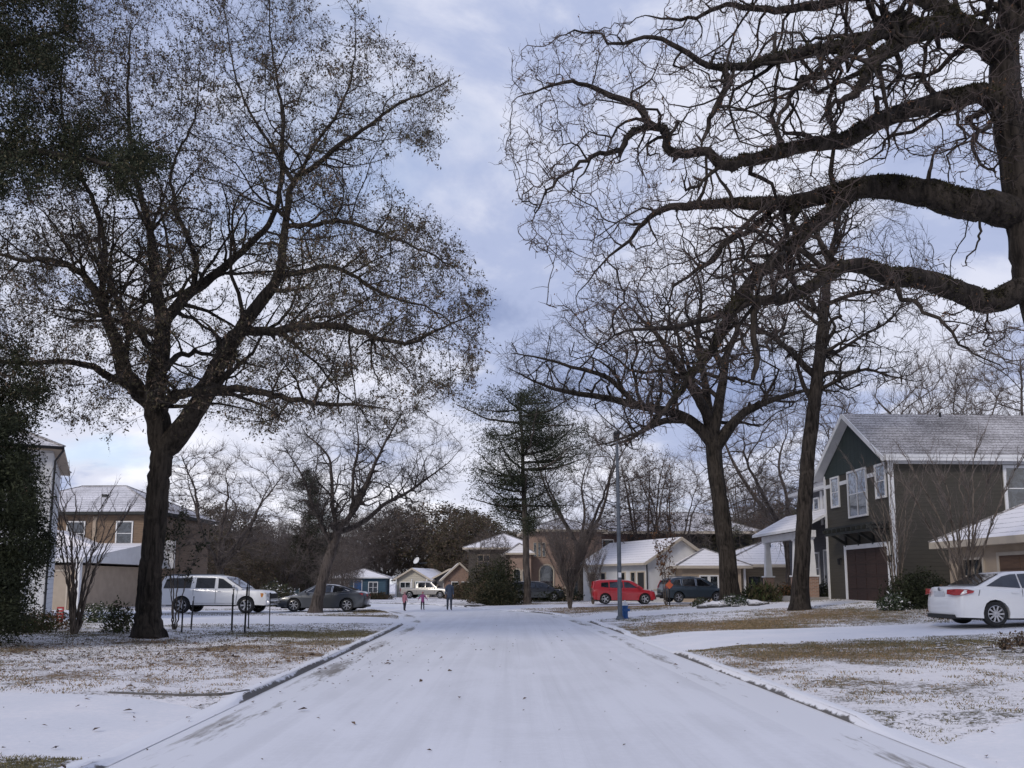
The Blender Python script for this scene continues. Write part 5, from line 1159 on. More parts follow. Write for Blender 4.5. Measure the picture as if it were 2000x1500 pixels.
def far_tree(kind, u, Y, top_v, label, name='bare_tree', group=None, width=1.0, rz=None, base_z=None):
    H0 = {'vase': 13, 'vase2': 12, 'twiggy': 9, 'round': 8, 'dark': 9, 'budding': 13}[kind]
    p = P(u, HOR, Y); z = gz1(p.x, Y) if base_z is None else base_z; top = P(u, top_v, Y).z; s = (top-z)/H0
    rt = empty(name, (p.x, Y, z-.05), (u*1.7) % 6.28 if rz is None else rz, label, 'tree', group); rt.scale = (s*width, s*width, s)
    link('trunk', PROTO[kind][0], rt); link('crown', PROTO[kind][1], rt); return rt
far_tree('vase', 434, 59.5, 862, 'bare tree with branches fanning upward behind the white utility vehicle', width=1.25)
far_tree('vase2', 1135, 72, 812, 'tall bare tree with fine upright branches right of the pine', 'bare_tree', width=.9)
far_tree('budding', 1262, 70, 868, 'bare tree over the dark roof, left of its twin', group='pair of bare trees before the dark brick house', width=.8)
far_tree('vase', 1316, 72, 878, 'bare tree over the dark roof, right of its twin', group='pair of bare trees before the dark brick house', width=.8)
far_tree('vase2', 1545, 56, 740, 'broad bare tree rising behind the porch of the green house', width=1.0)
far_tree('budding', 1468, 88, 900, 'small bare tree behind the hipped beige house', width=.9)
far_tree('vase', 1500, 100, 930, 'thin distant bare tree between two trunks on the right', width=.8)
far_tree('vase2', 1965, 62, 630, 'bare tree behind the ridge of the green house at the right edge', width=.9)
far_tree('vase', 1872, 74, 690, 'bare tree peeping over the middle of the green house roof', width=.7)
far_tree('round', 440, 84, 985, 'rounded brownish green tree behind the white utility vehicle', 'leafy_tree', width=.9)
far_tree('twiggy', 505, 92, 1020, 'low twiggy tree between the brick house and the leaning tree', 'bare_tree', width=1.0)
far_tree('dark', 590, 95, 1045, 'low dark evergreen tree behind the grey sedan', 'leafy_tree')
far_tree('twiggy', 560, 80, 1010, 'grey twiggy thicket tree left of the leaning tree')
far_tree('twiggy', 690, 118, 1000, 'brown twiggy tree just right of the leaning trunk', width=1.0)
far_tree('twiggy', 750, 124, 985, 'brown twiggy tree above the blue house', width=1.1)
far_tree('round', 842, 128, 985, 'wide brownish leafy oak above the far white house', 'leafy_tree', width=1.5)
far_tree('twiggy', 795, 122, 1003, 'dense brown twiggy tree left of the wide dark evergreen oak', width=1.0)
far_tree('round', 915, 118, 1005, 'brownish leafy tree left of the pine', 'leafy_tree', width=1.0)
far_tree('twiggy', 640, 110, 1020, 'hazy twiggy tree far behind the leaning tree', width=1.2)
far_tree('twiggy', 385, 96, 1030, 'brown twiggy tree at the corner of the brick house', width=1.2)
far_tree('round', 500, 78, 1062, 'small olive tree behind the nose of the white utility vehicle', 'leafy_tree', width=.9)
far_tree('dark', 1410, 84, 1015, 'dark tree behind the big oak trunk on the right', 'leafy_tree', width=.8)
far_tree('round', 590, 86, 1085, 'bushy tree beside the blue house', 'leafy_tree', width=.9)
far_tree('twiggy', 655, 52.5, 1080, 'low bare bushy tree behind the grey sedan roof', width=.9)
for i, (u, Y, v) in enumerate([(30, 120, 1000), (180, 130, 1010), (470, 135, 1035), (560, 140, 1040), (740, 135, 1035), (870, 140, 1040), (960, 130, 1040), (1040, 135, 1030), (1180, 125, 1010), (1330, 130, 1000), (1440, 120, 990), (1560, 125, 985), (1690, 130, 980), (1850, 125, 1000), (1990, 120, 980), (330, 130, 1030), (650, 150, 1050), (910, 150, 1055)]):
    far_tree(('twiggy', 'dark', 'round', 'twiggy', 'vase')[i % 5], u, Y, v, 'one of the hazy trees filling the skyline far behind the houses', 'distant_tree', 'distant trees along the skyline', width=1.35)

# ------------------------------------------------------------------ pine, junipers
def pine(u, Y, vb, vt, label, W=4.6, seed=1, bare_frac=.30, name='pine_tree', lean=0.0, dens=1.0, rtr=.26):
    p = P(u, HOR, Y); z0 = gz1(p.x, Y); H = P(u, vt, Y).z-z0; g = np.random.default_rng(seed); t = Tree(seed)
    t.limb([(0, 0, 0), (lean*.3, 0, H*.3), (lean*.6, .1, H*.6), (lean, .0, H*.97)], [rtr, rtr*.85, rtr*.6, .03], .5, .015)
    tips = []; tdir = []
    nb = int(46*dens)
    for k in range(nb):
        f = bare_frac+(1-bare_frac)*((k+g.random())/nb); z = H*f; a = g.random()*6.283
        q_ = (1-f)/(1-bare_frac); prof = (min(1, q_*4+.42))**.8*(1-.30*max(0, q_-.6)) * g.uniform(.40, 1.12)
        if f < bare_frac+.12: prof *= .75
        ln = W*prof; st = (lean*f, 0, z); dz = g.uniform(-.15, .60)*ln
        e = (lean*f+math.cos(a)*ln, math.sin(a)*ln, z+dz); m_ = (lean*f+math.cos(a)*ln*.5, math.sin(a)*ln*.5, z+dz*.25-.04*ln)
        r_ = .02+.018*ln; t.limb([st, m_, e], [r_, r_*.7, r_*.25], .4, .03)
        for s_ in range(int(4+ln*3.6)):
            q = g.uniform(.12, 1.08)**.75; c = np.array(st)*(1-q)+np.array(e)*q+g.normal(0, 1, 3)*np.array([.18, .18, .17])*ln*.9*q; tips.append((c, .30+.07*ln*g.uniform(.4, 1.6)))
            if g.random() < .6: t.limb([np.array(st)*(1-q*.8)+np.array(e)*q*.8, c], [.012, .006], .4, 0)
    t.solve(.006)
    root = empty(name, (p.x, Y, z0-.05), 0, label, 'tree')
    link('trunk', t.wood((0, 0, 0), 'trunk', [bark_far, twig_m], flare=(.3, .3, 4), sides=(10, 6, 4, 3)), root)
    C = np.array([c for c, r in tips]); rr = np.array([r for c, r in tips]); m = 55
    n = len(C)*m; idx = np.repeat(np.arange(len(C)), m); d = unit(g.normal(0, 1, (n, 3))+np.array([0, 0, .25])); q = C[idx]+d*(rr[idx][:, None]*g.random((n, 1))**.5*np.array([1.15, 1.15, 1.1]))
    u_ = unit(d+g.normal(0, .5, (n, 3))); v_ = unit(np.cross(u_, g.normal(0, 1, (n, 3)))); s_ = g.uniform(.09, .22, (n, 1))
    V = np.stack([q-v_*.016, q+v_*.016, q+u_*s_+v_*.014, q+u_*s_-v_*.014], 1).reshape(-1, 3)
    link('crown', np_mesh('crown', V, quads=np.arange(n*4).reshape(-1, 4), mats=[needle]), root)
    return root
far_tree('twiggy', 958, 76, 1036, 'brown twiggy tree in front of the olive house beside the pine', width=.7)
far_tree('twiggy', 672, 78, 1062, 'grey twiggy tree in front of the blue house', width=.75)
pine(1031, 60, 1165, 768, 'tall dark pine with layered needle boughs standing alone near the street bend', 4.3, 5, .33, lean=-.5, dens=1.25)
pine(600, 82, 1150, 925, 'dark juniper column rising left of the leaning tree', 2.4, 6, .12, 'juniper_tree', dens=1.3, rtr=.2)
pine(1590, 92, 1150, 960, 'dark pine behind the porch of the green house', 2.6, 9, .2, 'pine_tree', dens=.9, rtr=.2)

# ------------------------------------------------------------------ crape myrtles, saplings, bushes
def crape(base, H, W, n, seed, label, name='crape_myrtle', r=.03, side=24, leafy=None, dens=1.0, group=None, tr=.004):
    t = Tree(seed); g = t.g
    t.limb([(0, 0, -.05), (0, 0, .04)], [r*1.3, r*1.2], .05)
    for k in range(n):
        a = 6.283*(k+g.uniform(-.3, .3))/n; w = W*g.uniform(.35, 1.0); h = H*g.uniform(.72, 1.0); b0 = r*2.6
        pt = [(0, 0, .03), (math.cos(a)*b0, math.sin(a)*b0, .12), (math.cos(a)*(b0+w*.12), math.sin(a)*(b0+w*.12), h*.30), (math.cos(a)*w*.45, math.sin(a)*w*.45, h*.60), (math.cos(a+.3)*w*.75, math.sin(a+.3)*w*.75, h*.85), (math.cos(a)*w, math.sin(a)*w, h)]
        t.limb(pt, [r, r, r*.75, r*.5, r*.3, r*.15], .12, .012, attach=0)
        for j in range(int(side/n*dens)):
            q = g.uniform(.38, .98); i0 = min(4, int(q*5)); f = q*5-i0; s0 = np.array(pt[i0])*(1-f)+np.array(pt[min(5, i0+1)])*f
            a2 = a+g.normal(0, .9); ln = H*g.uniform(.10, .26); e = s0+np.array([math.cos(a2)*ln*.45, math.sin(a2)*ln*.45, ln*.85])
            t.limb([s0, s0*.5+e*.5+g.normal(0, .03, 3), e], [r*.3, r*.2, r*.1], .12, .01)
    t.solve(.003)
    root = empty(name, base, 0, label, 'tree' if 'bush' not in name else 'bush', group)
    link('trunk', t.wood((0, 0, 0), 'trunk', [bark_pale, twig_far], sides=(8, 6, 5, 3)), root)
    thin = np.arange(1, len(t.pos)); thin = thin[(t.P[thin, 2] > H*.4) & (t.r[thin] < r*.5)]; m = int(len(thin)*.9); pick = thin[g.integers(0, len(thin), m)]
    d0 = unit(t.P[pick]-t.P[t.Pa[pick]]); V1, Q1, tp = twigs(g, t.P[pick], unit(d0*.8+g.normal(0, .45, (m, 3))), g.uniform(.12, .4, m)*H*.16, tr, 2, .25, .1)
    parts = [(V1, Q1, 0)]; mats = [twig_far]
    if leafy:
        C = tp[:, 1:].reshape(-1, 3); C = C[g.integers(0, len(C), leafy[0])]; V2, Q2, m2 = leaves(g, C, leafy[1], .5, .3, .05, 1); parts.append((V2, Q2, 1)); mats.append(leafy[2])
    link('crown', merge_parts('crown', parts, (0, 0, 0), mats), root); return root
def onground(u, Y, dz=0):
    p = P(u, HOR, Y); return (p.x, Y, gz1(p.x, Y)+dz)
crape(onground(152, 23.8), 4.5, 1.5, 11, 41, 'bare multi-stemmed shrub tree left of the big oak trunk', r=.038, side=120)
crape(onground(1888, 27.5), 6.0, 2.2, 9, 42, 'bare multi-stemmed shrub tree behind the white sedan', r=.05, side=150)
crape(onground(1752, 33.8), 6.6, 1.5, 8, 43, 'thin bare shrub tree against the corner of the green house', r=.035, side=110)
crape(onground(1113, 48), 4.6, 2.1, 30, 44, 'dense upright fan of bare grey stems near the street bend', 'bare_bush', r=.030, side=1100, dens=1.0, tr=.007)
crape(onground(1158, 57), 3.7, 1.3, 16, 54, 'brown bare thicket between the fan shaped bush and the white cottage', 'bare_bush', r=.028, side=380, tr=.006)
crape(onground(1300, 50.0), 4.4, .95, 4, 45, 'young sapling holding rusty leaves in front of the white cottage', 'sapling_tree', r=.03, side=40, leafy=(620, .14, leaf_rust))
crape(onground(345, 26.5), 3.7, .75, 4, 46, 'young staked sapling just right of the big oak trunk', 'sapling_tree', r=.025, side=60, leafy=(900, .10, leaf_dark))
def bush(base, sx, sy, sz, n, leafm, ls, label, seed=1, name='bush', wid=.5, flat=0, cat='bush', group=None, stems=10, up=.4):
    g = np.random.default_rng(seed); root = empty(name, base, 0, label, cat, group)
    m = MB()
    for k in range(stems):
        a = g.random()*6.283; q = g.uniform(.3, .8); m.tube([(0, 0, -.05), (math.cos(a)*sx*q*.4, math.sin(a)*sy*q*.4, sz*.5), (math.cos(a)*sx*q, math.sin(a)*sy*q, sz*1.3)], [.014, .010, .004], 5, False)
    m.build('stem', twig_m, root)
    q = unit(g.normal(0, 1, (n, 3))); q[:, 2] = np.abs(q[:, 2])*1.0; th = np.arctan2(q[:, 1], q[:, 0]); lob = 1+.28*(fbm(th*1.6+10, q[:, 2]*3, seed, 3)-.5)*2
    rad = (g.random(n)**.38)*lob; C = q*rad[:, None]*np.array([sx, sy, sz*1.75]); C[:, 2] = np.maximum(C[:, 2], .03)
    C += g.normal(0, 1, (n, 3))*.05
    V, Qd, mi = leaves(g, C, ls, wid, -up, 0, len(leafm))
    link('foliage', np_mesh('foliage', V, quads=Qd, mats=leafm, qm=mi), root); return root
bush(onground(1790, 31.6), 1.35, 1.0, .80, 9000, [leaf_dark], .085, 'big dark evergreen shrub between the green house and the white sedan', 51)
bush(onground(1745, 31.2), .55, .5, .30, 1500, [leaf_snowy], .11, 'small snow dusted shrub at the green house corner', 52, up=1.2)
bush(onground(970, 58), 1.5, 1.2, 1.0, 6500, [leaf_dark, leaf_olive], .13, 'dark rounded shrub at the foot of the pine', 53)
bush(onground(955, 70), 2.2, 1.4, 1.9, 7500, [leaf_dark, leaf_olive], .15, 'big dark shrub masking the olive house', 171)
bush(onground(915, 82), 2.2, 1.4, 1.0, 4500, [leaf_olive, leaf_brown], .16, 'brown green shrub masking the tan brick cottage', 172)
bush(onground(985, 60.5), 1.5, 1.2, 1.75, 6500, [leaf_dark], .13, 'tall dark holly shrub behind the rounded shrub by the pine', 153)
bush(onground(945, 62), 1.2, 1.2, .8, 4000, [leaf_olive, leaf_brown], .13, 'low brownish shrub left of the dark rounded shrub', 154)
bush(onground(238, 24.6), .48, .45, .52, 1500, [leaf_green, leaf_olive], .08, 'green leafy shrub just left of the big oak trunk', 55)
bush(onground(190, 30), .8, .6, .40, 1800, [leaf_green, leaf_snowy], .08, 'low snowy green shrub beside the garage of the brick house', 56)
bush(onground(90, 25.5), 1.1, .7, .32, 2600, [leaf_olive, leaf_rust], .07, 'low reddish green shrub at the white house corner', 57)
bush(onground(55, 24.0), .9, .7, .36, 2400, [leaf_green, leaf_olive], .07, 'low green shrub beneath the dark evergreen', 58)
bush(onground(1482, 43.0), .95, .7, .5, 900, [leaf_green, leaf_olive], .34, 'spiky leaved clump in the bed right of the wide oak', 59, wid=.16, up=1.4)
bush(onground(1370, 41.2), .5, .5, .22, 700, [leaf_olive, leaf_snowy], .12, 'small snowy plant left of the wide oak trunk', 60, up=1)
bush(onground(1545, 47.5), 1.5, .7, .55, 4200, [leaf_dark, leaf_rust], .10, 'reddish dark shrub before the porch', 61)
bush(onground(1610, 44), .8, .5, .5, 1900, [leaf_dark], .09, 'dark shrub between the porch columns', 62)
bush(onground(1435, 40.4), .7, .5, .28, 1200, [leaf_snowy], .11, 'snow covered low plant in front of the wide oak trunk', 63, up=1)
bush(onground(1870, 27.0), 1.0, .6, .60, 2600, [leaf_rust, leaf_brown], .07, 'reddish shrub in front of the low cream house', 64)
bush(onground(540, 56.5), 1.8, 1.2, .9, 3600, [leaf_olive, leaf_snowy], .14, 'snowy shrub behind the two parked vehicles on the left', 65)
bush(onground(1080, 66), 2.4, 1.2, .7, 4200, [leaf_dark], .14, 'dark hedge shrub in front of the arched house', 66)
bush(onground(905, 92), 1.8, 1.2, .9, 3000, [leaf_olive, leaf_dark], .18, 'dark shrub right of the far white house', 67)
bush(onground(738, 84), 1.6, 1.0, .4, 2600, [leaf_brown, leaf_olive], .14, 'low brown shrub at the far kerb', 68)
# dark evergreen mass at the left edge and the leafy oak whose boughs hang in at the top left
def dark_evergreen():
    Y = 19.5; base = P(-70, HOR, Y); base.z = gz1(base.x, Y)-.05; t = Tree(71); g = t.g
    t.limb([tuple(base), P(-60, 1050, Y), P(-50, 900, Y), P(-60, 780, Y)], [.16, .14, .11, .04], .3, .01)
    A = px_cloud(g, 1300, [(-190, 840), (-60, 770), (30, 800), (60, 860), (80, 980), (108, 1060), (80, 1120), (60, 1200), (10, 1235), (-190, 1235)], Y, 1.7)
    t.grow(A, 2.2, .35, .25, 50, .2, maxn=4000); t.solve(.005)
    root = tree_root('evergreen_tree', base, 'very dark dense evergreen at the left edge beside the white house')
    link('trunk', t.wood(base, 'trunk', [bark_oak, twig_m]), root)
    n = 120000; C = t.P[g.integers(5, len(t.P), n)]+g.normal(0, .17, (n, 3)); V, Qd, mi = leaves(g, C, .085, .35, -.2, 0, 1)
    link('crown', np_mesh('crown', V-np.array(base), quads=Qd, mats=[leaf_dark]), root)
dark_evergreen()
def leafy_oak():
    Y = 19.0; base = P(-420, HOR, Y); base.z = gz1(base.x, Y)-.05; t = Tree(72); g = t.g
    t.limb([tuple(base), P(-400, 950, Y), P(-380, 750, Y), P(-350, 560, Y), P(-300, 380, Y)], [.42, .36, .32, .26, .2], .3, .01)
    t.limb([P(-350, 560, Y), P(-220, 430, Y-.5), P(-80, 330, Y-1), P(60, 300, Y-1.4), P(200, 320, Y-1.6), P(290, 330, Y-1.7)], [.2, .16, .12, .08, .05, .02], .3, .02)
    t.limb([P(-300, 380, Y), P(-200, 220, Y), P(-80, 120, Y), P(50, 80, Y-.4), P(130, 60, Y-.6)], [.18, .14, .1, .06, .02], .3, .02)
    t.limb([P(-380, 750, Y), P(-250, 700, Y+.5), P(-120, 720, Y+.8), P(20, 770, Y+1)], [.14, .1, .06, .02], .3, .02)
    A = np.vstack([px_cloud(g, 330, [(-200, -60), (160, -60), (165, 60), (130, 120), (90, 200), (40, 240), (-200, 300)], Y-.5, 1.6), px_cloud(g, 330, [(-200, 250), (60, 200), (190, 210), (250, 260), (330, 300), (320, 370), (240, 380), (130, 350), (40, 400), (-200, 420)], Y-1.2, 1.6),
                   px_cloud(g, 180, [(-200, 640), (40, 660), (120, 760), (60, 840), (-200, 840)], Y+.5, 1.5)])
    t.grow(A, 2.6, .4, .27, 60, .22, maxn=6000); t.solve(.005)
    root = tree_root('evergreen_oak', base, 'dark leafy oak whose boughs hang in at the top left corner')
    link('trunk', t.wood(base, 'trunk', [bark_oak, twig_m]), root)
    thin = t.thin_nodes(.03); u, v = proj(*t.P[thin].T); thin = thin[u > -200]; n = 110000; C = t.P[thin[g.integers(0, len(thin), n)]]+g.normal(0, .14, (n, 3)); V, Qd, mi = leaves(g, C, .07, .45, .2, 0, 1)
    link('crown', np_mesh('crown', V-np.array(base), quads=Qd, mats=[leaf_dark, leaf_olive], qm=(g.random(n) < .2).astype(int)), root)
leafy_oak()
# ================================================================== VEHICLES
def paint(name, col, snow=.5, metal=.0, rough=.32):
    m, nt, b = newmat(name); n = noise(objco(nt), 3, 3, nt=nt)
    c = mixc(nt, n, tuple(x*.93 for x in col), col)
    if snow: c = snow_top(nt, c, .72, .95, min(1, snow*2.0), 4.0, .30, .58)
    nt.links.new(c, b.inputs['Base Color']); b.inputs['Roughness'].default_value = rough; b.inputs['Metallic'].default_value = metal; b.inputs['Coat Weight'].default_value = .7; b.inputs['Coat Roughness'].default_value = .08
    return m
auto_glass = glassmat('car_glass', (.010, .011, .013), .04); plate_m = simple('number_plate', (.55, .56, .58), .4, .08, 20); dark_in = simple('wheel_well', (.006, .006, .006), .9, .1, 4)
def wheel_mesh(r, wd, spokes, twist=0.0):
    """returns tyre, rim meshes; axis along y, outer face towards +y"""
    t = MB(); t.lathe([(r*.68, -wd/2), (r*.90, -wd/2), (r*.985, -wd/2+.025), (r, -wd*.25), (r, wd*.25), (r*.985, wd/2-.025), (r*.90, wd/2), (r*.70, wd/2-.004), (r*.66, wd/2-.03)], 28, axis='y')
    tm = t.build('tyre', rubber, None, 35)
    m = MB(); m.mat(0).lathe([(r*.68, wd/2-.012), (r*.645, wd/2-.008), (r*.60, wd/2-.04), (r*.58, -wd*.2)], 28, axis='y'); m.mat(1).lathe([(r*.58, -wd*.1), (.01, -wd*.1)], 20, axis='y'); m.mat(0).lathe([(r*.17, wd/2-.05), (r*.16, wd/2-.02), (.004, wd/2-.015)], 12, axis='y')
    for k in range(spokes):
        a = 6.283*k/spokes; a1 = a+twist; w = r*(.13 if spokes > 6 else .20); p0 = Vector((math.cos(a)*r*.12, wd/2-.035, math.sin(a)*r*.12)); p1 = Vector((math.cos(a1)*r*.635, wd/2-.03, math.sin(a1)*r*.635)); m.bar(p0, p1, w, .03, up=(0, 1, 0))
    rm = m.build('rim', [alloy, dark_in], None, 35)
    a, b = tm.data, rm.data; bpy.data.objects.remove(tm); bpy.data.objects.remove(rm); return a, b
def car(name, label, cat, loc, rz, s):
    """x forward, y left, z up; s: spec"""
    root = empty(name, loc, rz, label, cat); L_, Wd = s['L'], s['W']; hw = Wd/2; wr = s['wr']; xa, xb = s['axles']; up = s['top']
    ar = wr+s.get('gap', .05); zc = wr; zs = s['sill']; out_ = []
    out_ += [(p[0], p[1]) for p in up]                        # rear bottom -> over the top -> front bottom
    def arch(xc):
        h = zs-zc; a0 = math.asin(max(-1, min(1, h/ar))); return [(xc+ar*math.cos(a), zc+ar*math.sin(a)) for a in np.linspace(a0, math.pi-a0, 11)]
    out_ += arch(xb)+arch(xa); n = len(out_)                # front axle xb first, travelling rearwards
    xm = max(abs(xa), abs(xb))+ar
    lay = [(-1, .03), (-.985, .012), (-.94, 0), (-.8, 0), (-.5, 0), (0, 0), (.5, 0), (.8, 0), (.94, 0), (.985, .012), (1, .03)]
    V = []; k = s.get('taper', .10); belt = s['belt']
    cx = 0; czz = (zs+belt)/2
    for f, ins in lay:
        for i, (x, z) in enumerate(out_):
            xx = x
            if abs(x) > xm-.25: xx = math.copysign((xm-.25)+(abs(x)-(xm-.25))*(1-k*4*abs(f)**4*.25-(k*2.2*max(0, abs(f)-.8)**1.5)), x)
            z2 = z-(.045*abs(f)**4 if z > belt-.12 and i < len(up) else 0)
            y = f*hw*(1-.055*max(0, min(1, (z-.5)/.5)) - .03*max(0, (.45-z)/.3))
            if i < len(up): xx -= math.copysign(ins, xx) if abs(xx) > .5*L_-.5 else 0; z2 -= ins*.8 if z > zs+.2 else 0
            V.append((xx, y, z2))
    m = MB(); fs = []; m.poly(V, [tuple(range(n-1, -1, -1)), tuple((len(lay)-1)*n+i for i in range(n))]+[(j*n+i, j*n+(i+1) % n, (j+1)*n+(i+1) % n, (j+1)*n+i) for j in range(len(lay)-1) for i in range(n)])
    body = m.build('body', s['paint'], root, 38)
    iw = MB(); iw.box(xa-ar-.1, xa+ar+.1, -hw*.72, hw*.72, zs-.02, zc+ar+.02).box(xb-ar-.1, xb+ar+.1, -hw*.72, hw*.72, zs-.02, zc+ar+.02).box(-L_*.45, L_*.45, -hw*.7, hw*.7, zs-.05, zs+.12); iw.build('underbody', dark_in, root)
    # cabin
    for ci, cb in enumerate(s['cabs']):
        o = cb['outline']; zb = min(p[1] for p in o); zt = max(p[1] for p in o); hb, hr = hw*cb.get('wb', .93), hw*cb.get('wr', .70); n = len(o); V = []
        cl = [(-1, .045), (-.96, .018), (-.86, 0), (-.5, -.006), (0, -.01), (.5, -.006), (.86, 0), (.96, .018), (1, .045)]
        def yw(z): return hb+(hr-hb)*(z-zb)/(zt-zb)
        for f, dz in cl:
            for x, z in o: q = (z-zb)/(zt-zb); V.append((x*(1-.0*q), f*yw(z), z-dz*max(0, q)**2))
        m = MB(); m.poly(V, [tuple(range(n-1, -1, -1)), tuple((len(cl)-1)*n+i for i in range(n))]+[(j*n+i, j*n+(i+1) % n, (j+1)*n+(i+1) % n, (j+1)*n+i) for j in range(len(cl)-1) for i in range(n)])
        cab = m.build('roof', s['paint'], root, 38)
        for w in cb['side']:
            for sg in (-1, 1):
                g = MB(); P0 = [(x, sg*(yw(z)+.004), z) for x, z in w]; P1 = [(x, sg*(yw(z)+.014), z) for x, z in w]; nn = len(w)
                g.poly(P0+P1, [tuple(range(nn-1, -1, -1)), tuple(range(nn, 2*nn))]+[(i, (i+1) % nn, nn+(i+1) % nn, nn+i) for i in range(nn)]); g.build('window', auto_glass, root)
                if cb.get('chrome'):
                    t = MB(); pp = P1+[P1[0]]; 
                    for a, b_ in zip(pp[:-1], pp[1:]): t.bar(a, b_, .018, .018)
                    t.build('window_trim', chrome, root)
        for nm, (x0, z0, x1, z1) in (('windscreen', cb['front']), ('rear_window', cb['rear'])):
            if x0 is None: continue
            d = Vector((z1-z0, 0, -(x1-x0))).normalized()
            if (nm == 'windscreen') != (d.x > 0): d = -d
            g = MB(); e = .90; q = []
            for off in (.004, .016):
                for (x, z) in ((x0, z0), (x1, z1)):
                    for f in (-e, -.5, 0, .5, e): q.append((x+d.x*off+ (0), f*yw(z), z+d.z*off+.006))
            fc = []
            for i in range(4): fc += [(10+i, 11+i, 16+i, 15+i), (i, 5+i, 6+i, 1+i), (i, i+1, 11+i, 10+i), (5+i, 15+i, 16+i, 6+i)]
            fc += [(0, 10, 15, 5), (4, 9, 19, 14)]
            g.poly(q, fc); g.build(nm, auto_glass, root)
    ty, rm = s['wheels']
    for x in (xa, xb):
        for sg in (-1, 1):
            w = link('wheel', ty, root); w.location = (x, sg*(hw-.115), wr); w.rotation_euler = (0, 0, 0 if sg > 0 else math.pi); w.name = 'wheel'
            link('rim', rm, w)
    for d in s.get('extras', []): 
        for bx in d['boxes']: m = MB(); m.box(*bx); m.build(d['name'], d['mat'], root, 40 if d.get('bevel') else None, d.get('bevel', 0))
    for d in s.get('polys', []):
        for sg in ((-1, 1) if d.get('both', True) else (1,)):
            m = MB(); p = [(x, y*sg, z) for x, y, z in d['pts']]; o = d['off']; q = [(a+o[0], b_+o[1]*sg, c+o[2]) for a, b_, c in p]; nn = len(p)
            m.poly(p+q, [tuple(range(nn)), tuple(range(2*nn-1, nn-1, -1))]+[(i, i+nn, (i+1) % nn+nn, (i+1) % nn) for i in range(nn)]); m.build(d['name'], d['mat'], root, None)
    for sg in (-1, 1):     # mirrors
        mx, mz = s['mirror']; m = MB(); m.tube([(mx, sg*(hw*.90), mz-.03), (mx-.01, sg*(hw+.04), mz)], .02, 6); m.lathe([(.02, -.05), (.075, -.035), (.095, .01), (.085, .03), (.01, .035)], 10, (0, 0, 0)); 
        o = m.build('mirror', s['paint'], root, 40)
        # the shell of the mirror sits out from the door
        me = o.data; nv = 12
        for v in me.vertices[12:]:
            c = v.co.copy(); v.co = Vector((mx-c.z*1.2-.0, sg*(hw+.10)+c.x*1.15, mz+.03+c.y*.75))
    # door seams and handles
    if 'seams' in s:
        m = MB()
        for sg in (-1, 1):
            for x0, z0, x1, z1 in s['seams']:
                f0 = hw*(1-.055*max(0, min(1, (z0-.5)/.5))-.03*max(0, (.45-z0)/.3))+.0015; f1 = hw*(1-.055*max(0, min(1, (z1-.5)/.5))-.03*max(0, (.45-z1)/.3))+.0015; m.bar((x0, sg*f0, z0), (x1, sg*f1, z1), .010, .010)
        m.build('door_seam', dark_in, root)
    if 'handles' in s:
        for x, z in s['handles']:
            for sg in (-1, 1): m = MB(); yy = hw*(1-.055*max(0, min(1, (z-.5)/.5))); m.box(x-.09, x+.09, sg*yy-.002, sg*(yy+.022), z-.016, z+.016); m.build('door_handle', s.get('handle_mat', s['paint']), root)
    return root
W10 = wheel_mesh(.335, .22, 10); W5 = wheel_mesh(.335, .22, 5); W5b = wheel_mesh(.40, .27, 6); W8 = wheel_mesh(.35, .23, 7, .25)
def place(u, Y, dz=0.0):
    p = P(u, HOR, Y); return (p.x, Y, gz1(p.x, Y)+.012+dz)
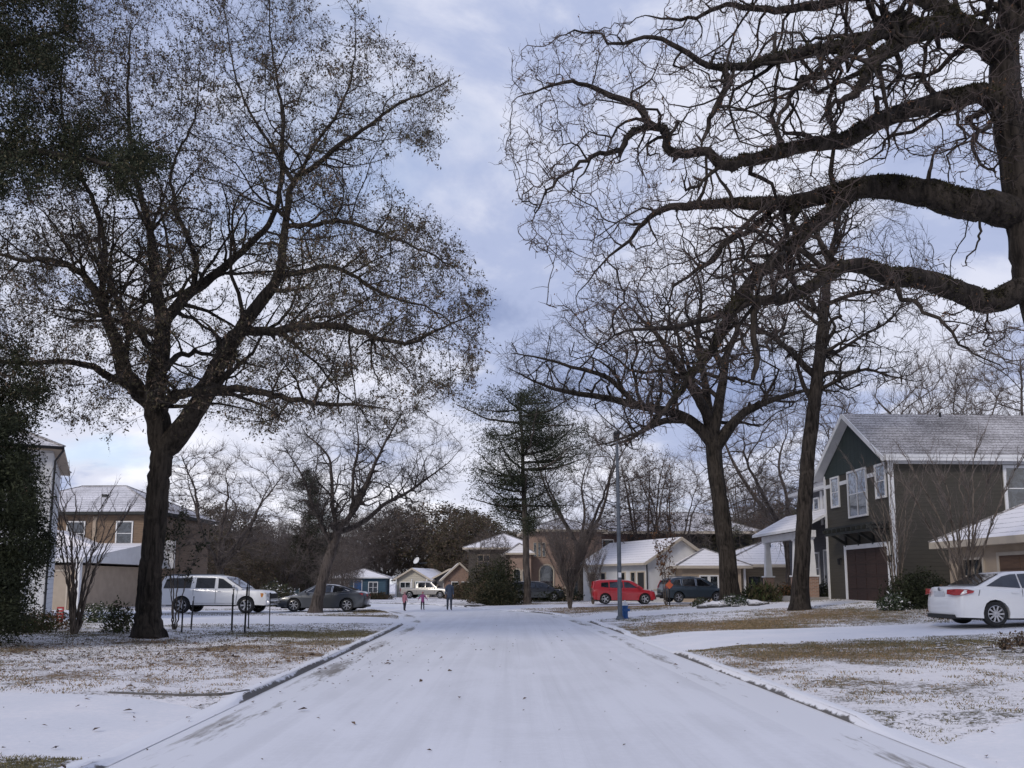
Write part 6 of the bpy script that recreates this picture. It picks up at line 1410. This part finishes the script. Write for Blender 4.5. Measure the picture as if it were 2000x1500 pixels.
# ---- the white sedan on the right driveway
hwd = .915
sedan_top = [(-2.38, .24), (-2.43, .40), (-2.43, .62), (-2.40, .80), (-2.36, .95), (-2.30, 1.055), (-2.1, 1.075), (-1.72, 1.07), (-.9, 1.0), (.0, .98), (.95, .985), (1.5, .93), (2.05, .84), (2.32, .72), (2.40, .56), (2.42, .38), (2.38, .24)]
car('white_sedan', 'white sedan with red tail lamps parked on the right driveway', 'car', (14.4, 24.0, gz1(14, 24)+.02), R(1.5), dict(
    L=4.86, W=1.83, wr=.335, sill=.22, axles=(-1.36, 1.44), belt=1.0, top=sedan_top, paint=paint('white_paint', (.80, .80, .80), .35), wheels=W10, taper=.16,
    cabs=[dict(outline=[(-2.02, 1.02), (-1.72, 1.09), (-1.15, 1.36), (-.85, 1.455), (-.3, 1.49), (.15, 1.48), (.45, 1.43), (1.30, .98), (1.3, .9), (-2.0, .9)], wb=.945, wr=.67,
               side=[[(-1.52, 1.085), (-1.02, 1.345), (-.78, 1.40), (-.62, 1.41), (-.60, 1.03)], [(-.55, 1.03), (-.57, 1.41), (-.2, 1.43), (.1, 1.42), (.14, 1.02)][::1], [(.2, 1.02), (.16, 1.42), (.38, 1.37), (.98, 1.04)]], front=(1.22, 1.02, .47, 1.42), rear=(-1.74, 1.10, -1.05, 1.40))],
    mirror=(.85, 1.08), seams=[(-.58, 1.0, -.60, .30), (.18, 1.0, .16, .28), (1.05, .98, .92, .3), (-1.75, .98, -1.80, .82)], handles=[(-.80, .90), (-.02, .89)],
    extras=[dict(name='bumper_trim', mat=plastic_black, boxes=[(-2.44, -2.2, -.66, .66, .20, .31)]), dict(name='number_plate', mat=plate_m, boxes=[(-2.425, -2.405, -.26, .26, .80, .93)]), dict(name='third_brake_lamp', mat=red_lamp, boxes=[(-1.62, -1.58, -.15, .15, 1.10, 1.125)])],
    polys=[dict(name='tail_lamp', mat=red_lamp, pts=[(-2.445, .46, .86), (-2.43, .46, .985), (-2.37, .80, 1.005), (-2.10, .895, .995), (-1.92, .905, .955), (-1.96, .91, .90), (-2.2, .905, .85), (-2.40, .78, .83)], off=(-.012, .012, .0)),
           dict(name='headlight', mat=clear_lamp, pts=[(2.38, .45, .62), (2.36, .45, .72), (2.12, .80, .80), (1.85, .88, .82), (1.90, .88, .74), (2.2, .82, .62)], off=(.012, .012, 0)),
           dict(name='emblem', mat=chrome, both=False, pts=[(-2.385+.0, .06*math.cos(a), .995+.05*math.sin(a)) for a in np.linspace(0, 6.283, 12, endpoint=False)], off=(-.03, 0, 0))]))
# ---- white long utility vehicle
suv_top = [(-2.78, .42), (-2.84, .55), (-2.82, .95), (-2.76, 1.22), (-2.5, 1.25), (-1, 1.25), (1.0, 1.22), (1.35, 1.20), (2.1, 1.16), (2.55, 1.10), (2.70, .98), (2.76, .70), (2.78, .48), (2.7, .40)]
car('white_utility_vehicle', 'long white utility vehicle with roof rack parked left of the grey sedan', 'car', place(432, 43.6), R(-2), dict(
    L=5.6, W=1.98, wr=.40, sill=.42, gap=.08, axles=(-1.62, 1.66), belt=1.22, top=suv_top, paint=paint('white_truck_paint', (.80, .80, .79), .4), wheels=W5b, taper=.10,
    cabs=[dict(outline=[(-2.80, 1.15), (-2.70, 1.55), (-2.58, 1.84), (-2.3, 1.88), (-1, 1.90), (.1, 1.88), (.5, 1.80), (1.45, 1.20), (1.3, 1.1), (-2.7, 1.1)], wb=.95, wr=.78, 
               side=[[(-2.58, 1.24), (-2.45, 1.70), (-2.30, 1.74), (-1.15, 1.76), (-1.2, 1.25)][::1], [(-.95, 1.25), (-.92, 1.76), (.02, 1.75), (.02, 1.24)], [(.20, 1.24), (.18, 1.74), (.42, 1.70), (1.05, 1.28), (1.05, 1.24)]], front=(1.38, 1.26, .55, 1.78), rear=(-2.79, 1.28, -2.66, 1.72))],
    mirror=(1.05, 1.32), seams=[(-1.05, 1.2, -1.05, .9), (.10, 1.2, .10, .5), (1.2, 1.18, 1.15, .5), (-.95, .5, 1.1, .5)], handles=[(-.85, 1.10), (.28, 1.09)],
    extras=[dict(name='roof_rack', mat=galv, bevel=.01, boxes=[(-2.3, -.1, .62, .66, 1.90, 1.95), (-2.3, -.1, -.66, -.62, 1.90, 1.95), (-1.9, -1.85, -.62, .62, 1.905, 1.945), (-.6, -.55, -.62, .62, 1.905, 1.945)]), dict(name='bumper', mat=chrome, bevel=.03, boxes=[(2.66, 2.86, -.9, .9, .45, .62), (-2.92, -2.76, -.9, .9, .45, .62)]), dict(name='grille', mat=plastic_black, boxes=[(2.70, 2.785, -.5, .5, .72, .98)]), dict(name='running_board', mat=plastic_black, boxes=[(-1.1, 1.15, -.97, -.90, .36, .42), (-1.1, 1.15, .90, .97, .36, .42)])],
    polys=[dict(name='headlight', mat=clear_lamp, pts=[(2.70, .55, .74), (2.70, .55, .98), (2.60, .86, 1.0), (2.60, .88, .76)], off=(.06, .01, 0)), dict(name='turn_lamp', mat=amber_lamp, pts=[(2.60, .88, .78), (2.60, .885, 1.0), (2.36, .945, 1.0), (2.40, .955, .80)], off=(.02, .025, 0)), dict(name='tail_lamp', mat=red_lamp, pts=[(-2.80, .75, .85), (-2.77, .75, 1.2), (-2.70, .93, 1.2), (-2.74, .94, .85)], off=(-.04, .015, 0))]))
# ---- dark grey sedan facing left
mal_top = [(-2.32, .26), (-2.40, .42), (-2.42, .70), (-2.38, .95), (-2.25, 1.05), (-1.9, 1.07), (-.9, .98), (.0, .95), (.9, .93), (1.6, .86), (2.15, .74), (2.36, .60), (2.40, .40), (2.34, .26)]
car('grey_sedan', 'dark grey fastback sedan parked behind the leaning tree', 'car', place(634, 46.0), R(181), dict(
    L=4.8, W=1.85, wr=.35, sill=.22, axles=(-1.38, 1.42), belt=.97, top=mal_top, paint=paint('grey_metallic', (.062, .068, .078), .35, .4), wheels=W8, taper=.16,
    cabs=[dict(outline=[(-2.1, 1.0), (-1.75, 1.12), (-1.15, 1.33), (-.6, 1.43), (-.1, 1.455), (.3, 1.41), (1.25, .93), (1.2, .86), (-2.0, .86)], wb=.94, wr=.66, chrome=True,
               side=[[(-1.50, 1.08), (-1.0, 1.29), (-.62, 1.355), (-.58, 1.02)], [(-.52, 1.015), (-.56, 1.36), (-.15, 1.385), (.08, 1.37), (.14, 1.0)], [(.20, 1.0), (.15, 1.36), (.32, 1.31), (.90, .99)]], front=(1.17, .97, .35, 1.385), rear=(-1.78, 1.125, -.95, 1.39))],
    mirror=(.80, 1.03), seams=[(-.55, .96, -.56, .3), (.18, .95, .15, .28), (1.05, .92, .98, .3)], handles=[(-.75, .88), (0, .86)], handle_mat=chrome,
    extras=[dict(name='bumper_trim', mat=plastic_black, boxes=[(2.2, 2.41, -.7, .7, .24, .36), (-2.41, -2.2, -.7, .7, .24, .34)])],
    polys=[dict(name='headlight', mat=clear_lamp, pts=[(2.36, .50, .60), (2.30, .50, .68), (2.05, .84, .76), (1.90, .88, .76), (2.1, .86, .64)], off=(.01, .02, 0)), dict(name='tail_lamp', mat=red_lamp, pts=[(-2.42, .45, .80), (-2.39, .45, .93), (-2.2, .85, .98), (-2.0, .90, .97), (-2.2, .89, .86)], off=(-.015, .015, 0))]))
# ---- red boxy car
soul_top = [(-1.98, .30), (-2.04, .50), (-2.04, .80), (-1.98, 1.0), (-1.6, 1.02), (-.5, 1.02), (.6, 1.0), (1.0, .99), (1.6, .92), (1.92, .80), (2.0, .60), (2.02, .38), (1.95, .28)]
car('red_car', 'bright red boxy hatchback parked before the white cottage', 'car', place(1217, 55.0, .02), R(-2), dict(
    L=4.1, W=1.80, wr=.335, sill=.26, axles=(-1.22, 1.30), belt=1.02, top=soul_top, paint=paint('red_paint', (.34, .006, .013), .3), wheels=W5, taper=.14,
    cabs=[dict(outline=[(-2.0, .98), (-1.93, 1.22), (-1.80, 1.49), (-1.5, 1.545), (-.5, 1.56), (.25, 1.52), (.55, 1.45), (1.22, .99), (1.1, .9), (-1.9, .9)], wb=.95, wr=.76,
               side=[[(-1.48, 1.10), (-1.46, 1.36), (-1.02, 1.39), (-1.0, 1.05)], [(-.92, 1.05), (-.94, 1.40), (-.12, 1.41), (-.08, 1.04)], [(0, 1.04), (-.02, 1.41), (.28, 1.38), (.82, 1.04)]], front=(1.13, 1.05, .57, 1.43), rear=(-1.975, 1.08, -1.85, 1.42))],
    mirror=(.82, 1.08), seams=[(-.96, 1.0, -.85, .4), (-.04, 1.0, -.02, .3), (1.0, .98, .9, .3)], handles=[(-.72, .94), (.15, .93)],
    extras=[dict(name='bumper_trim', mat=plastic_black, boxes=[(-2.06, -1.9, -.7, .7, .28, .42), (1.85, 2.03, -.6, .6, .30, .48)])],
    polys=[dict(name='tail_lamp', mat=red_lamp, pts=[(-2.0, .74, 1.02), (-1.93, .70, 1.45), (-1.86, .76, 1.45), (-1.90, .84, 1.02)], off=(-.03, .015, 0)), dict(name='headlight', mat=clear_lamp, pts=[(1.95, .45, .72), (1.90, .45, .86), (1.66, .80, .92), (1.62, .85, .82), (1.85, .82, .70)], off=(.025, .02, 0))]))
# ---- dark crossover
crv_top = [(-2.15, .36), (-2.22, .55), (-2.22, .90), (-2.12, 1.05), (-1.6, 1.06), (-.5, 1.03), (.7, 1.0), (1.1, .99), (1.75, .93), (2.10, .80), (2.2, .60), (2.2, .42), (2.12, .32)]
car('grey_crossover', 'dark blue grey crossover parked between the red car and the wide oak', 'car', place(1352, 55.6, .02), R(12), dict(
    L=4.5, W=1.82, wr=.35, sill=.32, gap=.06, axles=(-1.32, 1.32), belt=1.05, top=crv_top, paint=paint('slate_metallic', (.040, .056, .072), .3, .4), wheels=W5, taper=.15,
    cabs=[dict(outline=[(-2.12, 1.0), (-2.0, 1.25), (-1.65, 1.58), (-1.3, 1.64), (-.4, 1.68), (.25, 1.63), (.6, 1.52), (1.42, 1.0), (1.3, .9), (-2.0, .9)], wb=.95, wr=.72, chrome=True,
               side=[[(-1.78, 1.20), (-1.48, 1.46), (-1.15, 1.50), (-1.12, 1.10)], [(-1.0, 1.09), (-1.0, 1.51), (-.15, 1.54), (-.12, 1.07)], [(-.04, 1.07), (-.06, 1.54), (.28, 1.50), (.95, 1.06)]], front=(1.33, 1.06, .62, 1.53), rear=(-2.02, 1.24, -1.72, 1.54))],
    mirror=(.9, 1.12), seams=[(-1.05, 1.0, -.95, .45), (-.08, 1.0, -.06, .36), (1.05, .98, .95, .36)], handles=[(-.8, .97), (.1, .96)],
    extras=[dict(name='sill_trim', mat=plastic_black, boxes=[(-2.24, -2.0, -.75, .75, .34, .50), (-.9, .9, -.915, -.88, .30, .40), (-.9, .9, .88, .915, .30, .40)]), dict(name='roof_rail', mat=galv, boxes=[(-1.4, .1, .60, .63, 1.67, 1.71), (-1.4, .1, -.63, -.60, 1.67, 1.71)])],
    polys=[dict(name='tail_lamp', mat=red_lamp, pts=[(-2.16, .55, .95), (-2.10, .62, 1.12), (-1.88, .74, 1.45), (-1.80, .78, 1.45), (-1.95, .85, 1.1), (-1.75, .90, .98), (-2.1, .85, .92)], off=(-.03, .02, 0)), dict(name='headlight', mat=clear_lamp, pts=[(2.15, .45, .74), (2.08, .45, .84), (1.7, .84, .95), (1.75, .87, .84)], off=(.03, .02, 0))]))
# ---- silver pickup far away
pk_top = [(-2.85, .50), (-2.90, .62), (-2.90, 1.12), (-2.80, 1.16), (-1.0, 1.16), (-.95, 1.20), (1.0, 1.20), (1.5, 1.18), (2.3, 1.12), (2.70, 1.02), (2.80, .80), (2.82, .55), (2.72, .45)]
car('silver_pickup', 'silver pickup truck parked in front of the far white house', 'truck', place(834, 97, .0), R(-12), dict(
    L=5.8, W=1.98, wr=.40, sill=.46, gap=.09, axles=(-1.75, 1.85), belt=1.18, top=pk_top, paint=paint('silver_paint', (.42, .40, .37), .35, .2), wheels=W5b, taper=.10,
    cabs=[dict(outline=[(-1.05, 1.1), (-.92, 1.75), (-.7, 1.88), (-.2, 1.92), (.5, 1.90), (.75, 1.82), (1.5, 1.18), (1.4, 1.1)], wb=.94, wr=.74, side=[[(-.80, 1.24), (-.72, 1.74), (.02, 1.78), (.02, 1.22)], [(.12, 1.22), (.12, 1.78), (.55, 1.74), (1.15, 1.24)]], front=(1.42, 1.26, .79, 1.80), rear=(-1.02, 1.30, -.93, 1.72))],
    mirror=(1.1, 1.3), seams=[(-.9, 1.15, -.9, .55), (.07, 1.18, .07, .55), (1.2, 1.16, 1.15, .55)], handles=[(-.7, 1.08), (.3, 1.08)],
    extras=[dict(name='bumper', mat=chrome, boxes=[(2.74, 2.92, -.9, .9, .50, .68), (-3.02, -2.88, -.9, .9, .50, .66)]), dict(name='bed_floor', mat=dark_in, boxes=[(-2.8, -1.08, -.78, .78, 1.155, 1.168)]), dict(name='tailgate', mat=MATS['silver_paint'], boxes=[(-2.93, -2.88, -.82, .82, .72, 1.18)])],
    polys=[dict(name='tail_lamp', mat=red_lamp, pts=[(-2.90, .84, .78), (-2.90, .84, 1.12), (-2.82, .955, 1.12), (-2.82, .96, .78)], off=(-.03, .01, 0)), dict(name='headlight', mat=clear_lamp, pts=[(2.74, .55, .78), (2.72, .55, 1.0), (2.5, .90, 1.04), (2.5, .93, .82)], off=(.05, .03, 0))]))
# ---- dark car behind the pine
c = car('dark_car', 'dark car half hidden behind the pine trunk and holly shrubs', 'car', place(1046, 66, .0), R(4), dict(
    L=4.5, W=1.82, wr=.35, sill=.32, gap=.06, axles=(-1.32, 1.32), belt=1.05, top=crv_top, paint=paint('black_paint', (.012, .012, .014), .3), wheels=W5, taper=.15,
    cabs=[dict(outline=[(-2.12, 1.0), (-2.0, 1.25), (-1.65, 1.50), (-1.3, 1.55), (-.4, 1.57), (.25, 1.53), (.6, 1.44), (1.42, 1.0), (1.3, .9), (-2.0, .9)], wb=.95, wr=.72, side=[[(-1.78, 1.20), (-1.48, 1.40), (-1.15, 1.42), (-1.12, 1.10)], [(-1.0, 1.09), (-1.0, 1.43), (-.15, 1.45), (-.12, 1.07)], [(-.04, 1.07), (-.06, 1.45), (.28, 1.42), (.95, 1.06)]], front=(1.33, 1.06, .62, 1.45), rear=(-2.02, 1.24, -1.72, 1.47))],
    mirror=(.9, 1.12), handles=[(-.8, .97), (.1, .96)], polys=[dict(name='headlight', mat=clear_lamp, pts=[(2.15, .45, .74), (2.08, .45, .84), (1.7, .84, .95), (1.75, .87, .84)], off=(.03, .02, 0))]))

# ================================================================== STREET FURNITURE
def street_light():
    x, y, z = onground(1210, 34.4); root = empty('street_lamp', (x, y, z-.02), 0, 'tall galvanised street light pole with a small dark lamp at its top', 'street lamp')
    H = P(1203, 842, 34.4).z-z
    m = MB(); m.tube([(0, 0, 0), (0, 0, H*.5), (-.02, 0, H-.3)], [.095, .078, .06], 14); m.build('pole', galv, root, 40)
    b = MB(); b.lathe([(.19, 0), (.19, .05), (.14, .10), (.13, .16)], 14); b.build('base_plate', galv, root, 40)
    l = MB(); l.lathe([(.03, H-.34), (.11, H-.30), (.13, H-.12), (.15, H-.08), (.12, H), (.01, H+.03)], 12, (-.02, 0, 0)); l.build('lamp_head', dark_metal, root, 40)
    s = MB(); s.box(-.06, .06, -.135, -.11, 1.7, 1.9); s.build('tag_plate', white_trim, root)
street_light()
def hydrant():
    x, y, z = onground(1220, 34.9); root = empty('fire_hydrant', (x, y, z-.01), 0, 'blue fire hydrant with a white cap beside the street light pole', 'fire hydrant')
    bl = simple('hydrant_blue', (.012, .085, .26), .45, .15, 6)
    m = MB(); m.lathe([(.16, 0), (.16, .04), (.115, .05), (.115, .48), (.135, .49), (.135, .53), (.11, .54)], 14); m.build('barrel', bl, root, 40)
    c = MB(); c.lathe([(.12, .54), (.115, .60), (.08, .67), (.03, .70), (.03, .75), (.001, .76)], 14); c.build('bonnet', white_trim, root, 40)
    for a in (-90, 0, 180):
        n = MB(); d = Vector((math.cos(R(a)), math.sin(R(a)), 0)); n.tube([d*.10+Vector((0, 0, .36)), d*.17+Vector((0, 0, .36)), d*.20+Vector((0, 0, .36))], [.05, .055, .04], 8); n.build('nozzle', bl, root, 40)
hydrant()
def marker_post():
    x, y, z = onground(1307, 47.0); root = empty('marker_sign', (x, y, z-.02), 0, 'small orange diamond sign on a post in front of the grey crossover', 'sign')
    m = MB(); m.bar((0, 0, 0), (0, 0, 1.05), .06); m.build('post', dark_metal, root); s = MB(); s.prism([(-.22, 1.15), (0, .93), (.22, 1.15), (0, 1.37)], 'y', -.05, -.033); s.build('panel', simple('orange_sign', (.55, .12, .05), .5, .1, 5), root)
marker_post()
def yard_sign():
    x, y, z = onground(122, 27.5); root = empty('yard_sign', (x, y, z-.01), R(6), 'small red yard sign with white lines left of the bare shrub tree', 'sign')
    m = MB(); m.bar((-.08, 0, 0), (-.08, 0, .6), .015).bar((.08, 0, 0), (.08, 0, .6), .015).bar((-.08, 0, .6), (.08, 0, .6), .015); m.build('stake', dark_metal, root)
    s = MB(); s.box(-.105, .105, -.02, -.005, .15, .62); p = s.build('panel', simple('sign_red', (.38, .03, .035), .5, .1, 5), root)
    t = MB()
    for k, w in enumerate((.07, .08, .06, .075)): t.box(-w, w, -.026, -.02, .52-k*.10, .56-k*.10)
    t.build('lettering', white_trim, p)
yard_sign()
stk = None
for i, (u, Y, h, d) in enumerate([(360, 24.6, 1.0, 0), (378, 26.0, 1.05, .03), (457, 25.6, 1.3, 0), (482, 25.0, 1.55, .05), (489, 27.5, 1.5, -.12), (529, 25.8, 1.2, .03)]):
    x, y, z = onground(u, Y)
    r = empty('metal_stake', (x, y, z-.05), .4*i, ['thin black metal stake closest to the big oak trunk', 'second thin stake from the big oak trunk', 'thin stake in front of the middle of the white utility vehicle', 'upright stake of the crossing pair by the vehicle nose', 'leaning stake of the crossing pair by the vehicle nose', 'thin stake before the front bumper of the white utility vehicle'][i], 'stake', 'thin metal stakes on the left lawn')
    m = MB(); m.bar((0, 0, 0), (d, 0, h), .028, .022).bar((-.02, .012, .1), (d*.9-.02, .012, h*.9), .008, .03); m.build('post', dark_metal, r)
    c = MB(); c.box(d-.02, d+.02, -.02, .02, h, h+.03); c.build('cap', dark_metal, r)
def wire(u0, Y0, u1, Y1, h0, h1, lab):
    a = Vector(onground(u0, Y0)); b = Vector(onground(u1, Y1)); a.z += h0; b.z += h1; m = MB(); m.tube([a, (a+b)/2-Vector((0, 0, .04)), b], .006, 4); tag(m.build('guy_wire', dark_metal), lab, 'wire')
wire(457, 25.6, 529, 25.8, .62, .62, 'thin wire strung between two stakes before the white utility vehicle')
# snow covered rocks along the bed at the right
g = np.random.default_rng(77)
rock_m = simple('rock', (.07, .065, .062), .9, .4, 5, bmp=.03, snow=dict(thr0=.5, thr1=.95, amt=.8, lo=.35, hi=.6))
def rock_mesh(seed):
    import bmesh
    gg_ = np.random.default_rng(seed); bm = bmesh.new(); bmesh.ops.create_icosphere(bm, subdivisions=2, radius=1)
    for v in bm.verts: v.co *= .8+.4*float(fbm(v.co.x*1.4+seed, v.co.y*1.4+v.co.z, seed, 2)); v.co.z *= .62
    me = bpy.data.meshes.new('rock'); bm.to_mesh(me); bm.free(); me.materials.append(rock_m); return me
RM = [rock_mesh(k) for k in range(4)]
for i in range(74):
    u = 1830+190*g.random()*1.15; v = 1243+31*g.random(); p = GP(u, v, .34); s = g.uniform(.03, .085)
    o = link('rock', RM[i % 4]); o.location = (p.x, p.y, gz1(p.x, p.y)+s*.12); o.scale = (s*g.uniform(.8, 1.5), s, s*.8); o.rotation_euler = (0, 0, g.random()*6.28)
    tag(o, 'one of the small snow capped rocks in the bed below the white sedan', 'rock', 'snow capped rocks in the right bed')
for i in range(20):
    p = P(1370+i*6.5, HOR, 40.2+g.uniform(-.6, .9)); s = g.uniform(.10, .26); o = link('rock', RM[i % 4]); o.location = (p.x, p.y, gz1(p.x, p.y)+s*.2); o.scale = (s*1.2, s, s*.8); o.rotation_euler = (0, 0, g.random()*6.28)
    tag(o, 'one of the snowy edging stones around the wide oak', 'rock', 'edging stones around the wide oak')
p = P(932, HOR, 56); o = link('rock', RM[1]); o.location = (p.x-.2, p.y+1, gz1(p.x, p.y)+.08); o.scale = (.75, .4, .28); tag(o, 'flat dark boulder at the kerb in front of the pine', 'rock')
for i, (u, Y) in enumerate([(1952, 17.2), (1985, 17.8)]):
    bush(onground(u, Y), .22, .2, .15, 260, [leaf_brown], .06, ['brown withered plant left of its twin in the rocky bed', 'brown withered plant right of its twin, at the right edge of the rocky bed'][i], 80+i, 'dry_plant', cat='plant', up=1.0, stems=14)
# little snow heaps round the wide oak and the big left oak
def mound(x, y, rx, ry, h, lab, seed):
    n = 26; V = []; Q = []
    for i in range(n+1):
        for j in range(n+1):
            a, b_ = i/n*2-1, j/n*2-1; px, py = x+a*rx, y+b_*ry; rr = a*a+b_*b_; z = gz1(px, py)-.03+h*max(0, 1-rr)**.7*(.5+.9*float(fbm(px*2.4, py*2.4, seed, 3))); V.append((px, py, z))
    for i in range(n):
        for j in range(n): k = i*(n+1)+j; Q.append((k, k+n+1, k+n+2, k+1))
    tag(link('snow', np_mesh('snow', V, quads=Q, mats=[snow_m], smooth=True)), lab, kind='structure')
x, y, z = onground(1425, 41.0); mound(x, y, 1.9, .9, .34, 'heap of snow around the wide oak', 3)
# ================================================================== PEOPLE
skin_m = simple('skin', (.36, .22, .17), .6, .05, 8); jeans = simple('dark_trousers', (.045, .055, .075), .85, .15, 8); coat_blue = simple('blue_grey_coat', (.060, .080, .115), .85, .12, 6)
coat_pink = simple('pink_coat', (.48, .20, .24), .85, .1, 6); coat_mag = simple('magenta_coat', (.33, .09, .22), .85, .1, 6); dark_pants = simple('black_leggings', (.025, .02, .03), .85, .1, 6); hair_m = simple('brown_hair', (.04, .025, .018), .7, .2, 12); boot_m = simple('boots', (.03, .028, .028), .8, .2, 8)
def skinned(name, joints, edges, mats, parent, root_i=0, sub=2):
    """joints: [(x,y,z,r)], grown with a Skin modifier and frozen"""
    me = bpy.data.meshes.new(name); me.from_pydata([j[:3] for j in joints], edges, []); o = link(name, me)
    sk = o.modifiers.new('s', 'SKIN'); sk.use_smooth_shade = True; sb = o.modifiers.new('d', 'SUBSURF'); sb.levels = sub; sb.render_levels = sub
    for i, j in enumerate(joints):
        me.skin_vertices[0].data[i].radius = (j[3], j[4] if len(j) > 4 else j[3]); me.skin_vertices[0].data[i].use_root = (i == root_i)
    dg = bpy.context.evaluated_depsgraph_get(); dg.update(); nm = bpy.data.meshes.new_from_object(o.evaluated_get(dg)); bpy.data.objects.remove(o)
    nm.materials.clear()
    for m in mats: nm.materials.append(m)
    return link(name, nm, parent)
def person(loc, rz, H, label, coat, pants, hair_len=.0, stride=.1, arms=0.0, hat=None, child=False):
    root = empty('person', loc, rz, label, 'person'); s = H/1.75; hs = 1.25 if child else 1.0
    def J(x, y, z, r, r2=None): return (x*s, y*s, z*s, r*s, (r2 or r)*s)
    # z up, faces -y
    A = arms
    j = [J(0, 0, .95, .125, .10), J(0, 0, 1.12, .12, .095), J(0, .0, 1.30, .14, .10), J(0, .01, 1.42, .10, .075), J(0, 0, 1.50, .048), J(0, -.012, 1.555*1, .05),
         J(0, -.015, 1.63, .078*hs, .088*hs), J(0, -.010, 1.715, .060*hs, .07*hs)]
    e = [(0, 1), (1, 2), (2, 3), (3, 4), (4, 5), (5, 6), (6, 7)]
    for sg in (-1, 1):
        b = len(j); st = stride*sg
        j += [J(sg*.095, 0, .88, .088), J(sg*.10, -st*.5, .50, .058), J(sg*.105, -st*.6+.02, .34, .055), J(sg*.10, -st+.03, .10, .038), J(sg*.10, -st-.02, .045, .038), J(sg*.115, -st-.13, .035, .034)]
        e += [(0, b), (b, b+1), (b+1, b+2), (b+2, b+3), (b+3, b+4), (b+4, b+5)]
        b = len(j); j += [J(sg*.17, .01, 1.41, .055), J(sg*(.21+A*.10), .02, 1.16+A*.04, .042), J(sg*(.23+A*.22), -.04, .93+A*.12, .033), J(sg*(.235+A*.25), -.06, .87+A*.13, .030)]
        e += [(3, b), (b, b+1), (b+1, b+2), (b+2, b+3)]
        h = b+3; hx, hy, hz = sg*(.235+A*.25), -.06, .87+A*.13
        for k in range(4):
            f = len(j); oy = hy-.030+.018*k; ln = (.085, .095, .09, .075)[k]; j += [J(hx, oy, hz-.05, .010), J(hx-sg*.004, oy-.004, hz-.05-ln*.5, .009), J(hx-sg*.014, oy-.008, hz-.05-ln*.92, .0075)]; e += [(h, f), (f, f+1), (f+1, f+2)]
        f = len(j); j += [J(hx-sg*.012, hy-.045, hz-.035, .010), J(hx-sg*.02, hy-.065, hz-.075, .009)]; e += [(h, f), (f, f+1)]
    body = skinned('person_body', j, e, [skin_m], root)
    # face: nose, eyes, mouth as slight forms on the head
    f = MB(); f.bar((0, -.095*s*hs, 1.65*s), (0, -.112*s*hs, 1.62*s), .022*s, .02*s)
    f.build('nose', skin_m, root)
    ey = MB()
    for sg in (-1, 1): ey.box(sg*.032*s-.010*s, sg*.032*s+.010*s, -.098*s*hs, -.088*s*hs, 1.655*s, 1.665*s)
    ey.box(-.022*s, .022*s, -.098*s*hs, -.088*s*hs, 1.592*s, 1.598*s); ey.build('eyes_and_mouth', boot_m, root)
    # coat
    j = [J(0, 0, .70, .155, .13), J(0, 0, .80, .175, .145), J(0, 0, 1.0, .17, .135), J(0, 0, 1.30, .175, .13), J(0, .01, 1.42, .155, .115), J(0, .005, 1.50, .09, .085), J(0, .0, 1.56, .070)]; e = [(0, 1), (1, 2), (2, 3), (3, 4), (4, 5), (5, 6)]
    for sg in (-1, 1):
        b = len(j); j += [J(sg*.18, .01, 1.40, .085), J(sg*(.21+A*.10), .02, 1.16+A*.04, .060), J(sg*(.23+A*.22), -.04, .94+A*.12, .050), J(sg*(.233+A*.24), -.05, .90+A*.125, .050)]; e += [(4, b), (b, b+1), (b+1, b+2), (b+2, b+3)]
    skinned('coat', j, e, [coat], root)
    j = [J(0, 0, 1.05, .12, .10), J(0, 0, .90, .15, .125)]; e = [(0, 1)]
    for sg in (-1, 1):
        b = len(j); st = stride*sg; j += [J(sg*.095, 0, .80, .112), J(sg*.10, -st*.5, .50, .075), J(sg*.10, -st*.8+.02, .24, .065), J(sg*.10, -st+.03, .07, .060)]; e += [(1, b), (b, b+1), (b+1, b+2), (b+2, b+3)]
    skinned('trousers', j, e, [pants], root)
    for sg in (-1, 1):
        st = stride*sg; skinned('boot', [J(sg*.10, -st+.035, .13, .052), J(sg*.10, -st+.03, .055, .055), J(sg*.105, -st-.06, .045, .048), J(sg*.112, -st-.15, .038, .040)], [(0, 1), (1, 2), (2, 3)], [boot_m], root)
    j = [J(0, .035, 1.62, .055*hs, .055*hs), J(0, .018, 1.69, .092*hs, .092*hs), J(0, .010, 1.755, .072*hs, .075*hs), J(0, .008, 1.79, .03*hs, .03*hs)]; e = [(0, 1), (1, 2), (2, 3)]
    if hair_len: j.append(J(0, .06, 1.66-hair_len, .05*hs)); e.append((0, 4))
    skinned('hat' if hat else 'hair', j, e, [hat or hair_m], root)
    return root
def stand(u, Y): p = P(u, HOR, Y); return (p.x, Y, .006)
person(stand(878, 51.5), R(10), 1.74, 'adult in a blue grey coat standing in the snowy street, the tallest of the three', coat_blue, jeans, 0, .10, .0, hat=hair_m)
person(stand(791, 50.0), R(150), 1.08, 'small child in a pale pink coat and dark leggings, leftmost of the three people', coat_pink, dark_pants, .05, .08, .1, hat=simple('pink_hat', (.5, .32, .30), .9, .1, 9), child=True)
person(stand(826, 51.8), R(20), 1.06, 'small child in a magenta coat with both arms held out beside the adult', coat_mag, dark_pants, .08, .12, 1.0, hat=simple('red_hat', (.42, .10, .12), .9, .1, 9), child=True)
